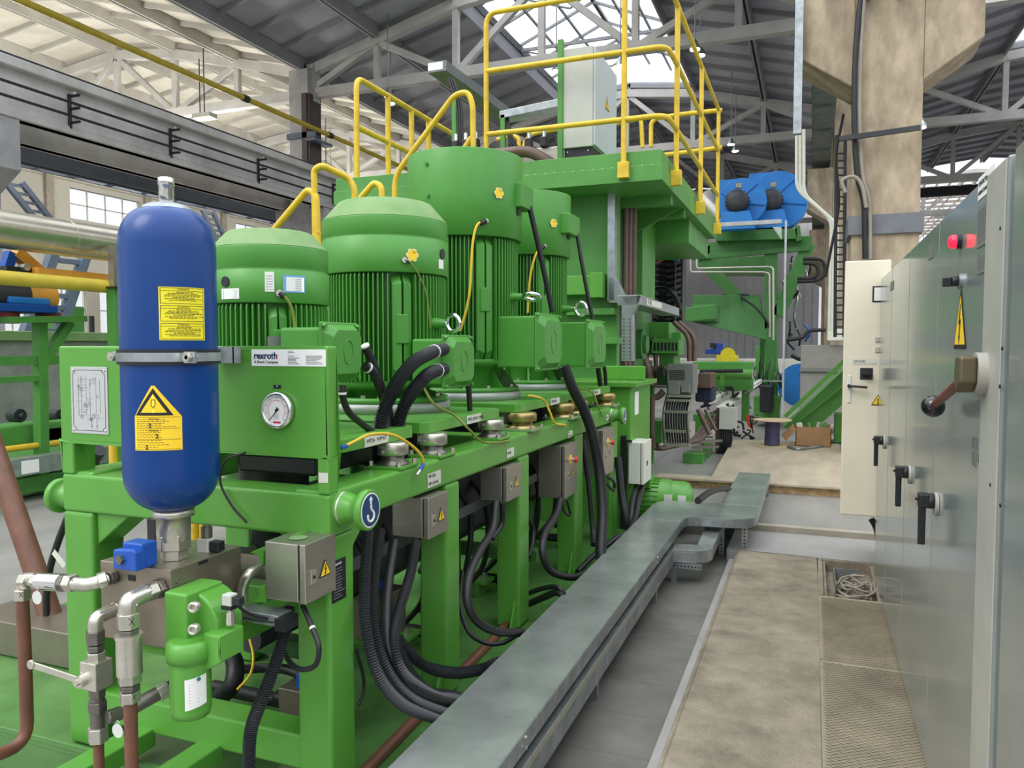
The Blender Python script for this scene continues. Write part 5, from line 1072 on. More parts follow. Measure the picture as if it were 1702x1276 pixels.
# platform railings
def rail(name, label, paths, posts=(), r=.024, m=YEL, clamps=()):
    t = thing(name, label, 'railing', paths[0][0])
    for p in paths: MB().tube(fil(p, .12, 6), r, 10).build('rail', m, t)
    for p in posts: MB().tube(p, r*1.05, 10).build('post', m, t)
    for c in clamps: MB().box(c.x-.05, c.x+.05, c.y-.03, c.y+.03, c.z-.07, c.z+.07).build('clamp', m, t, .004)
    return t
yf = 6.76; xs = -1.2
def F(px, py): return PY(px, py, yf)
def Sd(px, py): return PX(px, py, xs)
ztop, zm, zl = F(812, 22).z, F(812, 118).z, F(812, 223).z
xl = F(808, 100).x; xr = xs; ye = 10.6
t = rail('platform_railing', 'yellow tubular railing round the front and right of the work platform', [
    [V((xl, yf, 3.1)), V((xl, yf, ztop)), V((F(900, 5).x, yf, ztop)), V((xr, yf, ztop)), V((xr, 7.0, ztop)), V((xr, ye, ztop))],
    [V((xl, yf, zm)), V((xr-.01, yf, zm)), V((xr, 7.1, zm)), V((xr, ye, zm))], [V((xl, yf, zl)), V((xr-.01, yf, zl)), V((xr, 7.1, zl)), V((xr, ye, zl))]],
    posts=[[V((F(1037, 200).x, yf, 3.08)), V((F(1037, 200).x, yf, ztop+.4))]]+[[V((xr, y, 3.08)), V((xr, y, ztop))] for y in (7.25, 8.9, 10.55)],
    clamps=[V((F(1037, 200).x, yf, 3.15)), V((xr, 7.25, 3.15)), V((xr, 8.9, 3.15)), V((xr, 10.55, 3.15))])
yb = 10.7
t = rail('rear_railing', 'yellow railing loops along the rear edge of the work platform', [[PY(1025, 205, yb), PY(1040, 201, yb), PY(1064, 197, yb), PY(1066, 205, yb), PY(1068, 245, yb)], [PY(1082, 244, yb), PY(1082, 205, yb), PY(1090, 197, yb), PY(1130, 190, yb), PY(1200, 183, yb)], [PY(1100, 258, yb), PY(1200, 245, yb)],
     [PY(826, 232, yb), PY(855, 226, yb), PY(862, 230, yb), PY(863, 250, yb)], [PY(868, 262, yb), PY(872, 235, yb), PY(885, 222, yb), PY(925, 215, yb)]], r=.03)
xL = -4.45
def Lf(px, py): return PX(px, py, xL)
zt = Lf(595, 130).z; z2 = Lf(597, 213).z; z3 = Lf(600, 300).z
t = rail('left_railing', 'yellow railing along the far left edge of the work platform', [
    [V((xL, Lf(593, 300).y, Lf(593, 345).z)), V((xL, Lf(593, 200).y, zt)), V((xL, 10.6, zt))], [V((xL, Lf(593, 200).y, z2)), V((xL, 10.6, z2))], [V((xL, Lf(593, 200).y, z3)), V((xL, 10.6, z3))]],
    posts=[[V((xL, y, 3.0)), V((xL, y, zt))] for y in (Lf(645, 200).y, Lf(684, 200).y, Lf(712, 200).y)], r=.03)
ys = 6.35
t = rail('stair_railing', 'yellow sloping handrail of the stair rising behind the tall motors', [
    [PY(656, 420, ys), PY(656, 292, ys), PY(755, 158, ys), PY(778, 152, ys), PY(786, 175, ys), PY(787, 300, ys)], [PY(745, 290, ys), PY(784, 228, ys)]], r=.026)
t = rail('short_handrail', 'short yellow handrail loop rising behind the second motor', [[PY(560, 380, 5.6), PY(588, 342, 5.6), PY(622, 303, 5.6), PY(634, 310, 5.6), PY(637, 380, 5.6)]], r=.026)
t = rail('landing_railing', 'yellow landing guard rail standing behind the first and second motors', [[PY(525, 420, 5.0), PY(522, 282, 5.0), PY(535, 275, 5.0), PY(580, 296, 5.2), PY(590, 315, 5.2), PY(588, 400, 5.2)], [PY(440, 400, 5.0), PY(512, 314, 5.0), PY(526, 325, 5.0), PY(529, 420, 5.0)], [PY(505, 420, 5.0), PY(530, 385, 5.0)]], r=.026)
# stair body below, mostly hidden
mb = MB()
for k in range(7): mb.box(-4.6+.26*k, -4.3+.26*k, 5.2, 6.1, .3+.3*k-.04, .3+.3*k)
mb.beam((-4.7, 5.2, .1), (-2.9, 5.2, 2.3), .05, .2); mb.beam((-4.7, 6.1, .1), (-2.9, 6.1, 2.3), .05, .2)
tag(mb.build('access_stair', GD), 'green access stair behind the motors', 'stair')
# platform cabinet
t = thing('platform_cabinet', 'tall grey control cabinet with yellow shock sign on the work platform', 'cabinet', (-2.0, 7.3, 3.4))
a, b = PY(935, 250, 6.95), PY(985, 240, 6.95); x2 = b.x; yB = PX(1022, 240, x2).y; zt_ = PY(985, 75, 6.95).z
MB().box(a.x, x2, 6.95, yB, 3.44, zt_).build('body', BXG, t, .006); MB().box(x2, x2+.02, 6.96, yB-.01, 3.45, zt_-.01).build('door', mat('cabinet_cool', (190, 198, 204), .4, var=.03), t, .006)
MB().box(a.x+.01, x2-.01, 6.98, yB-.02, 3.315, 3.44).build('plinth', DRK, t); warn(basis((x2+.021, (6.95+yB)/2+.02, 3.95), (0, 1, 0), (0, 0, 1)), .15, t)
each('plinth_screw', WHT, t, [MB().cyl((x, 6.98, z), (x, 6.975, z), .007, seg=8) for x in (a.x+.04, x2-.05) for z in (3.35, 3.41)])
for k, (px, y, zt2, l) in enumerate(((931, 6.93, 65, 'green upright post left of the platform cabinet'), (754, 7.4, 165, 'left green upright post carrying the overhead cable duct'), (835, 7.4, 190, 'right green upright post carrying the overhead cable duct'))):
    p = PY(px, zt2, y); tag(MB().box(p.x-.025, p.x+.025, y, y+.05, 3.315, p.z).build('upright_post', GD, bevel=.003), l, 'post')
a, b = PY(722, 112, 7.5), PY(833, 192, 9.6)
t = thing('overhead_cable_duct', 'long galvanised cable duct overhead, running away above the platform', 'duct', a)
MB().prism([a+V((-.08, 0, -.05)), a+V((.14, 0, -.05)), a+V((.14, 0, .06)), a+V((-.08, 0, .06))], PX(838, 195, a.x+.05)-a).build('channel', mat('duct_grey', (120, 124, 126), .5, metal=.4), t, .003)
MB().box(a.x-.075, a.x+.1, a.y-.003, a.y, a.z-.03, a.z+.05).build('end_label', WHT, t)
a, b = PY(830, 197, 7.4), PY(930, 176, 7.4)
tag(MB().prism([a, b, b+V((0, 0, .075)), a+V((0, 0, .075))], (0, .2, 0)).build('branch_cable_duct', GLV, bevel=.003), 'short bright galvanised duct from the overhead duct to the platform cabinet', 'duct')
for k in range(3):
    hose('drop_cable', [PY(745+k*4, 130, 7.45), PY(758+k*4, 170, 7.42), PY(762+k*3, 215, 7.4), PY(760+k*5, 245, 7.38)], .014, BLK, 'black cable dropping from overhead duct at the left green post', 'cable', 'black drop cables at the left green post')
    hose('drop_cable', [PY(838+k*3, 195, 7.45), PY(842+k*3, 215, 7.42), PY(848+k*4, 238, 7.4), PY(856+k*6, 250, 7.4)], .012, BLK, 'black cable dropping from the duct end at the right green post', 'cable', 'black drop cables at the right green post')
# valves and pipes on the platform
def valve_cluster(px, py, Y, s, label, m=STL):
    p = PY(px, py, Y); t = thing('valve_cluster', label, 'valves', (p.x, p.y, 3.315))
    MB().box(p.x-.16*s, p.x+.16*s, Y, Y+.25, 3.315, p.z).build('block', m, t, .006)
    for k in range(3):
        x = p.x+(k-1)*.11*s; MB().box(x-.035, x+.035, Y-.05, Y+.03, p.z, p.z+.1).build('black_coil', DRK, t, .008); MB().cyl((x, Y-.01, p.z+.1), (x, Y-.01, p.z+.17), .022, seg=10).build('chrome_cap', CHR, t)
    return t
valve_cluster(775, 250, 7.2, 1.0, 'cluster of black and chrome valves behind the stair handrail'); valve_cluster(905, 245, 7.5, 1.5, 'steel valve block with black coils left of the platform cabinet')
for k, (pts, r, l) in enumerate((([(800, 258), (870, 252), (900, 262), (935, 285)], .055, 'thick brown pipe bending down behind the platform edge'), ([(815, 266), (850, 268), (880, 285)], .035, 'thinner brown pipe lying behind the platform edge'), ([(955, 232), (948, 246), (946, 265)], .03, 'short pale pipe stub beside the green upright post'))):
    hose('platform_pipe', [PY(a, b, 7.2+.15*k) for a, b in pts], r, BRF if k < 2 else GLV, l, 'pipe')
tag(MB().box(-3.2, -2.2, 7.9, 9.4, 3.315, 3.5).build('platform_base_box', BIN, bevel=.01), 'low pale box on the platform behind the valves', 'box')
# machinery right of the press column -------------------------------------------------
def Q(px, py, Y): return PY(px, py, Y)
def pbox(x0, y0, x1, y1, Y, d): a, b = Q(x0, y1, Y), Q(x1, y0, Y); return MB().box(a.x, b.x, Y, Y+d, a.z, b.z)
t = thing('side_machine', 'dark green side frame with slotted plate right of the galvanised duct', 'machine frame', Q(1100, 740, 9.6))
for a in ((1062, 535, 1112, 575), (1078, 565, 1127, 590), (1058, 600, 1072, 740), (1095, 590, 1120, 640), (1062, 700, 1100, 735)): pbox(*a, 9.6, .5).build('frame_plate', GD, t, .006)
s = pbox(1083, 563, 1128, 587, 9.45, .1).build('slotted_plate', GD, t, .004); mb = MB()
for k in range(7): mbq = Q(1088+k*6, 576, 9.44); mb.box(mbq.x-.014, mbq.x+.014, 9.445, 9.449, mbq.z-.05, mbq.z+.05)
mb.build('slots', INK, s)
for k, (pts, r, l) in enumerate((([(1062, 575), (1075, 610), (1082, 640)], .055, 'thick brown pipe slanting down beside the galvanised duct'), ([(1085, 660), (1084, 710), (1086, 745)], .03, 'brown riser beside the grey drive box'), ([(1050, 665), (1090, 660), (1103, 650)], .04, 'brown pipe elbow left of the grey drive box'), ([(1070, 613), (1100, 613), (1104, 608)], .04, 'upper brown pipe stub left of the grey drive box'),
        ([(1120, 535), (1143, 560), (1146, 600)], .03, 'brown pipe bending down right of the slotted plate'), ([(1128, 535), (1152, 560), (1154, 600)], .03, 'second brown pipe bending down right of the slotted plate'),
        ([(1160, 680), (1172, 705), (1180, 722)], .03, 'brown pipe leaning behind the cable chain'), ([(1172, 680), (1182, 700), (1190, 715)], .02, 'thin brown pipe leaning behind the cable chain'), ([(1087, 560), (1090, 600), (1092, 640)], .03, 'brown pipe standing before the slotted plate'))):
    hose('brown_line', [Q(a, b, 9.3+.03*k) for a, b in pts], r, BRF, l, 'pipe')
for k, l in enumerate(('nearest', 'middle', 'farthest')):
    tag(MB().tube(fil([Q(1084+k*4, 700, 9.7), Q(1084+k*4, 748, 9.7), V((Q(1150+k*6, 752, 10.2).x, 10.2+.05*k, .36)), V((Q(1188+k*8, 720, 13.2).x, 13.2, .5))], .12), .028, 10).build('floor_pipe_run', BRF), 'brown pipe run turning over the green foot blocks, %s of three' % l, 'pipe')
for k, py in enumerate((712, 722, 732)):
    tag(MB().beam(Q(1158-k*7, py+22, 10.4), Q(1200-k*6, py+20, 10.6), .03, .03).build('pipe_support_bar', DZN), 'thin steel bar under the brown floor pipes, %s' % ('rear one', 'middle one', 'front one')[k], 'bar')
t = thing('hose_stack', 'stack of black hose loops hanging beside the press column', 'hoses', Q(1110, 545, 11)); pbox(1083, 415, 1135, 545, 11.2, .3).build('backing', DRK, t, .01)
for k in range(12):
    py = 425+k*10; MB().tube(cr([Q(1086, py, 11.1), Q(1098, py+5, 10.95), Q(1114, py+5, 10.95), Q(1130, py, 11.1)], 4), .03, 6).build('hose_loop', BLK, t)
for px in (1083, 1101, 1120, 1133): pbox(px, 412, px+3, 548, 10.9, .05).build('strap', DZN if px in (1083, 1133) else DRK, t)
t = thing('press_crosshead', 'green crosshead beam with small valves above the black hose stack', 'beam', Q(1110, 415, 11)); pbox(1088, 408, 1150, 424, 11.0, .4).build('beam', TWG, t, .01); pbox(1118, 395, 1128, 412, 10.9, .2).build('block', GD, t, .01); pbox(1119, 424, 1128, 434, 10.85, .1).build('blue_valve', BLF, t, .01)
hose('orange_wire', [Q(1090, 432, 10.9), Q(1100, 422, 10.85), Q(1108, 418, 10.8), Q(1103, 430, 10.8), Q(1094, 436, 10.8)], .012, mat('orange_wire', (220, 90, 40), .5, var=0), 'thin orange wire looping above the black hose stack', 'wire')
hose('grey_loop_hose', [Q(1082, 480, 10.6), Q(1105, 480, 10.5), Q(1122, 492, 10.5), Q(1130, 515, 10.6)], .035, DRK, 'dark hose curving down in front of the black hose stack', 'hose')
t = thing('upper_side_bracket', 'green bracket block under the cable duct arm', 'bracket', Q(1110, 560, 9.9)); pbox(1080, 540, 1112, 552, 9.9, .3).build('top', GD, t, .006); pbox(1095, 552, 1132, 566, 9.8, .3).build('bottom', GD, t, .006); MB().cyl(Q(1066, 556, 10), Q(1096, 556, 10), .05, seg=14).build('shaft', BRF, t)
tag(pbox(1092, 610, 1104, 626, 9.2, .1).build('pipe_flange', DRK, bevel=.01), 'black square flange left of the grey drive box', 'flange')
tag(pbox(1078, 608, 1086, 770, 9.6, .1).build('dark_upright', GD), 'dark green upright behind the brown risers', 'post')
t = thing('drive_box', 'grey slotted drive box above the cable chain', 'drive box', Q(1130, 655, 9.4))
b_ = pbox(1108, 605, 1153, 655, 9.4, .35).build('body', LGB, t, .01); mb = MB()
for k in range(5): p = Q(1112, 616+k*3.4, 9.39); p2 = Q(1138, 616+k*3.4, 9.39); mb.box(p.x, p2.x, 9.396, 9.399, p.z-.006, p.z+.006)
mb.build('vents', INK, b_); pbox(1110, 635, 1130, 655, 9.32, .08).build('lower_cover', LGB, t, .006); pbox(1132, 640, 1146, 652, 9.32, .08).build('small_cover', LGB, t, .006)
t = thing('cable_chain', 'hanging cable drag chain with silver bars and black hoses', 'cable chain', Q(1125, 740, 9.3))
for k in range(9):
    px = 1109+k*4.2; MB().tube(cr([Q(px+8, 655, 9.5), Q(px, 672, 9.35), Q(px-2, 700, 9.3), Q(px+1, 735, 9.35)], 6), .014, 6).build('hose', BLK, t)
for py in (657, 664, 683, 715, 738): pbox(1102 if py > 670 else 1108, py, 1146 if py > 660 else 1150, py+3, 9.25, .12).build('cross_bar', ZN, t, .003)
for px in (1104, 1144): MB().tube(cr([Q(px+6, 655, 9.4), Q(px, 680, 9.3), Q(px-1, 710, 9.25), Q(px+1, 742, 9.3)], 6), .02, 6).build('side_link', DZN, t)
for a, l in (((1135, 753, 1168, 773), 'green foot block under the brown pipes, front one'), ((1168, 741, 1179, 764), 'green foot block under the brown pipes, rear one')):
    Y = 10.3 if a[0] == 1135 else 10.9; p = Q(a[0], a[1], Y); p2 = Q(a[2], a[1], Y); tag(MB().box(p.x, p2.x, Y, Y+.35, .045, p.z).build('foot_block', GD, bevel=.005), l, 'block')
p = Q(1192, 757, 11.4); tag(MB().box(p.x-.03, p.x+.06, 11.4, 11.48, .045, Q(1192, 680, 11.4).z).build('rusty_post', BRF), 'brown upright post behind the small grey box', 'post')
t = thing('grey_switch_box', 'small light grey box on the brown upright post by the floor cables', 'switch box', Q(1205, 712, 11.2)); pbox(1195, 678, 1216, 713, 11.2, .25).build('body', BXG, t, .006); pbox(1216, 678, 1224, 712, 11.22, .2).build('door_edge', BXG, t, .004)
for k in range(6):
    hose('box_cable', [Q(1200+k*3, 713, 11.35), Q(1200+k*3, 735, 11.35), Q(1192+k*3, 755, 11.4)], .018, BLK, 'black cable hanging under the small grey box', 'cable', 'black cables under the small grey box')
t = thing('white_duct_run', 'white conveyor side plates slanting through the machine', 'duct', Q(1210, 660, 12)); 
MB().prism([Q(1178, 672, 12), Q(1205, 655, 13), Q(1207, 646, 13), Q(1180, 664, 12)], (.05, 0, 0)).build('plate', BXW, t); MB().prism([Q(1190, 676, 12), Q(1262, 630, 15), Q(1262, 636, 15), Q(1200, 680, 12)], (.05, 0, 0)).build('plate', BXW, t)
# pump with dark flywheel area
rr = random.Random(12)
for k in range(26):
    a = rr.uniform(1165, 1265); b = rr.uniform(650, 735); pts = [Q(a+rr.uniform(-12, 12), b+rr.uniform(-10, 10), 12.2+k*.05) for _ in range(5)]
    hose('tangled_hose', pts, rr.choice((.012, .018, .022)), rr.choice((BLK, BLK, DRK, DZN)), 'black hose in the tangle between the press and the floor reel', 'hose', 'black hoses tangled between press and reel')
for k in range(4):
    hose('red_cable', [Q(1240+k*4, 690, 11.9), Q(1244+k*2, 706, 11.9), Q(1252, 714+k*2, 11.9)], .009, RED if k < 2 else BLK, 'thin loop in the small cable coil right of the grey box', 'cable', 'thin loops of the small cable coil')
t = tag(pbox(1160, 620, 1183, 645, 11, .5).build('brown_gear', BRF, bevel=.02), 'rust brown round housing right of the grey drive box', 'housing')
tag(pbox(1155, 644, 1185, 668, 11.2, .4).build('navy_pump', mat('navy_paint', (34, 44, 70), .5), bevel=.03), 'dark navy pump body below the rust brown housing', 'pump')
t = thing('roller_table', 'green roller table with long roller in the machine opening', 'roller table', Q(1210, 670, 12.5))
pbox(1152, 602, 1250, 614, 13, .6).build('top_beam', GD, t, .006); MB().cyl(Q(1182, 622, 12.5), Q(1250, 622, 12.5), .08, seg=20).build('roller', GD, t); pbox(1175, 630, 1250, 648, 12.7, .4).build('lower_plate', GD, t, .006); pbox(1197, 614, 1204, 640, 12.4, .05).build('strap', G, t)
pbox(1152, 690, 1192, 700, 12.6, .3).build('cross_member', GD, t); pbox(1155, 700, 1165, 740, 12.6, .2).build('leg', GD, t); pbox(1232, 650, 1245, 700, 12.9, .2).build('leg', GD, t)
MB().cyl(Q(1163, 617, 12.2), Q(1235, 616, 12.2), .03, seg=8).build('shaft', DRK, t)
# yellow and blue machine beyond
t = thing('yellow_machine', 'distant yellow and blue machine seen through the opening', 'machine', Q(1205, 600, 30)); pbox(1190, 590, 1224, 602, 30, 1).build('yellow_base', YL2, t, .05); MB().cyl(Q(1210, 590, 30), Q(1210, 590, 31), .28, seg=24).build('yellow_wheel_cover', YL2, t); pbox(1172, 580, 1202, 588, 30, .8).build('blue_table', BL2, t, .03); pbox(1184, 570, 1202, 582, 30.1, .6).build('blue_head', BL2, t, .03); pbox(1180, 570, 1188, 578, 29.9, .2).build('dark_motor', DRK, t)
MB().box(Q(1200, 602, 30.5).x-.5, Q(1225, 602, 30.5).x, 30, 31, .045, Q(1200, 602, 30.5).z).build('stand', WLG, t)
tag(MB().box(-9, 0, 31.5, 33, .045, Q(1200, 596, 31.5).z).build('pale_storage', BXW, bevel=.05), 'long pale wrapped stack beyond the yellow machine', 'stack')
# ---------------------------------------------------------------- cooling tower with fans
ty = 16.0
tw = thing('fan_tower', 'tall green steel tower with diagonal braces carrying the blue fans', 'tower', Q(1280, 700, ty))
def bar(x0, y0, x1, y1, w_, d=.35, Y=ty, n='beam', m=TWG): MB().beam(Q(x0, y0, Y)+V((0, d/2, 0)), Q(x1, y1, Y)+V((0, d/2, 0)), d, w_, up=(0, 0, 1) if abs(x1-x0) > abs(y1-y0) else (1, 0, 0)).build(n, m, tw, .008)
bar(1150, 415, 1350, 402, .24); bar(1150, 428, 1345, 412, .1, .1, ty-.05); bar(1163, 420, 1180, 420, .3); bar(1165, 430, 1275, 545, .24, .3, n='brace'); bar(1345, 405, 1292, 525, .24, .3, n='brace'); bar(1281, 418, 1281, 700, .24, .3, n='post'); bar(1268, 560, 1268, 700, .12, .3, ty+.5, 'post')
bar(1190, 392, 1325, 388, .2, 1.2, ty-.2); bar(1325, 375, 1328, 400, .1, 1.2, ty-.2); bar(1150, 520, 1190, 520, .3, 1.0, ty-1.5); bar(1140, 515, 1190, 515, .05, .4, ty-1.6)
MB().prism([Q(1135, 535, ty-2), Q(1190, 530, ty-2), Q(1190, 505, ty-2), Q(1135, 512, ty-2)], (0, .3, 0)).build('press_head_plate', TWG, tw, .01)
MB().prism([Q(1152, 490, ty-1.4), Q(1262, 490, ty), Q(1275, 565, ty), Q(1150, 535, ty-1.4)], (0, .3, 0)).build('inclined_chute', TWG, tw, .01)
MB().prism([Q(1165, 430, ty+2), Q(1275, 425, ty+2), Q(1275, 450, ty+2), Q(1190, 450, ty+2)], (0, 1.5, 0)).build('dark_belly', GB, tw)
pbox(1298, 350, 1322, 425, ty-.4, .3).build('duct_channel', GLV, tw) if 0 else None
ZGV = mat('pale_zinc', (190, 194, 196), .5, metal=.2, var=.12, scale=8)
t = thing('galvanised_frame', 'galvanised channel frame rising in front of the blue fans', 'duct', Q(1303, 690, ty-.6))
pbox(1299, 366, 1308, 690, ty-1.2, .1).build('upright', ZGV, t); pbox(1185, 364, 1299, 377, ty-1.2, .1).build('top_channel', ZGV, t); MB().prism([Q(1284, 377, ty-1.2), Q(1299, 377, ty-1.2), Q(1299, 398, ty-1.2)], (0, .1, 0)).build('corner', ZGV, t)
for x0, y0, pts, l in ((0, 0, [(1148, 395), (1148, 452), (1270, 452), (1279, 455), (1279, 560)], 'thin steel pipe running across and down the fan tower, outer'), (0, 0, [(1158, 395), (1158, 446), (1280, 443), (1285, 447), (1285, 565)], 'thin steel pipe running across and down the fan tower, inner')):
    tag(MB().tube(fil([Q(a, b, ty-.35) for a, b in pts], .05), .022, 8).build('thin_pipe', ZN), l, 'pipe')
def fan(px, py, label, r=.46, Y=ty, mx=0):
    c = Q(px, py, Y); t = thing('blower_fan', label, 'fan', (c.x, c.y, c.z-r))
    MB().cyl(c+V((0, .1, 0)), c+V((0, .5, 0)), r, seg=48).build('scroll_housing', BLF, t, .01)
    MB().box(c.x-r*.9, c.x-.02, c.y+.11, c.y+.49, c.z+.05, c.z+r*.98).build('outlet', BLF, t, .01)
    m_ = c+V((mx, 0, 0))
    for a in (50, 150, 270, 350): d = V((cos(rad(a)), 0, sin(rad(a)))); MB().beam(m_+d*.2+V((0, .085, 0)), c+d*(r-.02)+V((0, .085, 0)), .03, .03, up=(0, 1, 0)).build('stiffener', BLF, t)
    MB().lathe([(.2, 0), (.21, .05), (.21, .3), (.16, .36), (.05, .36)], m_+V((0, .1, -.02)), (0, -1, 0), 28).build('motor', DST, t)
    mb = MB()
    for k in range(20): a = 2*pi*k/20; d = V((cos(a), 0, sin(a))); mb.beam(m_+d*.215+V((0, .05, -.02)), m_+d*.215+V((0, -.18, -.02)), .01, .02, up=d)
    mb.build('motor_fins', DST, t)
    MB().prism([m_+V((-.34, -.2, -.56)), m_+V((.34, -.2, -.56)), m_+V((.24, -.2, -.22)), m_+V((-.26, -.2, -.22))], (0, .3, 0)).build('pedestal', BLF, t, .01)
    p = MB().box(c.x-.12, c.x-.0, c.y+.09, c.y+.1, c.z+.27, c.z+.37).build('name_plate', LGB, t); text('CC', basis((c.x-.11, c.y+.089, c.z+.32), (1, 0, 0), (0, 0, 1)), .08, WHT, p)
    return t
fan(1232, 334, 'left blue centrifugal blower fan on the green tower', .46, ty-.5, -.07); fan(1290, 332, 'right blue centrifugal blower fan on the green tower', .58, ty, -.09)
t = tag(pbox(1190, 303, 1203, 345, ty+.1, .4).build('teal_inlet', mat('teal_paint', (30, 120, 140), .5), bevel=.02), 'teal inlet box left of the blue fans', 'inlet')
tag(MB().cyl(Q(1165, 330, ty), Q(1195, 360, ty), .25, seg=20).build('foil_elbow', ALU), 'silver duct elbow left of the blue fans', 'duct')
# hose loops right of the tower
for k, (pts, l) in enumerate((([(1335, 430), (1365, 432), (1372, 450), (1360, 465), (1325, 468)], 'outer black hose loop right of the tower brace'), ([(1335, 437), (1355, 440), (1360, 452), (1350, 462), (1325, 463)], 'inner black hose loop right of the tower brace'), ([(1310, 565), (1335, 560), (1345, 550), (1372, 548)], 'black hose from the tower base to the pale box'), ([(1315, 590), (1330, 597), (1345, 590)], 'black hose loop above the blue drum'), ([(1245, 430+60), (1225, 490), (1205, 500), (1192, 497), (1200, 490), (1215, 492)], 'black cable loop hanging in the tower'), ([(1225, 490), (1255, 510), (1275, 535), (1276, 545)], 'black cable drooping along the tower brace'))):
    hose('loose_hose', [Q(a, b, ty-.4) for a, b in pts], .035 if k < 4 else .02, BLK, l, 'hose')
rr = random.Random(4)
for k in range(16):
    a = rr.uniform(1256, 1292); hose('valve_hose', [Q(a, 600+rr.uniform(-12, 18), ty-.5), Q(a+rr.uniform(-8, 8), 625, ty-.6), Q(a+rr.uniform(-12, 12), 645, ty-.5)], .013, rr.choice((BLK, DZN, TWG)), 'short black hose at the foot of the fan tower', 'hose', 'short hoses at the foot of the fan tower')
t = thing('tower_base_machine', 'green machine base with dark pump at the foot of the fan tower', 'machine', Q(1275, 700, ty-.8)); pbox(1252, 660, 1296, 700, ty-.5, .6).build('base', GD, t, .01); pbox(1262, 640, 1285, 685, ty-.9, .4).build('dark_pump', DRK, t, .03); pbox(1255, 575, 1262, 640, ty-.6, .2).build('side_plate', GD, t, .01); pbox(1256, 632, 1300, 634, ty-.7, .05).build('grey_bar', GLV, t)
rr = random.Random(8)
for k in range(14):
    a = rr.uniform(1308, 1345); b = rr.uniform(425, 560)
    hose('cylinder_hose', [Q(a, b, ty+.3), Q(a+rr.uniform(-10, 10), b+12, ty+.2), Q(a+rr.uniform(-8, 8), b+26, ty+.3)], .022, rr.choice((BLK, DZN, BL2, ZN)), 'short hose or line clinging right of the fan tower', 'hose', 'short lines right of the fan tower')
# bin, blue drum, chute, pale box
t = tag(pbox(1329, 573, 1420, 690, 14.5, 1.2).build('grey_bin', BIN, bevel=.01), 'big grey sheet metal bin right of the fan tower', 'bin'); 
tag(pbox(1329, 612, 1420, 617, 14.46, .04).build('bin_rib', LGB), 'dark horizontal rib on the front of the grey bin', 'rib')
tag(MB().cyl(Q(1330, 640, 15.9), Q(1330, 640, 16.6), .42, seg=32).build('blue_drum', BLF), 'blue round housing left of the grey bin', 'housing')
tag(pbox(1375, 547, 1402, 566, 14.4, .3).build('pale_box', BXW, bevel=.01), 'small pale box under the white pipes on the grey bin', 'box')
for k in range(3):
    tag(MB().tube(fil([Q(1324+k*6, 215, 13.5), Q(1324+k*6, 315+k*4, 13.5), Q(1382+k*5, 365+k*4, 13.5), Q(1378+k*5, 550, 13.5)], .15), .026, 10).build('white_riser_pipe', BXW), '%s white pipe running down and across left of the big column' % ('leftmost', 'middle', 'rightmost')[k], 'pipe')
t = tag(MB().box(Q(1322, 0, 11).x, Q(1336, 0, 11).x, 11, 11.1, Q(1322, 222, 11).z, 7.0).build('vertical_duct', GLV, bevel=.003), 'grey vertical cable duct at the left edge of the big column', 'duct')
t = thing('inclined_conveyor', 'dark green inclined conveyor chute right of the cable reel', 'conveyor', Q(1330, 715, 12.3))
MB().prism([Q(1300, 712, 12.3), Q(1420, 598, 12.3), Q(1420, 655, 12.3), Q(1355, 712, 12.3)], (0, .8, 0)).build('side_plate', GD, t, .004)
MB().beam(Q(1305, 692, 12.2), Q(1420, 584, 12.2), .1, .06).beam(Q(1318, 708, 12.25), Q(1420, 625, 12.25), .04, .015).build('flange', G, t)
pbox(1387, 690, 1420, 735, 12.4, .5).build('rear_panel', GD, t)
# cable reel on the deck
c = PZ(1283, 741, .15); t = thing('cable_reel', 'wooden cable reel standing upright, wound with violet cable', 'cable reel', c); zt2 = PY(1283, 697, c.y).z
MB().cyl(c, c+V((0, 0, .012)), .26, seg=40).build('bottom_disc', PLW, t); MB().cyl((c.x, c.y, zt2-.012), (c.x, c.y, zt2), .27, seg=40).build('top_disc', PLW, t)
n = 40; z0_ = c.z+.012; hh = zt2-.012-z0_; MB().lathe([(.1+.004*(i % 2)+.012*abs(i-n/2)/n, z0_+hh*i/n) for i in range(n+1)], (c.x, c.y, 0), seg=32).build('wound_cable', PUR, t)
# cardboard box
c = PZ(1345, 745, .15); Y = c.y+.2; t = thing('cardboard_box', 'open cardboard box of offcuts with a flap hanging, on the deck', 'box', (c.x, Y, .15))
a, b = Q(1322, 738, Y), Q(1382, 711, Y); zb_ = .17; zt3 = b.z; a.x, b.x
MB().box(a.x, b.x, Y, Y+.01, zb_, zt3).box(a.x, b.x, Y+.5, Y+.51, zb_, zt3).box(b.x-.01, b.x, Y, Y+.5, zb_, zt3).box(a.x, a.x+.01, Y, Y+.5, zb_, zt3).box(a.x, b.x, Y, Y+.5, zb_-.01, zb_).build('walls', KRD, t)
MB().add([Q(1318, 704, Y), Q(1324, 714, Y), Q(1306, 733, Y-.05), Q(1298, 723, Y-.05), Q(1318, 704, Y+.02), Q(1324, 714, Y+.02), Q(1306, 733, Y-.03), Q(1298, 723, Y-.03)], [(0, 1, 2, 3), (7, 6, 5, 4), (0, 4, 5, 1), (1, 5, 6, 2), (2, 6, 7, 3), (3, 7, 4, 0)]).build('flap', KRD, t)
rr = random.Random(2)
for k in range(9):
    x = a.x+.03+rr.random()*(b.x-a.x-.1); tag(MB().beam((x, Y+.1+.04*k, zb_+.02), (x+rr.uniform(-.12, .12), Y+.15+.04*k, zt3+.04), .05, .02).build('offcut', rr.choice((BXW, DUST, TAP))), 'pale offcut strip sticking out of the cardboard box', 'offcut', 'offcuts in the cardboard box')
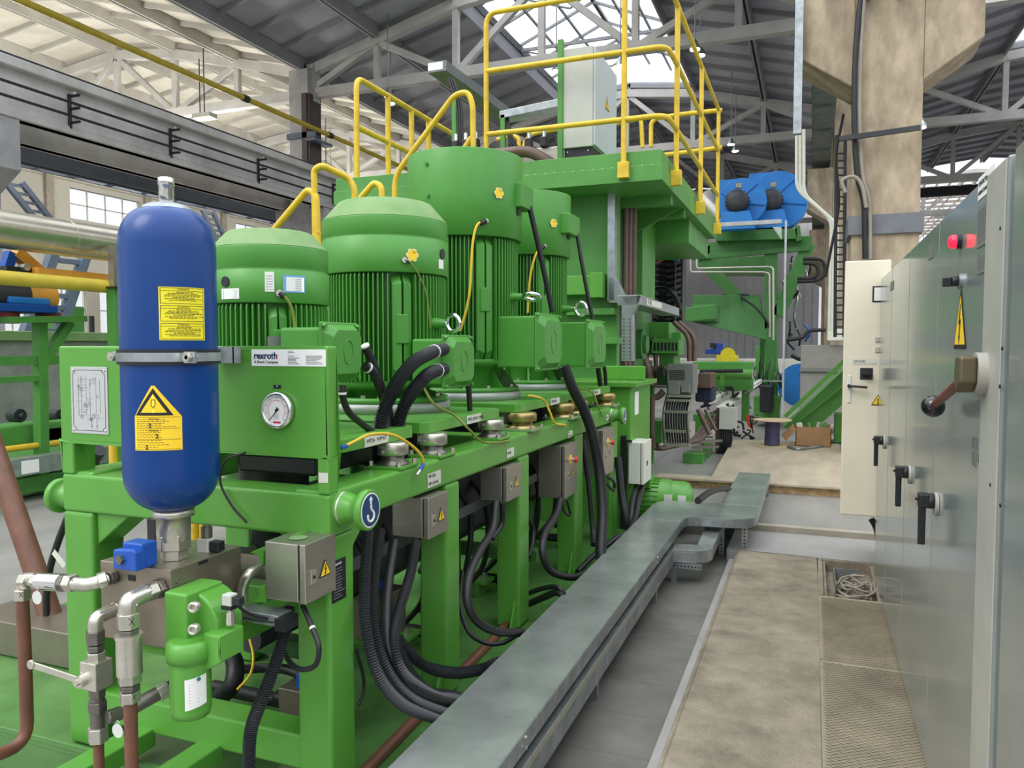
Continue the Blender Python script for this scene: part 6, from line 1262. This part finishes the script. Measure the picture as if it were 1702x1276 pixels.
hose('deck_hose', [PZ(1310, 742, .17), PZ(1325, 746, .17), PZ(1345, 744, .17), PZ(1372, 740, .17)], .02, GLV, 'grey hose lying on the deck between reel and box', 'hose')
tag(pbox(1370, 735, 1404, 760, 13.2, .4).build('dark_bin', DRK), 'dark open crate at the right end of the deck behind the beige door', 'crate')
# ================================================================ cable tray on the floor
tr = thing('cable_tray', 'wide galvanised cable tray with lids running along the frame and bending right', 'cable tray', (-1.08, 4, -.094))
TZ1 = .26
# lid outline (top), in world metres
top = [(-1.235, -1.0), (-.905, -1.0), (-.905, 5.85), (-.86, 6.02), (-.78, 6.1)]
rp = [PZ(1135, 857, TZ1), PZ(1170, 856, TZ1), PZ(1250, 848, TZ1), PZ(1262, 835, TZ1), PZ(1275, 787, TZ1), PZ(1222, 785, TZ1), PZ(1197, 835, TZ1), PZ(1160, 836, TZ1), PZ(1100, 836, TZ1), PZ(1081, 840, TZ1)]
def outline(z):
    P = [V((-1.235, -1, z)), V((-.91, -1, z)), V((-.915, 5.95, z))]
    P += [V((-.88, 6.08, z)), V((-.80, 6.12, z)), V((-.55, 6.14, z)), V((-.43, 6.2, z)), V((-.385, 6.35, z)), V((-.42, 8.4, z)), V((-.70, 8.45, z)), V((-.70, 6.75, z)), V((-.82, 6.7, z)), V((-1.08, 6.68, z)), V((-1.2, 6.6, z)), V((-1.235, 6.4, z))]
    return P
def ngon_prism(poly, z0, z1): return MB().prism([V((p.x, p.y, z0)) for p in poly], (0, 0, z1-z0))
def strips(y0, y1, z0, z1): return MB().box(-1.235, -.91, y0, y1, z0, z1)
lid1 = strips(-1, 5.9, TZ1-.004, TZ1).build('lid', TRY, tr, .001)
# bend pieces as convex quads
def fan_poly(P, z0, z1): return MB().prism([(x, y, z0) for x, y in P], (0, 0, z1-z0))
bendp = [(-1.235, 5.9), (-.91, 5.9), (-.905, 6.0), (-.88, 6.07), (-.80, 6.1), (-.80, 6.68), (-1.06, 6.68), (-1.17, 6.64), (-1.22, 6.55), (-1.235, 6.4)]
fan_poly(bendp, TZ1-.003, TZ1+.002).build('lid', TRY, tr, .001)
bend2 = [(-.80, 6.1), (-.55, 6.12), (-.45, 6.16), (-.40, 6.23), (-.385, 6.33), (-.385, 6.7), (-.70, 6.7), (-.80, 6.68)]
fan_poly(bend2, TZ1-.004, TZ1+.001).build('lid', TRY, tr, .001)
MB().box(-.70, -.385, 6.7, 8.45, TZ1-.004, TZ1+.002).build('lid', TRY, tr, .001)
def wall(P, z0, z1, n='side_wall', m=GLV):
    mb = MB()
    for (x0, y0), (x1, y1) in zip(P, P[1:]):
        d = V((x1-x0, y1-y0, 0)).normalized(); nn = V((d.y, -d.x, 0))*.002
        a, b = V((x0, y0, 0)), V((x1, y1, 0)); mb.add([a-nn+V((0, 0, z0)), b-nn+V((0, 0, z0)), b+nn+V((0, 0, z0)), a+nn+V((0, 0, z0)), a-nn+V((0, 0, z1)), b-nn+V((0, 0, z1)), b+nn+V((0, 0, z1)), a+nn+V((0, 0, z1))],
            [(0, 3, 2, 1), (4, 5, 6, 7), (0, 1, 5, 4), (1, 2, 6, 5), (2, 3, 7, 6), (3, 0, 4, 7)])
    return mb.build(n, m, tr)
RS = [(-.91, -1), (-.91, 5.9), (-.905, 6.0), (-.88, 6.07), (-.80, 6.1), (-.55, 6.12), (-.45, 6.16), (-.40, 6.23), (-.385, 6.33), (-.385, 8.45)]
LS = [(-1.235, -1), (-1.235, 6.4), (-1.22, 6.55), (-1.17, 6.64), (-1.06, 6.68), (-.80, 6.68), (-.70, 6.7), (-.70, 8.45)]
wall(RS, TZ1-.07, TZ1-.003); wall(LS, TZ1-.07, TZ1-.003)
wall([(x+.004, y) for x, y in RS[:3]], TZ1-.022, TZ1+.001, 'lid_flange'); 
MB().box(-1.23, -.915, -1, 6.4, TZ1-.07, TZ1-.066).build('tray_floor', GLV, tr)
# lower tray below
lt = thing('lower_cable_tray', 'second galvanised tray running underneath the wide lidded tray', 'cable tray', (-1.08, 4, -.094))
MB().box(-1.2, -.895, -1, 5.55, .045, .155).build('channel', GLV, lt, .002); MB().box(-.895, -.888, -1, 5.55, .14, .165).build('lip', ZN, lt)
mb = MB()
for y in (.5, 2, 3.5, 5): mb.box(-1.18, -.93, y, y+.04, -.094, .045)
mb.box(-1.18, -1.15, 5.5, 5.54, -.094, .045)
mb.build('feet', GLV, lt)
for y in (2.45, 4.9): MB().cyl((-.905, y, TZ1-.02), (-.899, y, TZ1-.02), .008, seg=10).cyl((-.905, y, TZ1-.055), (-.899, y, TZ1-.055), .008, seg=10).build('rivets', ZN, tr)
mb = MB()
for x, y in ((-.86, 6.09), (-.80, 6.1), (-.74, 6.105)):
    for z in (.205, .235): mb.cyl((x, y-.003, z), (x, y-.009, z), .009, seg=10)
mb.build('rivets', ZN, tr)
# perforated supports
def perf(x, y, z0, z1, parent, n='support_post'):
    p = MB().box(x-.02, x+.02, y-.015, y+.015, z0, z1).build(n, GLV, parent); mb = MB(); k = z0+.02
    while k < z1-.01: mb.cyl((x, y-.016, k), (x, y-.0155, k), .007, seg=8); k += .028
    mb.build('holes', INK, p)
perf(-.47, 6.25, 0, TZ1-.07, tr); perf(-.66, 6.4, -.09, TZ1-.07, tr); perf(-.68, 8.3, .045, TZ1-.07, tr); perf(-.41, 8.3, .045, TZ1-.07, tr)
for y in (.3, 1.8, 3.3, 4.8): perf(-1.215, y, -.09, TZ1-.07, tr)
# short branch tray
bt = thing('branch_cable_tray', 'short low galvanised tray with rounded end under the big tray bend', 'cable tray', (-.8, 6.2, -.09))
P = [(-.93, 5.45), (-.74, 5.5), (-.67, 5.54), (-.645, 5.62), (-.645, 5.7), (-.93, 5.66)]
z0b, z1b = .06, .145
MB().prism([(x, y, z1b-.004) for x, y in P], (0, 0, .006)).build('end_lid', TRY, bt, .001); mb = MB(); mb.prism([(x, y, z0b) for x, y in P], (0, 0, z1b-z0b-.006)); mb.build('end_channel', GLV, bt, .002)
MB().prism([(-.76, 5.7, z1b), (-.645, 5.7, z1b), (-.66, 7.2, z1b), (-.80, 7.2, z1b)], (0, 0, -.08)).build('channel', TRY, bt, .001)
p = MB().box(-.93, -.70, 5.47, 5.5, .02, .055).build('perforated_bar', GLV, bt); mb = MB()
for k in range(9): mb.cyl((-.915+k*.025, 5.469, .037), (-.915+k*.025, 5.4695, .037), .006, seg=8)
mb.build('holes', INK, p); MB().box(-.92, -.88, 5.5, 5.54, -.094, .06).box(-.72, -.68, 6.9, 6.94, .045, .065).build('feet', GLV, bt)
# ================================================================ grey switch cabinets
CXF = .43
def cabinet(y0, y1, label, z0=0.0, z1=2.06):
    t = thing('switch_cabinet', label, 'cabinet', (CXF+.3, (y0+y1)/2, z0))
    MB().box(CXF+.02, CXF+.62, y0, y1, z0-.01, z1).build('body', CBE, t, .006)
    d = MB().box(CXF-.002, CXF+.02, y0+.003, y1-.003, z0+.02, z1-.004).build('door', CAB, t, .006, 3)
    return t, d
c1, d1 = cabinet(2.155, 3.22, 'nearest full grey switch cabinet with red lamp and big lever')
c0, d0 = cabinet(1.1, 2.10, 'grey cabinet cut by the right edge of the photo')
c2, d2 = cabinet(3.222, 4.13, 'second grey switch cabinet with two black handles')
c3, d3 = cabinet(4.132, 5.0, 'third grey switch cabinet, shiny plain door')
c4, d4 = cabinet(5.002, 5.80, 'fourth grey switch cabinet next to the beige one')
MB().box(CXF-.006, CXF-.001, 2.165, 2.38, .03, 2.05).build('door_fold', CBE, d1, .003)
FM = lambda py, pz_, x=CXF-.003: basis((x, py, pz_), (0, -1, 0), (0, 0, 1))    # faces -X; local x runs towards the camera
def cp(px, py): return PX(px, py, CXF)
# red lamp
a = cp(1599, 401); l = MB().cyl((CXF, a.y, a.z), (CXF-.016, a.y, a.z), .023, seg=24).build('lamp_socket', DRK, d1); MB().lathe([(.021, 0), (.021, .012), (.015, .02), (.004, .022)], (CXF-.016, a.y, a.z), (-1, 0, 0), 24).build('red_lamp', REDL, l)
# selector
a = cp(1600, 467); l = MB().cyl((CXF, a.y, a.z), (CXF-.012, a.y, a.z), .024, seg=24).build('selector_ring', GLV, d1); MB().cyl((CXF-.012, a.y, a.z), (CXF-.03, a.y, a.z), .016, seg=16).box(CXF-.055, CXF-.03, a.y-.008, a.y+.008, a.z-.016, a.z+.012).build('selector_knob', DRK, l, .003)
a, b = cp(1582, 575), cp(1609, 480); yc = (cp(1588, 530).y+cp(1610, 530).y)/2
w0 = warn(FM(yc, (cp(1598, 580).z+cp(1598, 482).z)/2, CXF-.003), .21, d1)
# posters
def plateq(px0, px1, py0, py1, m, name, parent, d=.002):
    a, b = cp(px0, (py0+py1)/2), cp(px1, (py0+py1)/2); z0, z1 = cp((px0+px1)/2, py1).z, cp((px0+px1)/2, py0).z
    o = MB().box(CXF-.0025-d, CXF-.0025, b.y, a.y, z0, z1).build(name, m, parent); return o, basis((CXF-.0027-d, a.y, z0), (0, -1, 0), (0, 0, 1)), a.y-b.y, z1-z0
p, M, w_, h_ = plateq(1629, 1656, 284, 322, WHT, 'cabinet_sign', d1); text('KONTAKTOR', M @ Matrix.Translation((.01, h_*.68, 0)), h_*.3, INK, p); text('AGREGAT EU 067', M @ Matrix.Translation((.008, h_*.28, 0)), h_*.24, INK, p)
p, M, w_, h_ = plateq(1627, 1653, 336, 405, LGB, 'grey_instruction_sheet', d1); lines(M, .01, w_-.01, .01, h_-.01, 24, GIN, p, .002, seed=21)
p, M, w_, h_ = plateq(1627, 1649, 418, 452, LGB, 'grey_instruction_card', d1); lines(M, .008, w_-.008, .008, h_-.008, 9, GIN, p, .002, seed=22)
p, M, w_, h_ = plateq(1545, 1553, 405, 430, LGB, 'small_grey_plate', d2)
p, M, w_, h_ = plateq(1481, 1486, 468, 482, LGB, 'small_grey_plate', d3)
for px0, px1, py0, py1 in ((1637, 1643, 624, 640), (1645, 1654, 620, 644), (1618, 1625, 725, 748), (1618, 1624, 750, 775), (1627, 1635, 755, 772)):
    p, M, w_, h_ = plateq(px0, px1, py0, py1, WHT if px0 == 1637 else LGB, 'worn_label', d1, .001); lines(M, .003, w_-.003, .003, h_-.003, 5, INK, p, .0015, seed=px0)
for px, py, dd in ((1668, 379, d1), (1671, 579, d1), (1667, 642, d1), (1668, 840, d1), (1651, 806, d1)):
    a = cp(px, py); MB().cyl((CXF-.005, a.y, a.z), (CXF-.008, a.y, a.z), .005, seg=10).build('screw', DRK, dd)
a = cp(1632, 806); MB().box(CXF-.0035, CXF-.003, a.y-.012, a.y+.012, a.z-.018, a.z+.018).build('keyhole', INK, d1)
# big lever
a = PX(1602, 620, CXF-.055)
lv = thing('lever_switch', 'big brown lever with black ball knob on the nearest grey cabinet', 'lever', (CXF-.002, a.y, a.z-.2))
MB().cyl((CXF-.002, a.y, a.z), (CXF-.03, a.y, a.z), .055, seg=24).build('mount_disc', CBE, lv); hb = MB().prism([(CXF-.03, a.y-.04, a.z+.045), (CXF-.03, a.y+.035, a.z+.045), (CXF-.03, a.y+.045, a.z-.005), (CXF-.03, a.y+.02, a.z-.055), (CXF-.03, a.y-.04, a.z-.025)], (-.042, 0, 0)).build('cast_head', mat('cast_bronze', (110, 100, 78), .45, metal=.5), lv, .008, 3)
k0 = V((CXF-.055, a.y+.02, a.z-.02)); k1 = PX(1551, 675, CXF-.06)
MB().cyl(k0, k1, .014, .012, 16).build('lever_arm', mat('lever_red_brown', (112, 50, 46), .4), lv); MB().sphere(k1, .036, 24).build('ball_knob', mat('ball_black', (14, 16, 22), .08, var=0, coat=.5), lv)
# black turn handles
for i, (px, py, l) in enumerate(((1509, 790, 'black turn handle on the second grey cabinet, middle of three'), (1554, 838, 'black turn handle on the second grey cabinet, nearest and lowest'), (1466, 737, 'black turn handle at the far end, beside the beige door'))):
    a = PX(px+6, py-5, CXF); a.y = min(a.y, 5.72); t = thing('turn_handle', l, 'handle', (CXF, a.y, a.z-.1))
    MB().cyl((CXF-.003, a.y, a.z-.01), (CXF-.014, a.y, a.z-.01), .042, seg=28).build('rose', CBE, t); MB().cyl((CXF-.014, a.y, a.z), (CXF-.035, a.y, a.z), .028, seg=20).box(CXF-.066, CXF-.03, a.y-.026, a.y+.026, a.z-.024, a.z+.026).build('hub', DRK, t, .006, 3)
    MB().prism([(CXF-.064, a.y-.014, a.z+.01), (CXF-.064, a.y+.016, a.z+.01), (CXF-.064, a.y+.006, a.z-.16), (CXF-.064, a.y-.006, a.z-.16)], (.024, 0, 0)).build('grip', DRK, t, .004); MB().cyl((CXF-.066, a.y, a.z+.005), (CXF-.075, a.y, a.z+.005), .006, seg=10).build('stub', DRK, t)
# beige cabinet with open door
t = thing('beige_cabinet', 'beige control cabinet with its tall door standing open into the aisle', 'cabinet', (.7, 6.2, .0))
MB().box(CXF+.04, CXF+.6, 5.86, 6.7, .3, 2.06).build('body', BEI, t, .008); MB().box(CXF+.1, CXF+.5, 5.95, 6.6, -.0, .3).build('plinth', DRK, t)
dy = 5.82; a, b = PY(1405, 434, dy), PY(1470, 860, dy); zd0 = b.z; zd1 = a.z
d = MB().box(a.x, CXF+.06, dy, dy+.03, zd0, zd1).build('door', BEI, t, .008, 3)
def dq(px, py): return PY(px, py, dy-.001)
p0, p1 = dq(1408, 669), dq(1415, 624); MB().box(p0.x, p1.x, dy-.006, dy, p0.z, p1.z).build('handle_plate', BXW, d, .003); c = dq(1411, 641); e = dq(1441, 643)
MB().cyl((c.x, dy-.006, c.z), (c.x, dy-.045, c.z), .012, seg=14).tube([V((c.x, dy-.04, c.z)), V((e.x, dy-.045, e.z))], .0085, 8).build('door_handle', DRK, d)
c = dq(1440, 621); MB().box(c.x-.04, c.x+.04, dy-.006, dy, c.z-.04, c.z+.04).build('rotary_plate', DRK, d, .003); MB().cyl((c.x, dy-.006, c.z), (c.x, dy-.03, c.z), .026, seg=20).box(c.x-.03, c.x+.03, dy-.05, dy-.03, c.z-.009, c.z+.009).build('rotary_knob', INK, d, .003)
c = dq(1420, 600); tp = tape(basis((c.x-.015, dy-.002, c.z-.02), (1, 0, 0), (0, 0, 1)), .15, .035, d, 'D=0/0', .028)
c = dq(1454, 490); MB().box(c.x-.015, c.x+.1, dy-.003, dy, c.z-.05, c.z+.06).build('window_frame', INK, d, .002); MB().box(c.x-.004, c.x+.1, dy-.004, dy, c.z-.04, c.z+.05).build('card', WHT, d)
for py in (565, 582): c = dq(1457, py); MB().box(c.x-.01, c.x+.02, dy-.008, dy, c.z-.012, c.z+.02).build('latch', ZN, d)
w1 = warn(basis((dq(1460, 664).x, dy-.001, dq(1460, 664).z), (1, 0, 0), (0, 0, 1)), .09, d)
hose('cabinet_cable', [PY(1448, 862, 6.0), PY(1454, 872, 6.0), PY(1459, 888, 6.0), (.5, 6.0, .02)], .022, DRK, 'dark cable hanging under the beige cabinet door to the floor')
# ladder behind the column
t = thing('ladder', 'narrow dark ladder standing left of the big column', 'ladder', PY(1395, 560, 12.4)); 
for px in (1388, 1403): MB().cyl(PY(px, 560, 12.4), PY(px+2, 225, 12.4), .025, seg=8).build('rail', DST, t)
each('rung', DST, t, [MB().cyl(PY(1388, 555-k*12, 12.4), PY(1404, 555-k*12, 12.4), .014, seg=6) for k in range(26)])
t = hose('wall_cable', [PY(1402, 190, 12), PY(1390, 260, 12), PY(1394, 340, 12), PY(1380, 420, 12), PY(1372, 460, 12)], .02, BLK, 'loose black cable hanging left of the big column')
# ================================================================ left side machinery
t = thing('foil_duct', 'big round foil clad duct at the left running toward the rear', 'duct', (-7.8, 8, 2.6))
c0 = PX(0, 380, -7.8); MB().cyl((-7.8, 1, c0.z), (-7.8, 30, c0.z), .2, seg=32).build('duct', ALU, t)
for px in (110, 250): a = PX(px, 395, -7.8); MB().cyl((-7.8, a.y, c0.z), (-7.8, a.y+.02, c0.z), .203, seg=32).build('seam', ZN, t)
c0 = PX(0, 461, -7.6); tag(MB().cyl((-7.6, 1, c0.z), (-7.6, 30, c0.z), .075, seg=20).build('yellow_main_pipe', YPI), 'yellow pipe running level below the foil duct', 'pipe')
c0 = PX(100, 452, -7.9); tag(MB().box(-8.0, -7.9, 6, 24, c0.z-.04, c0.z+.03).build('orange_beam', ORA), 'thin orange beam just above the yellow pipe', 'beam')
a = PX(185, 480, -7.5)
t = thing('duct_post', 'post with grey top and green foot holding the duct and yellow pipe', 'post', (-7.5, a.y, 0)); zj = PX(185, 478, -7.5).z
MB().box(-7.54, -7.46, a.y, a.y+.1, zj, 2.75).build('grey_top', STL, t); MB().box(-7.56, -7.44, a.y-.02, a.y+.12, -.1, zj).build('green_foot', GD, t, .004); MB().box(-7.62, -7.38, a.y-.05, a.y+.15, zj-.01, zj+.01).build('clamp', DRK, t)
lx = -8.2
def LX(px, py): return PX(px, py, lx)
gf = thing('left_green_frame', 'green steel frame with raking brace at the left edge', 'machine frame', LX(60, 825))
def lb(x0, y0, x1, y1, w_, d=.12, n='bar', m=GD): MB().beam(LX(x0, y0), LX(x1, y1), d, w_, up=(0, 0, 1) if abs(x1-x0) > abs(y1-y0) else (0, 1, 0)).build(n, m, gf, .004)
lb(66, 530, 70, 818, .11, n='post'); lb(-10, 532, 120, 530, .07, .5); lb(115, 535, 70, 605, .1, .1, n='brace'); lb(-10, 632, 72, 628, .07, .09); lb(-10, 600, 115, 598, .1, .05); lb(-10, 815, 120, 790, .16, .3); lb(-10, 780, 120, 765, .08, .2)
MB().box(lx-.6, lx-.3, 3, 30, -.1, .25).build('base_rail', GD, gf, .01)
a = LX(35, 700); tag(MB().cyl((lx-.2, 2, LX(0, 717).z), (lx-.2, 25, LX(0, 717).z), .05, seg=12).build('green_round_rail', GD), 'long round green rail low on the left machine', 'rail')
tag(MB().cyl((lx+.0, 2, LX(0, 748).z), (lx+.0, 25, LX(0, 748).z), .035, seg=12).build('yellow_low_pipe', YEL), 'thin yellow pipe low on the left machine', 'pipe')
t = thing('grey_side_tray', 'grey cable tray with white tag along the left machine', 'cable tray', LX(50, 790)); z_ = LX(0, 770).z; MB().box(lx+.25, lx+.45, 1.5, 25, z_-.1, z_+.08).build('channel', GLV, t); a = PX(35, 770, lx+.45); MB().box(lx+.451, lx+.453, a.y, a.y+.2, z_-.08, z_+.06).build('white_tag', WHT, t)
tag(MB().box(lx-1.6, lx-1.4, 2, 30, .3, LX(0, 565).z).build('grey_machine_wall', mat('wall_grey_green', (150, 154, 146), .6), bevel=.01), 'long grey side wall of the left machine', 'machine wall')
tag(MB().box(lx-1.65, lx-1.35, 2, 30, LX(0, 565).z+.002, LX(0, 545).z).build('pale_green_cap', DUST, bevel=.01), 'pale green capping along the left machine wall', 'capping')
for px, l in ((20, 'dark round bearing on the green bracket, left of the frame post'), (88, 'dark round bearing on the green bracket, right of the frame post')):
    a = PX(px, 690, lx-.5); t = thing('bearing', l, 'bearing', a); MB().cyl(a, a+V((.14, 0, 0)), .08, seg=20).cyl(a+V((.14, 0, 0)), a+V((.2, 0, 0)), .03, seg=12).build('housing', DST, t); MB().box(a.x-.2, a.x+.35, a.y-.4, a.y+.5, a.z-.32, a.z-.1).build('bracket', GD, t, .02)
# blue-base motor with orange guard
t = thing('blue_base_motor', 'dark motor on a bright blue base at the left edge', 'motor', LX(20, 515))
a = LX(-20, 488); b = LX(76, 488); r_ = .16
MB().cyl((lx, a.y-.6, a.z), (lx, b.y-.28, a.z), r_, seg=28).build('motor_body', DST, t); MB().cyl((lx, b.y-.28, a.z), (lx, b.y+.05, a.z), r_*.98, seg=28).build('orange_cowl', ORA, t)
zb = LX(0, 505).z; zbb = LX(0, 518).z; MB().box(lx-.35, lx+.2, a.y-1.0, LX(76, 510).y, zbb, zb).build('blue_base', BLF if 0 else BL2, t, .01); MB().box(lx-.15, lx+.18, a.y+.1, LX(66, 505).y, zb, zb+.08).build('motor_feet', BLF, t, .02)
g = thing('orange_guard', 'orange and blue sloping belt guard above the dark motor', 'guard', LX(40, 450)); MB().beam(LX(24, 418), LX(76, 462), .12, .12).build('orange_bar', ORA, g); MB().beam(LX(18, 420), LX(8, 452), .1, .1, up=(0, 1, 0)).build('blue_bar', BL2, g); MB().beam(LX(-5, 450), LX(52, 456), .3, .1).build('black_plate', DRK, g); MB().cyl(LX(24, 445)+V((.2, 0, 0)), LX(24, 445)+V((.1, 0, 0)), .04, seg=16).build('roller_end', ZN, g)
for px, l in ((10, 'rust red foot left of the blue motor base'), (80, 'rust red foot right of the blue motor base')):
    a = LX(px, 530); b = LX(px, 519); tag(MB().cyl((lx, a.y, b.z-.12), (lx, a.y, b.z-.0), .13, seg=20).build('rubber_mount', RBX), l, 'mount')
# blue-grey steel braces behind
for pts, l in ((((20, 300), (100, 400)), 'blue grey crane brace sloping at the far left wall'), (((345, 350), (375, 415)), 'blue grey crane brace seen left of the first motor'), (((115, 425), (68, 560)), 'blue grey leg slanting behind the left machine')):
    (x0, y0), (x1, y1) = pts; X_ = -23 if l.startswith('blue grey crane') else -12
    A, B_ = PX(x0, y0, X_), PX(x1, y1, X_); t = thing('steel_brace', l, 'brace', B_); 
    for k in (-.3, .3): MB().beam(A+V((0, k, 0)), B_+V((0, k, 0)), .15, .15).build('chord', STB, t)
    mb = MB()
    for k in range(7): p = A+(B_-A)*(k+.5)/7; mb.beam(p-V((0, .3, 0)), p+V((0, .3, 0)), .08, .08)
    mb.build('lacing', STB, t)
a, b = PX(-5, 470, -13), PX(134, 520, -13)
t = thing('green_tank_machine', 'green machine block beyond the left frame', 'machine', PX(110, 580, -12.5)); MB().box(-13, -12.4, PX(90, 520, -12.5).y, PX(134, 520, -12.5).y, 0, PX(100, 508, -12.5).z).build('block', GD, t, .02)
zbn = PX(100, 553, -10.5).z-.06; c = PX(153, 560, -11); t = thing('steel_drum', 'small steel drum with fittings beyond the green post', 'drum', (c.x, c.y, zbn)); MB().cyl((c.x, c.y, zbn), (c.x, c.y, PX(153, 553, -11).z), .22, seg=28).build('drum', GLV, t); MB().cyl((c.x, c.y, PX(153, 553, -11).z), (c.x, c.y, PX(153, 525, -11).z), .04, seg=8).build('valve', DRK, t)
tag(MB().box(-11.5, -9.86, PX(40, 520, -10.5).y, PX(200, 520, -10.5).y+3, -.1, PX(100, 553, -10.5).z-.065).build('green_bench', GD, bevel=.02), 'long low green bench beyond the left machine wall', 'bench')
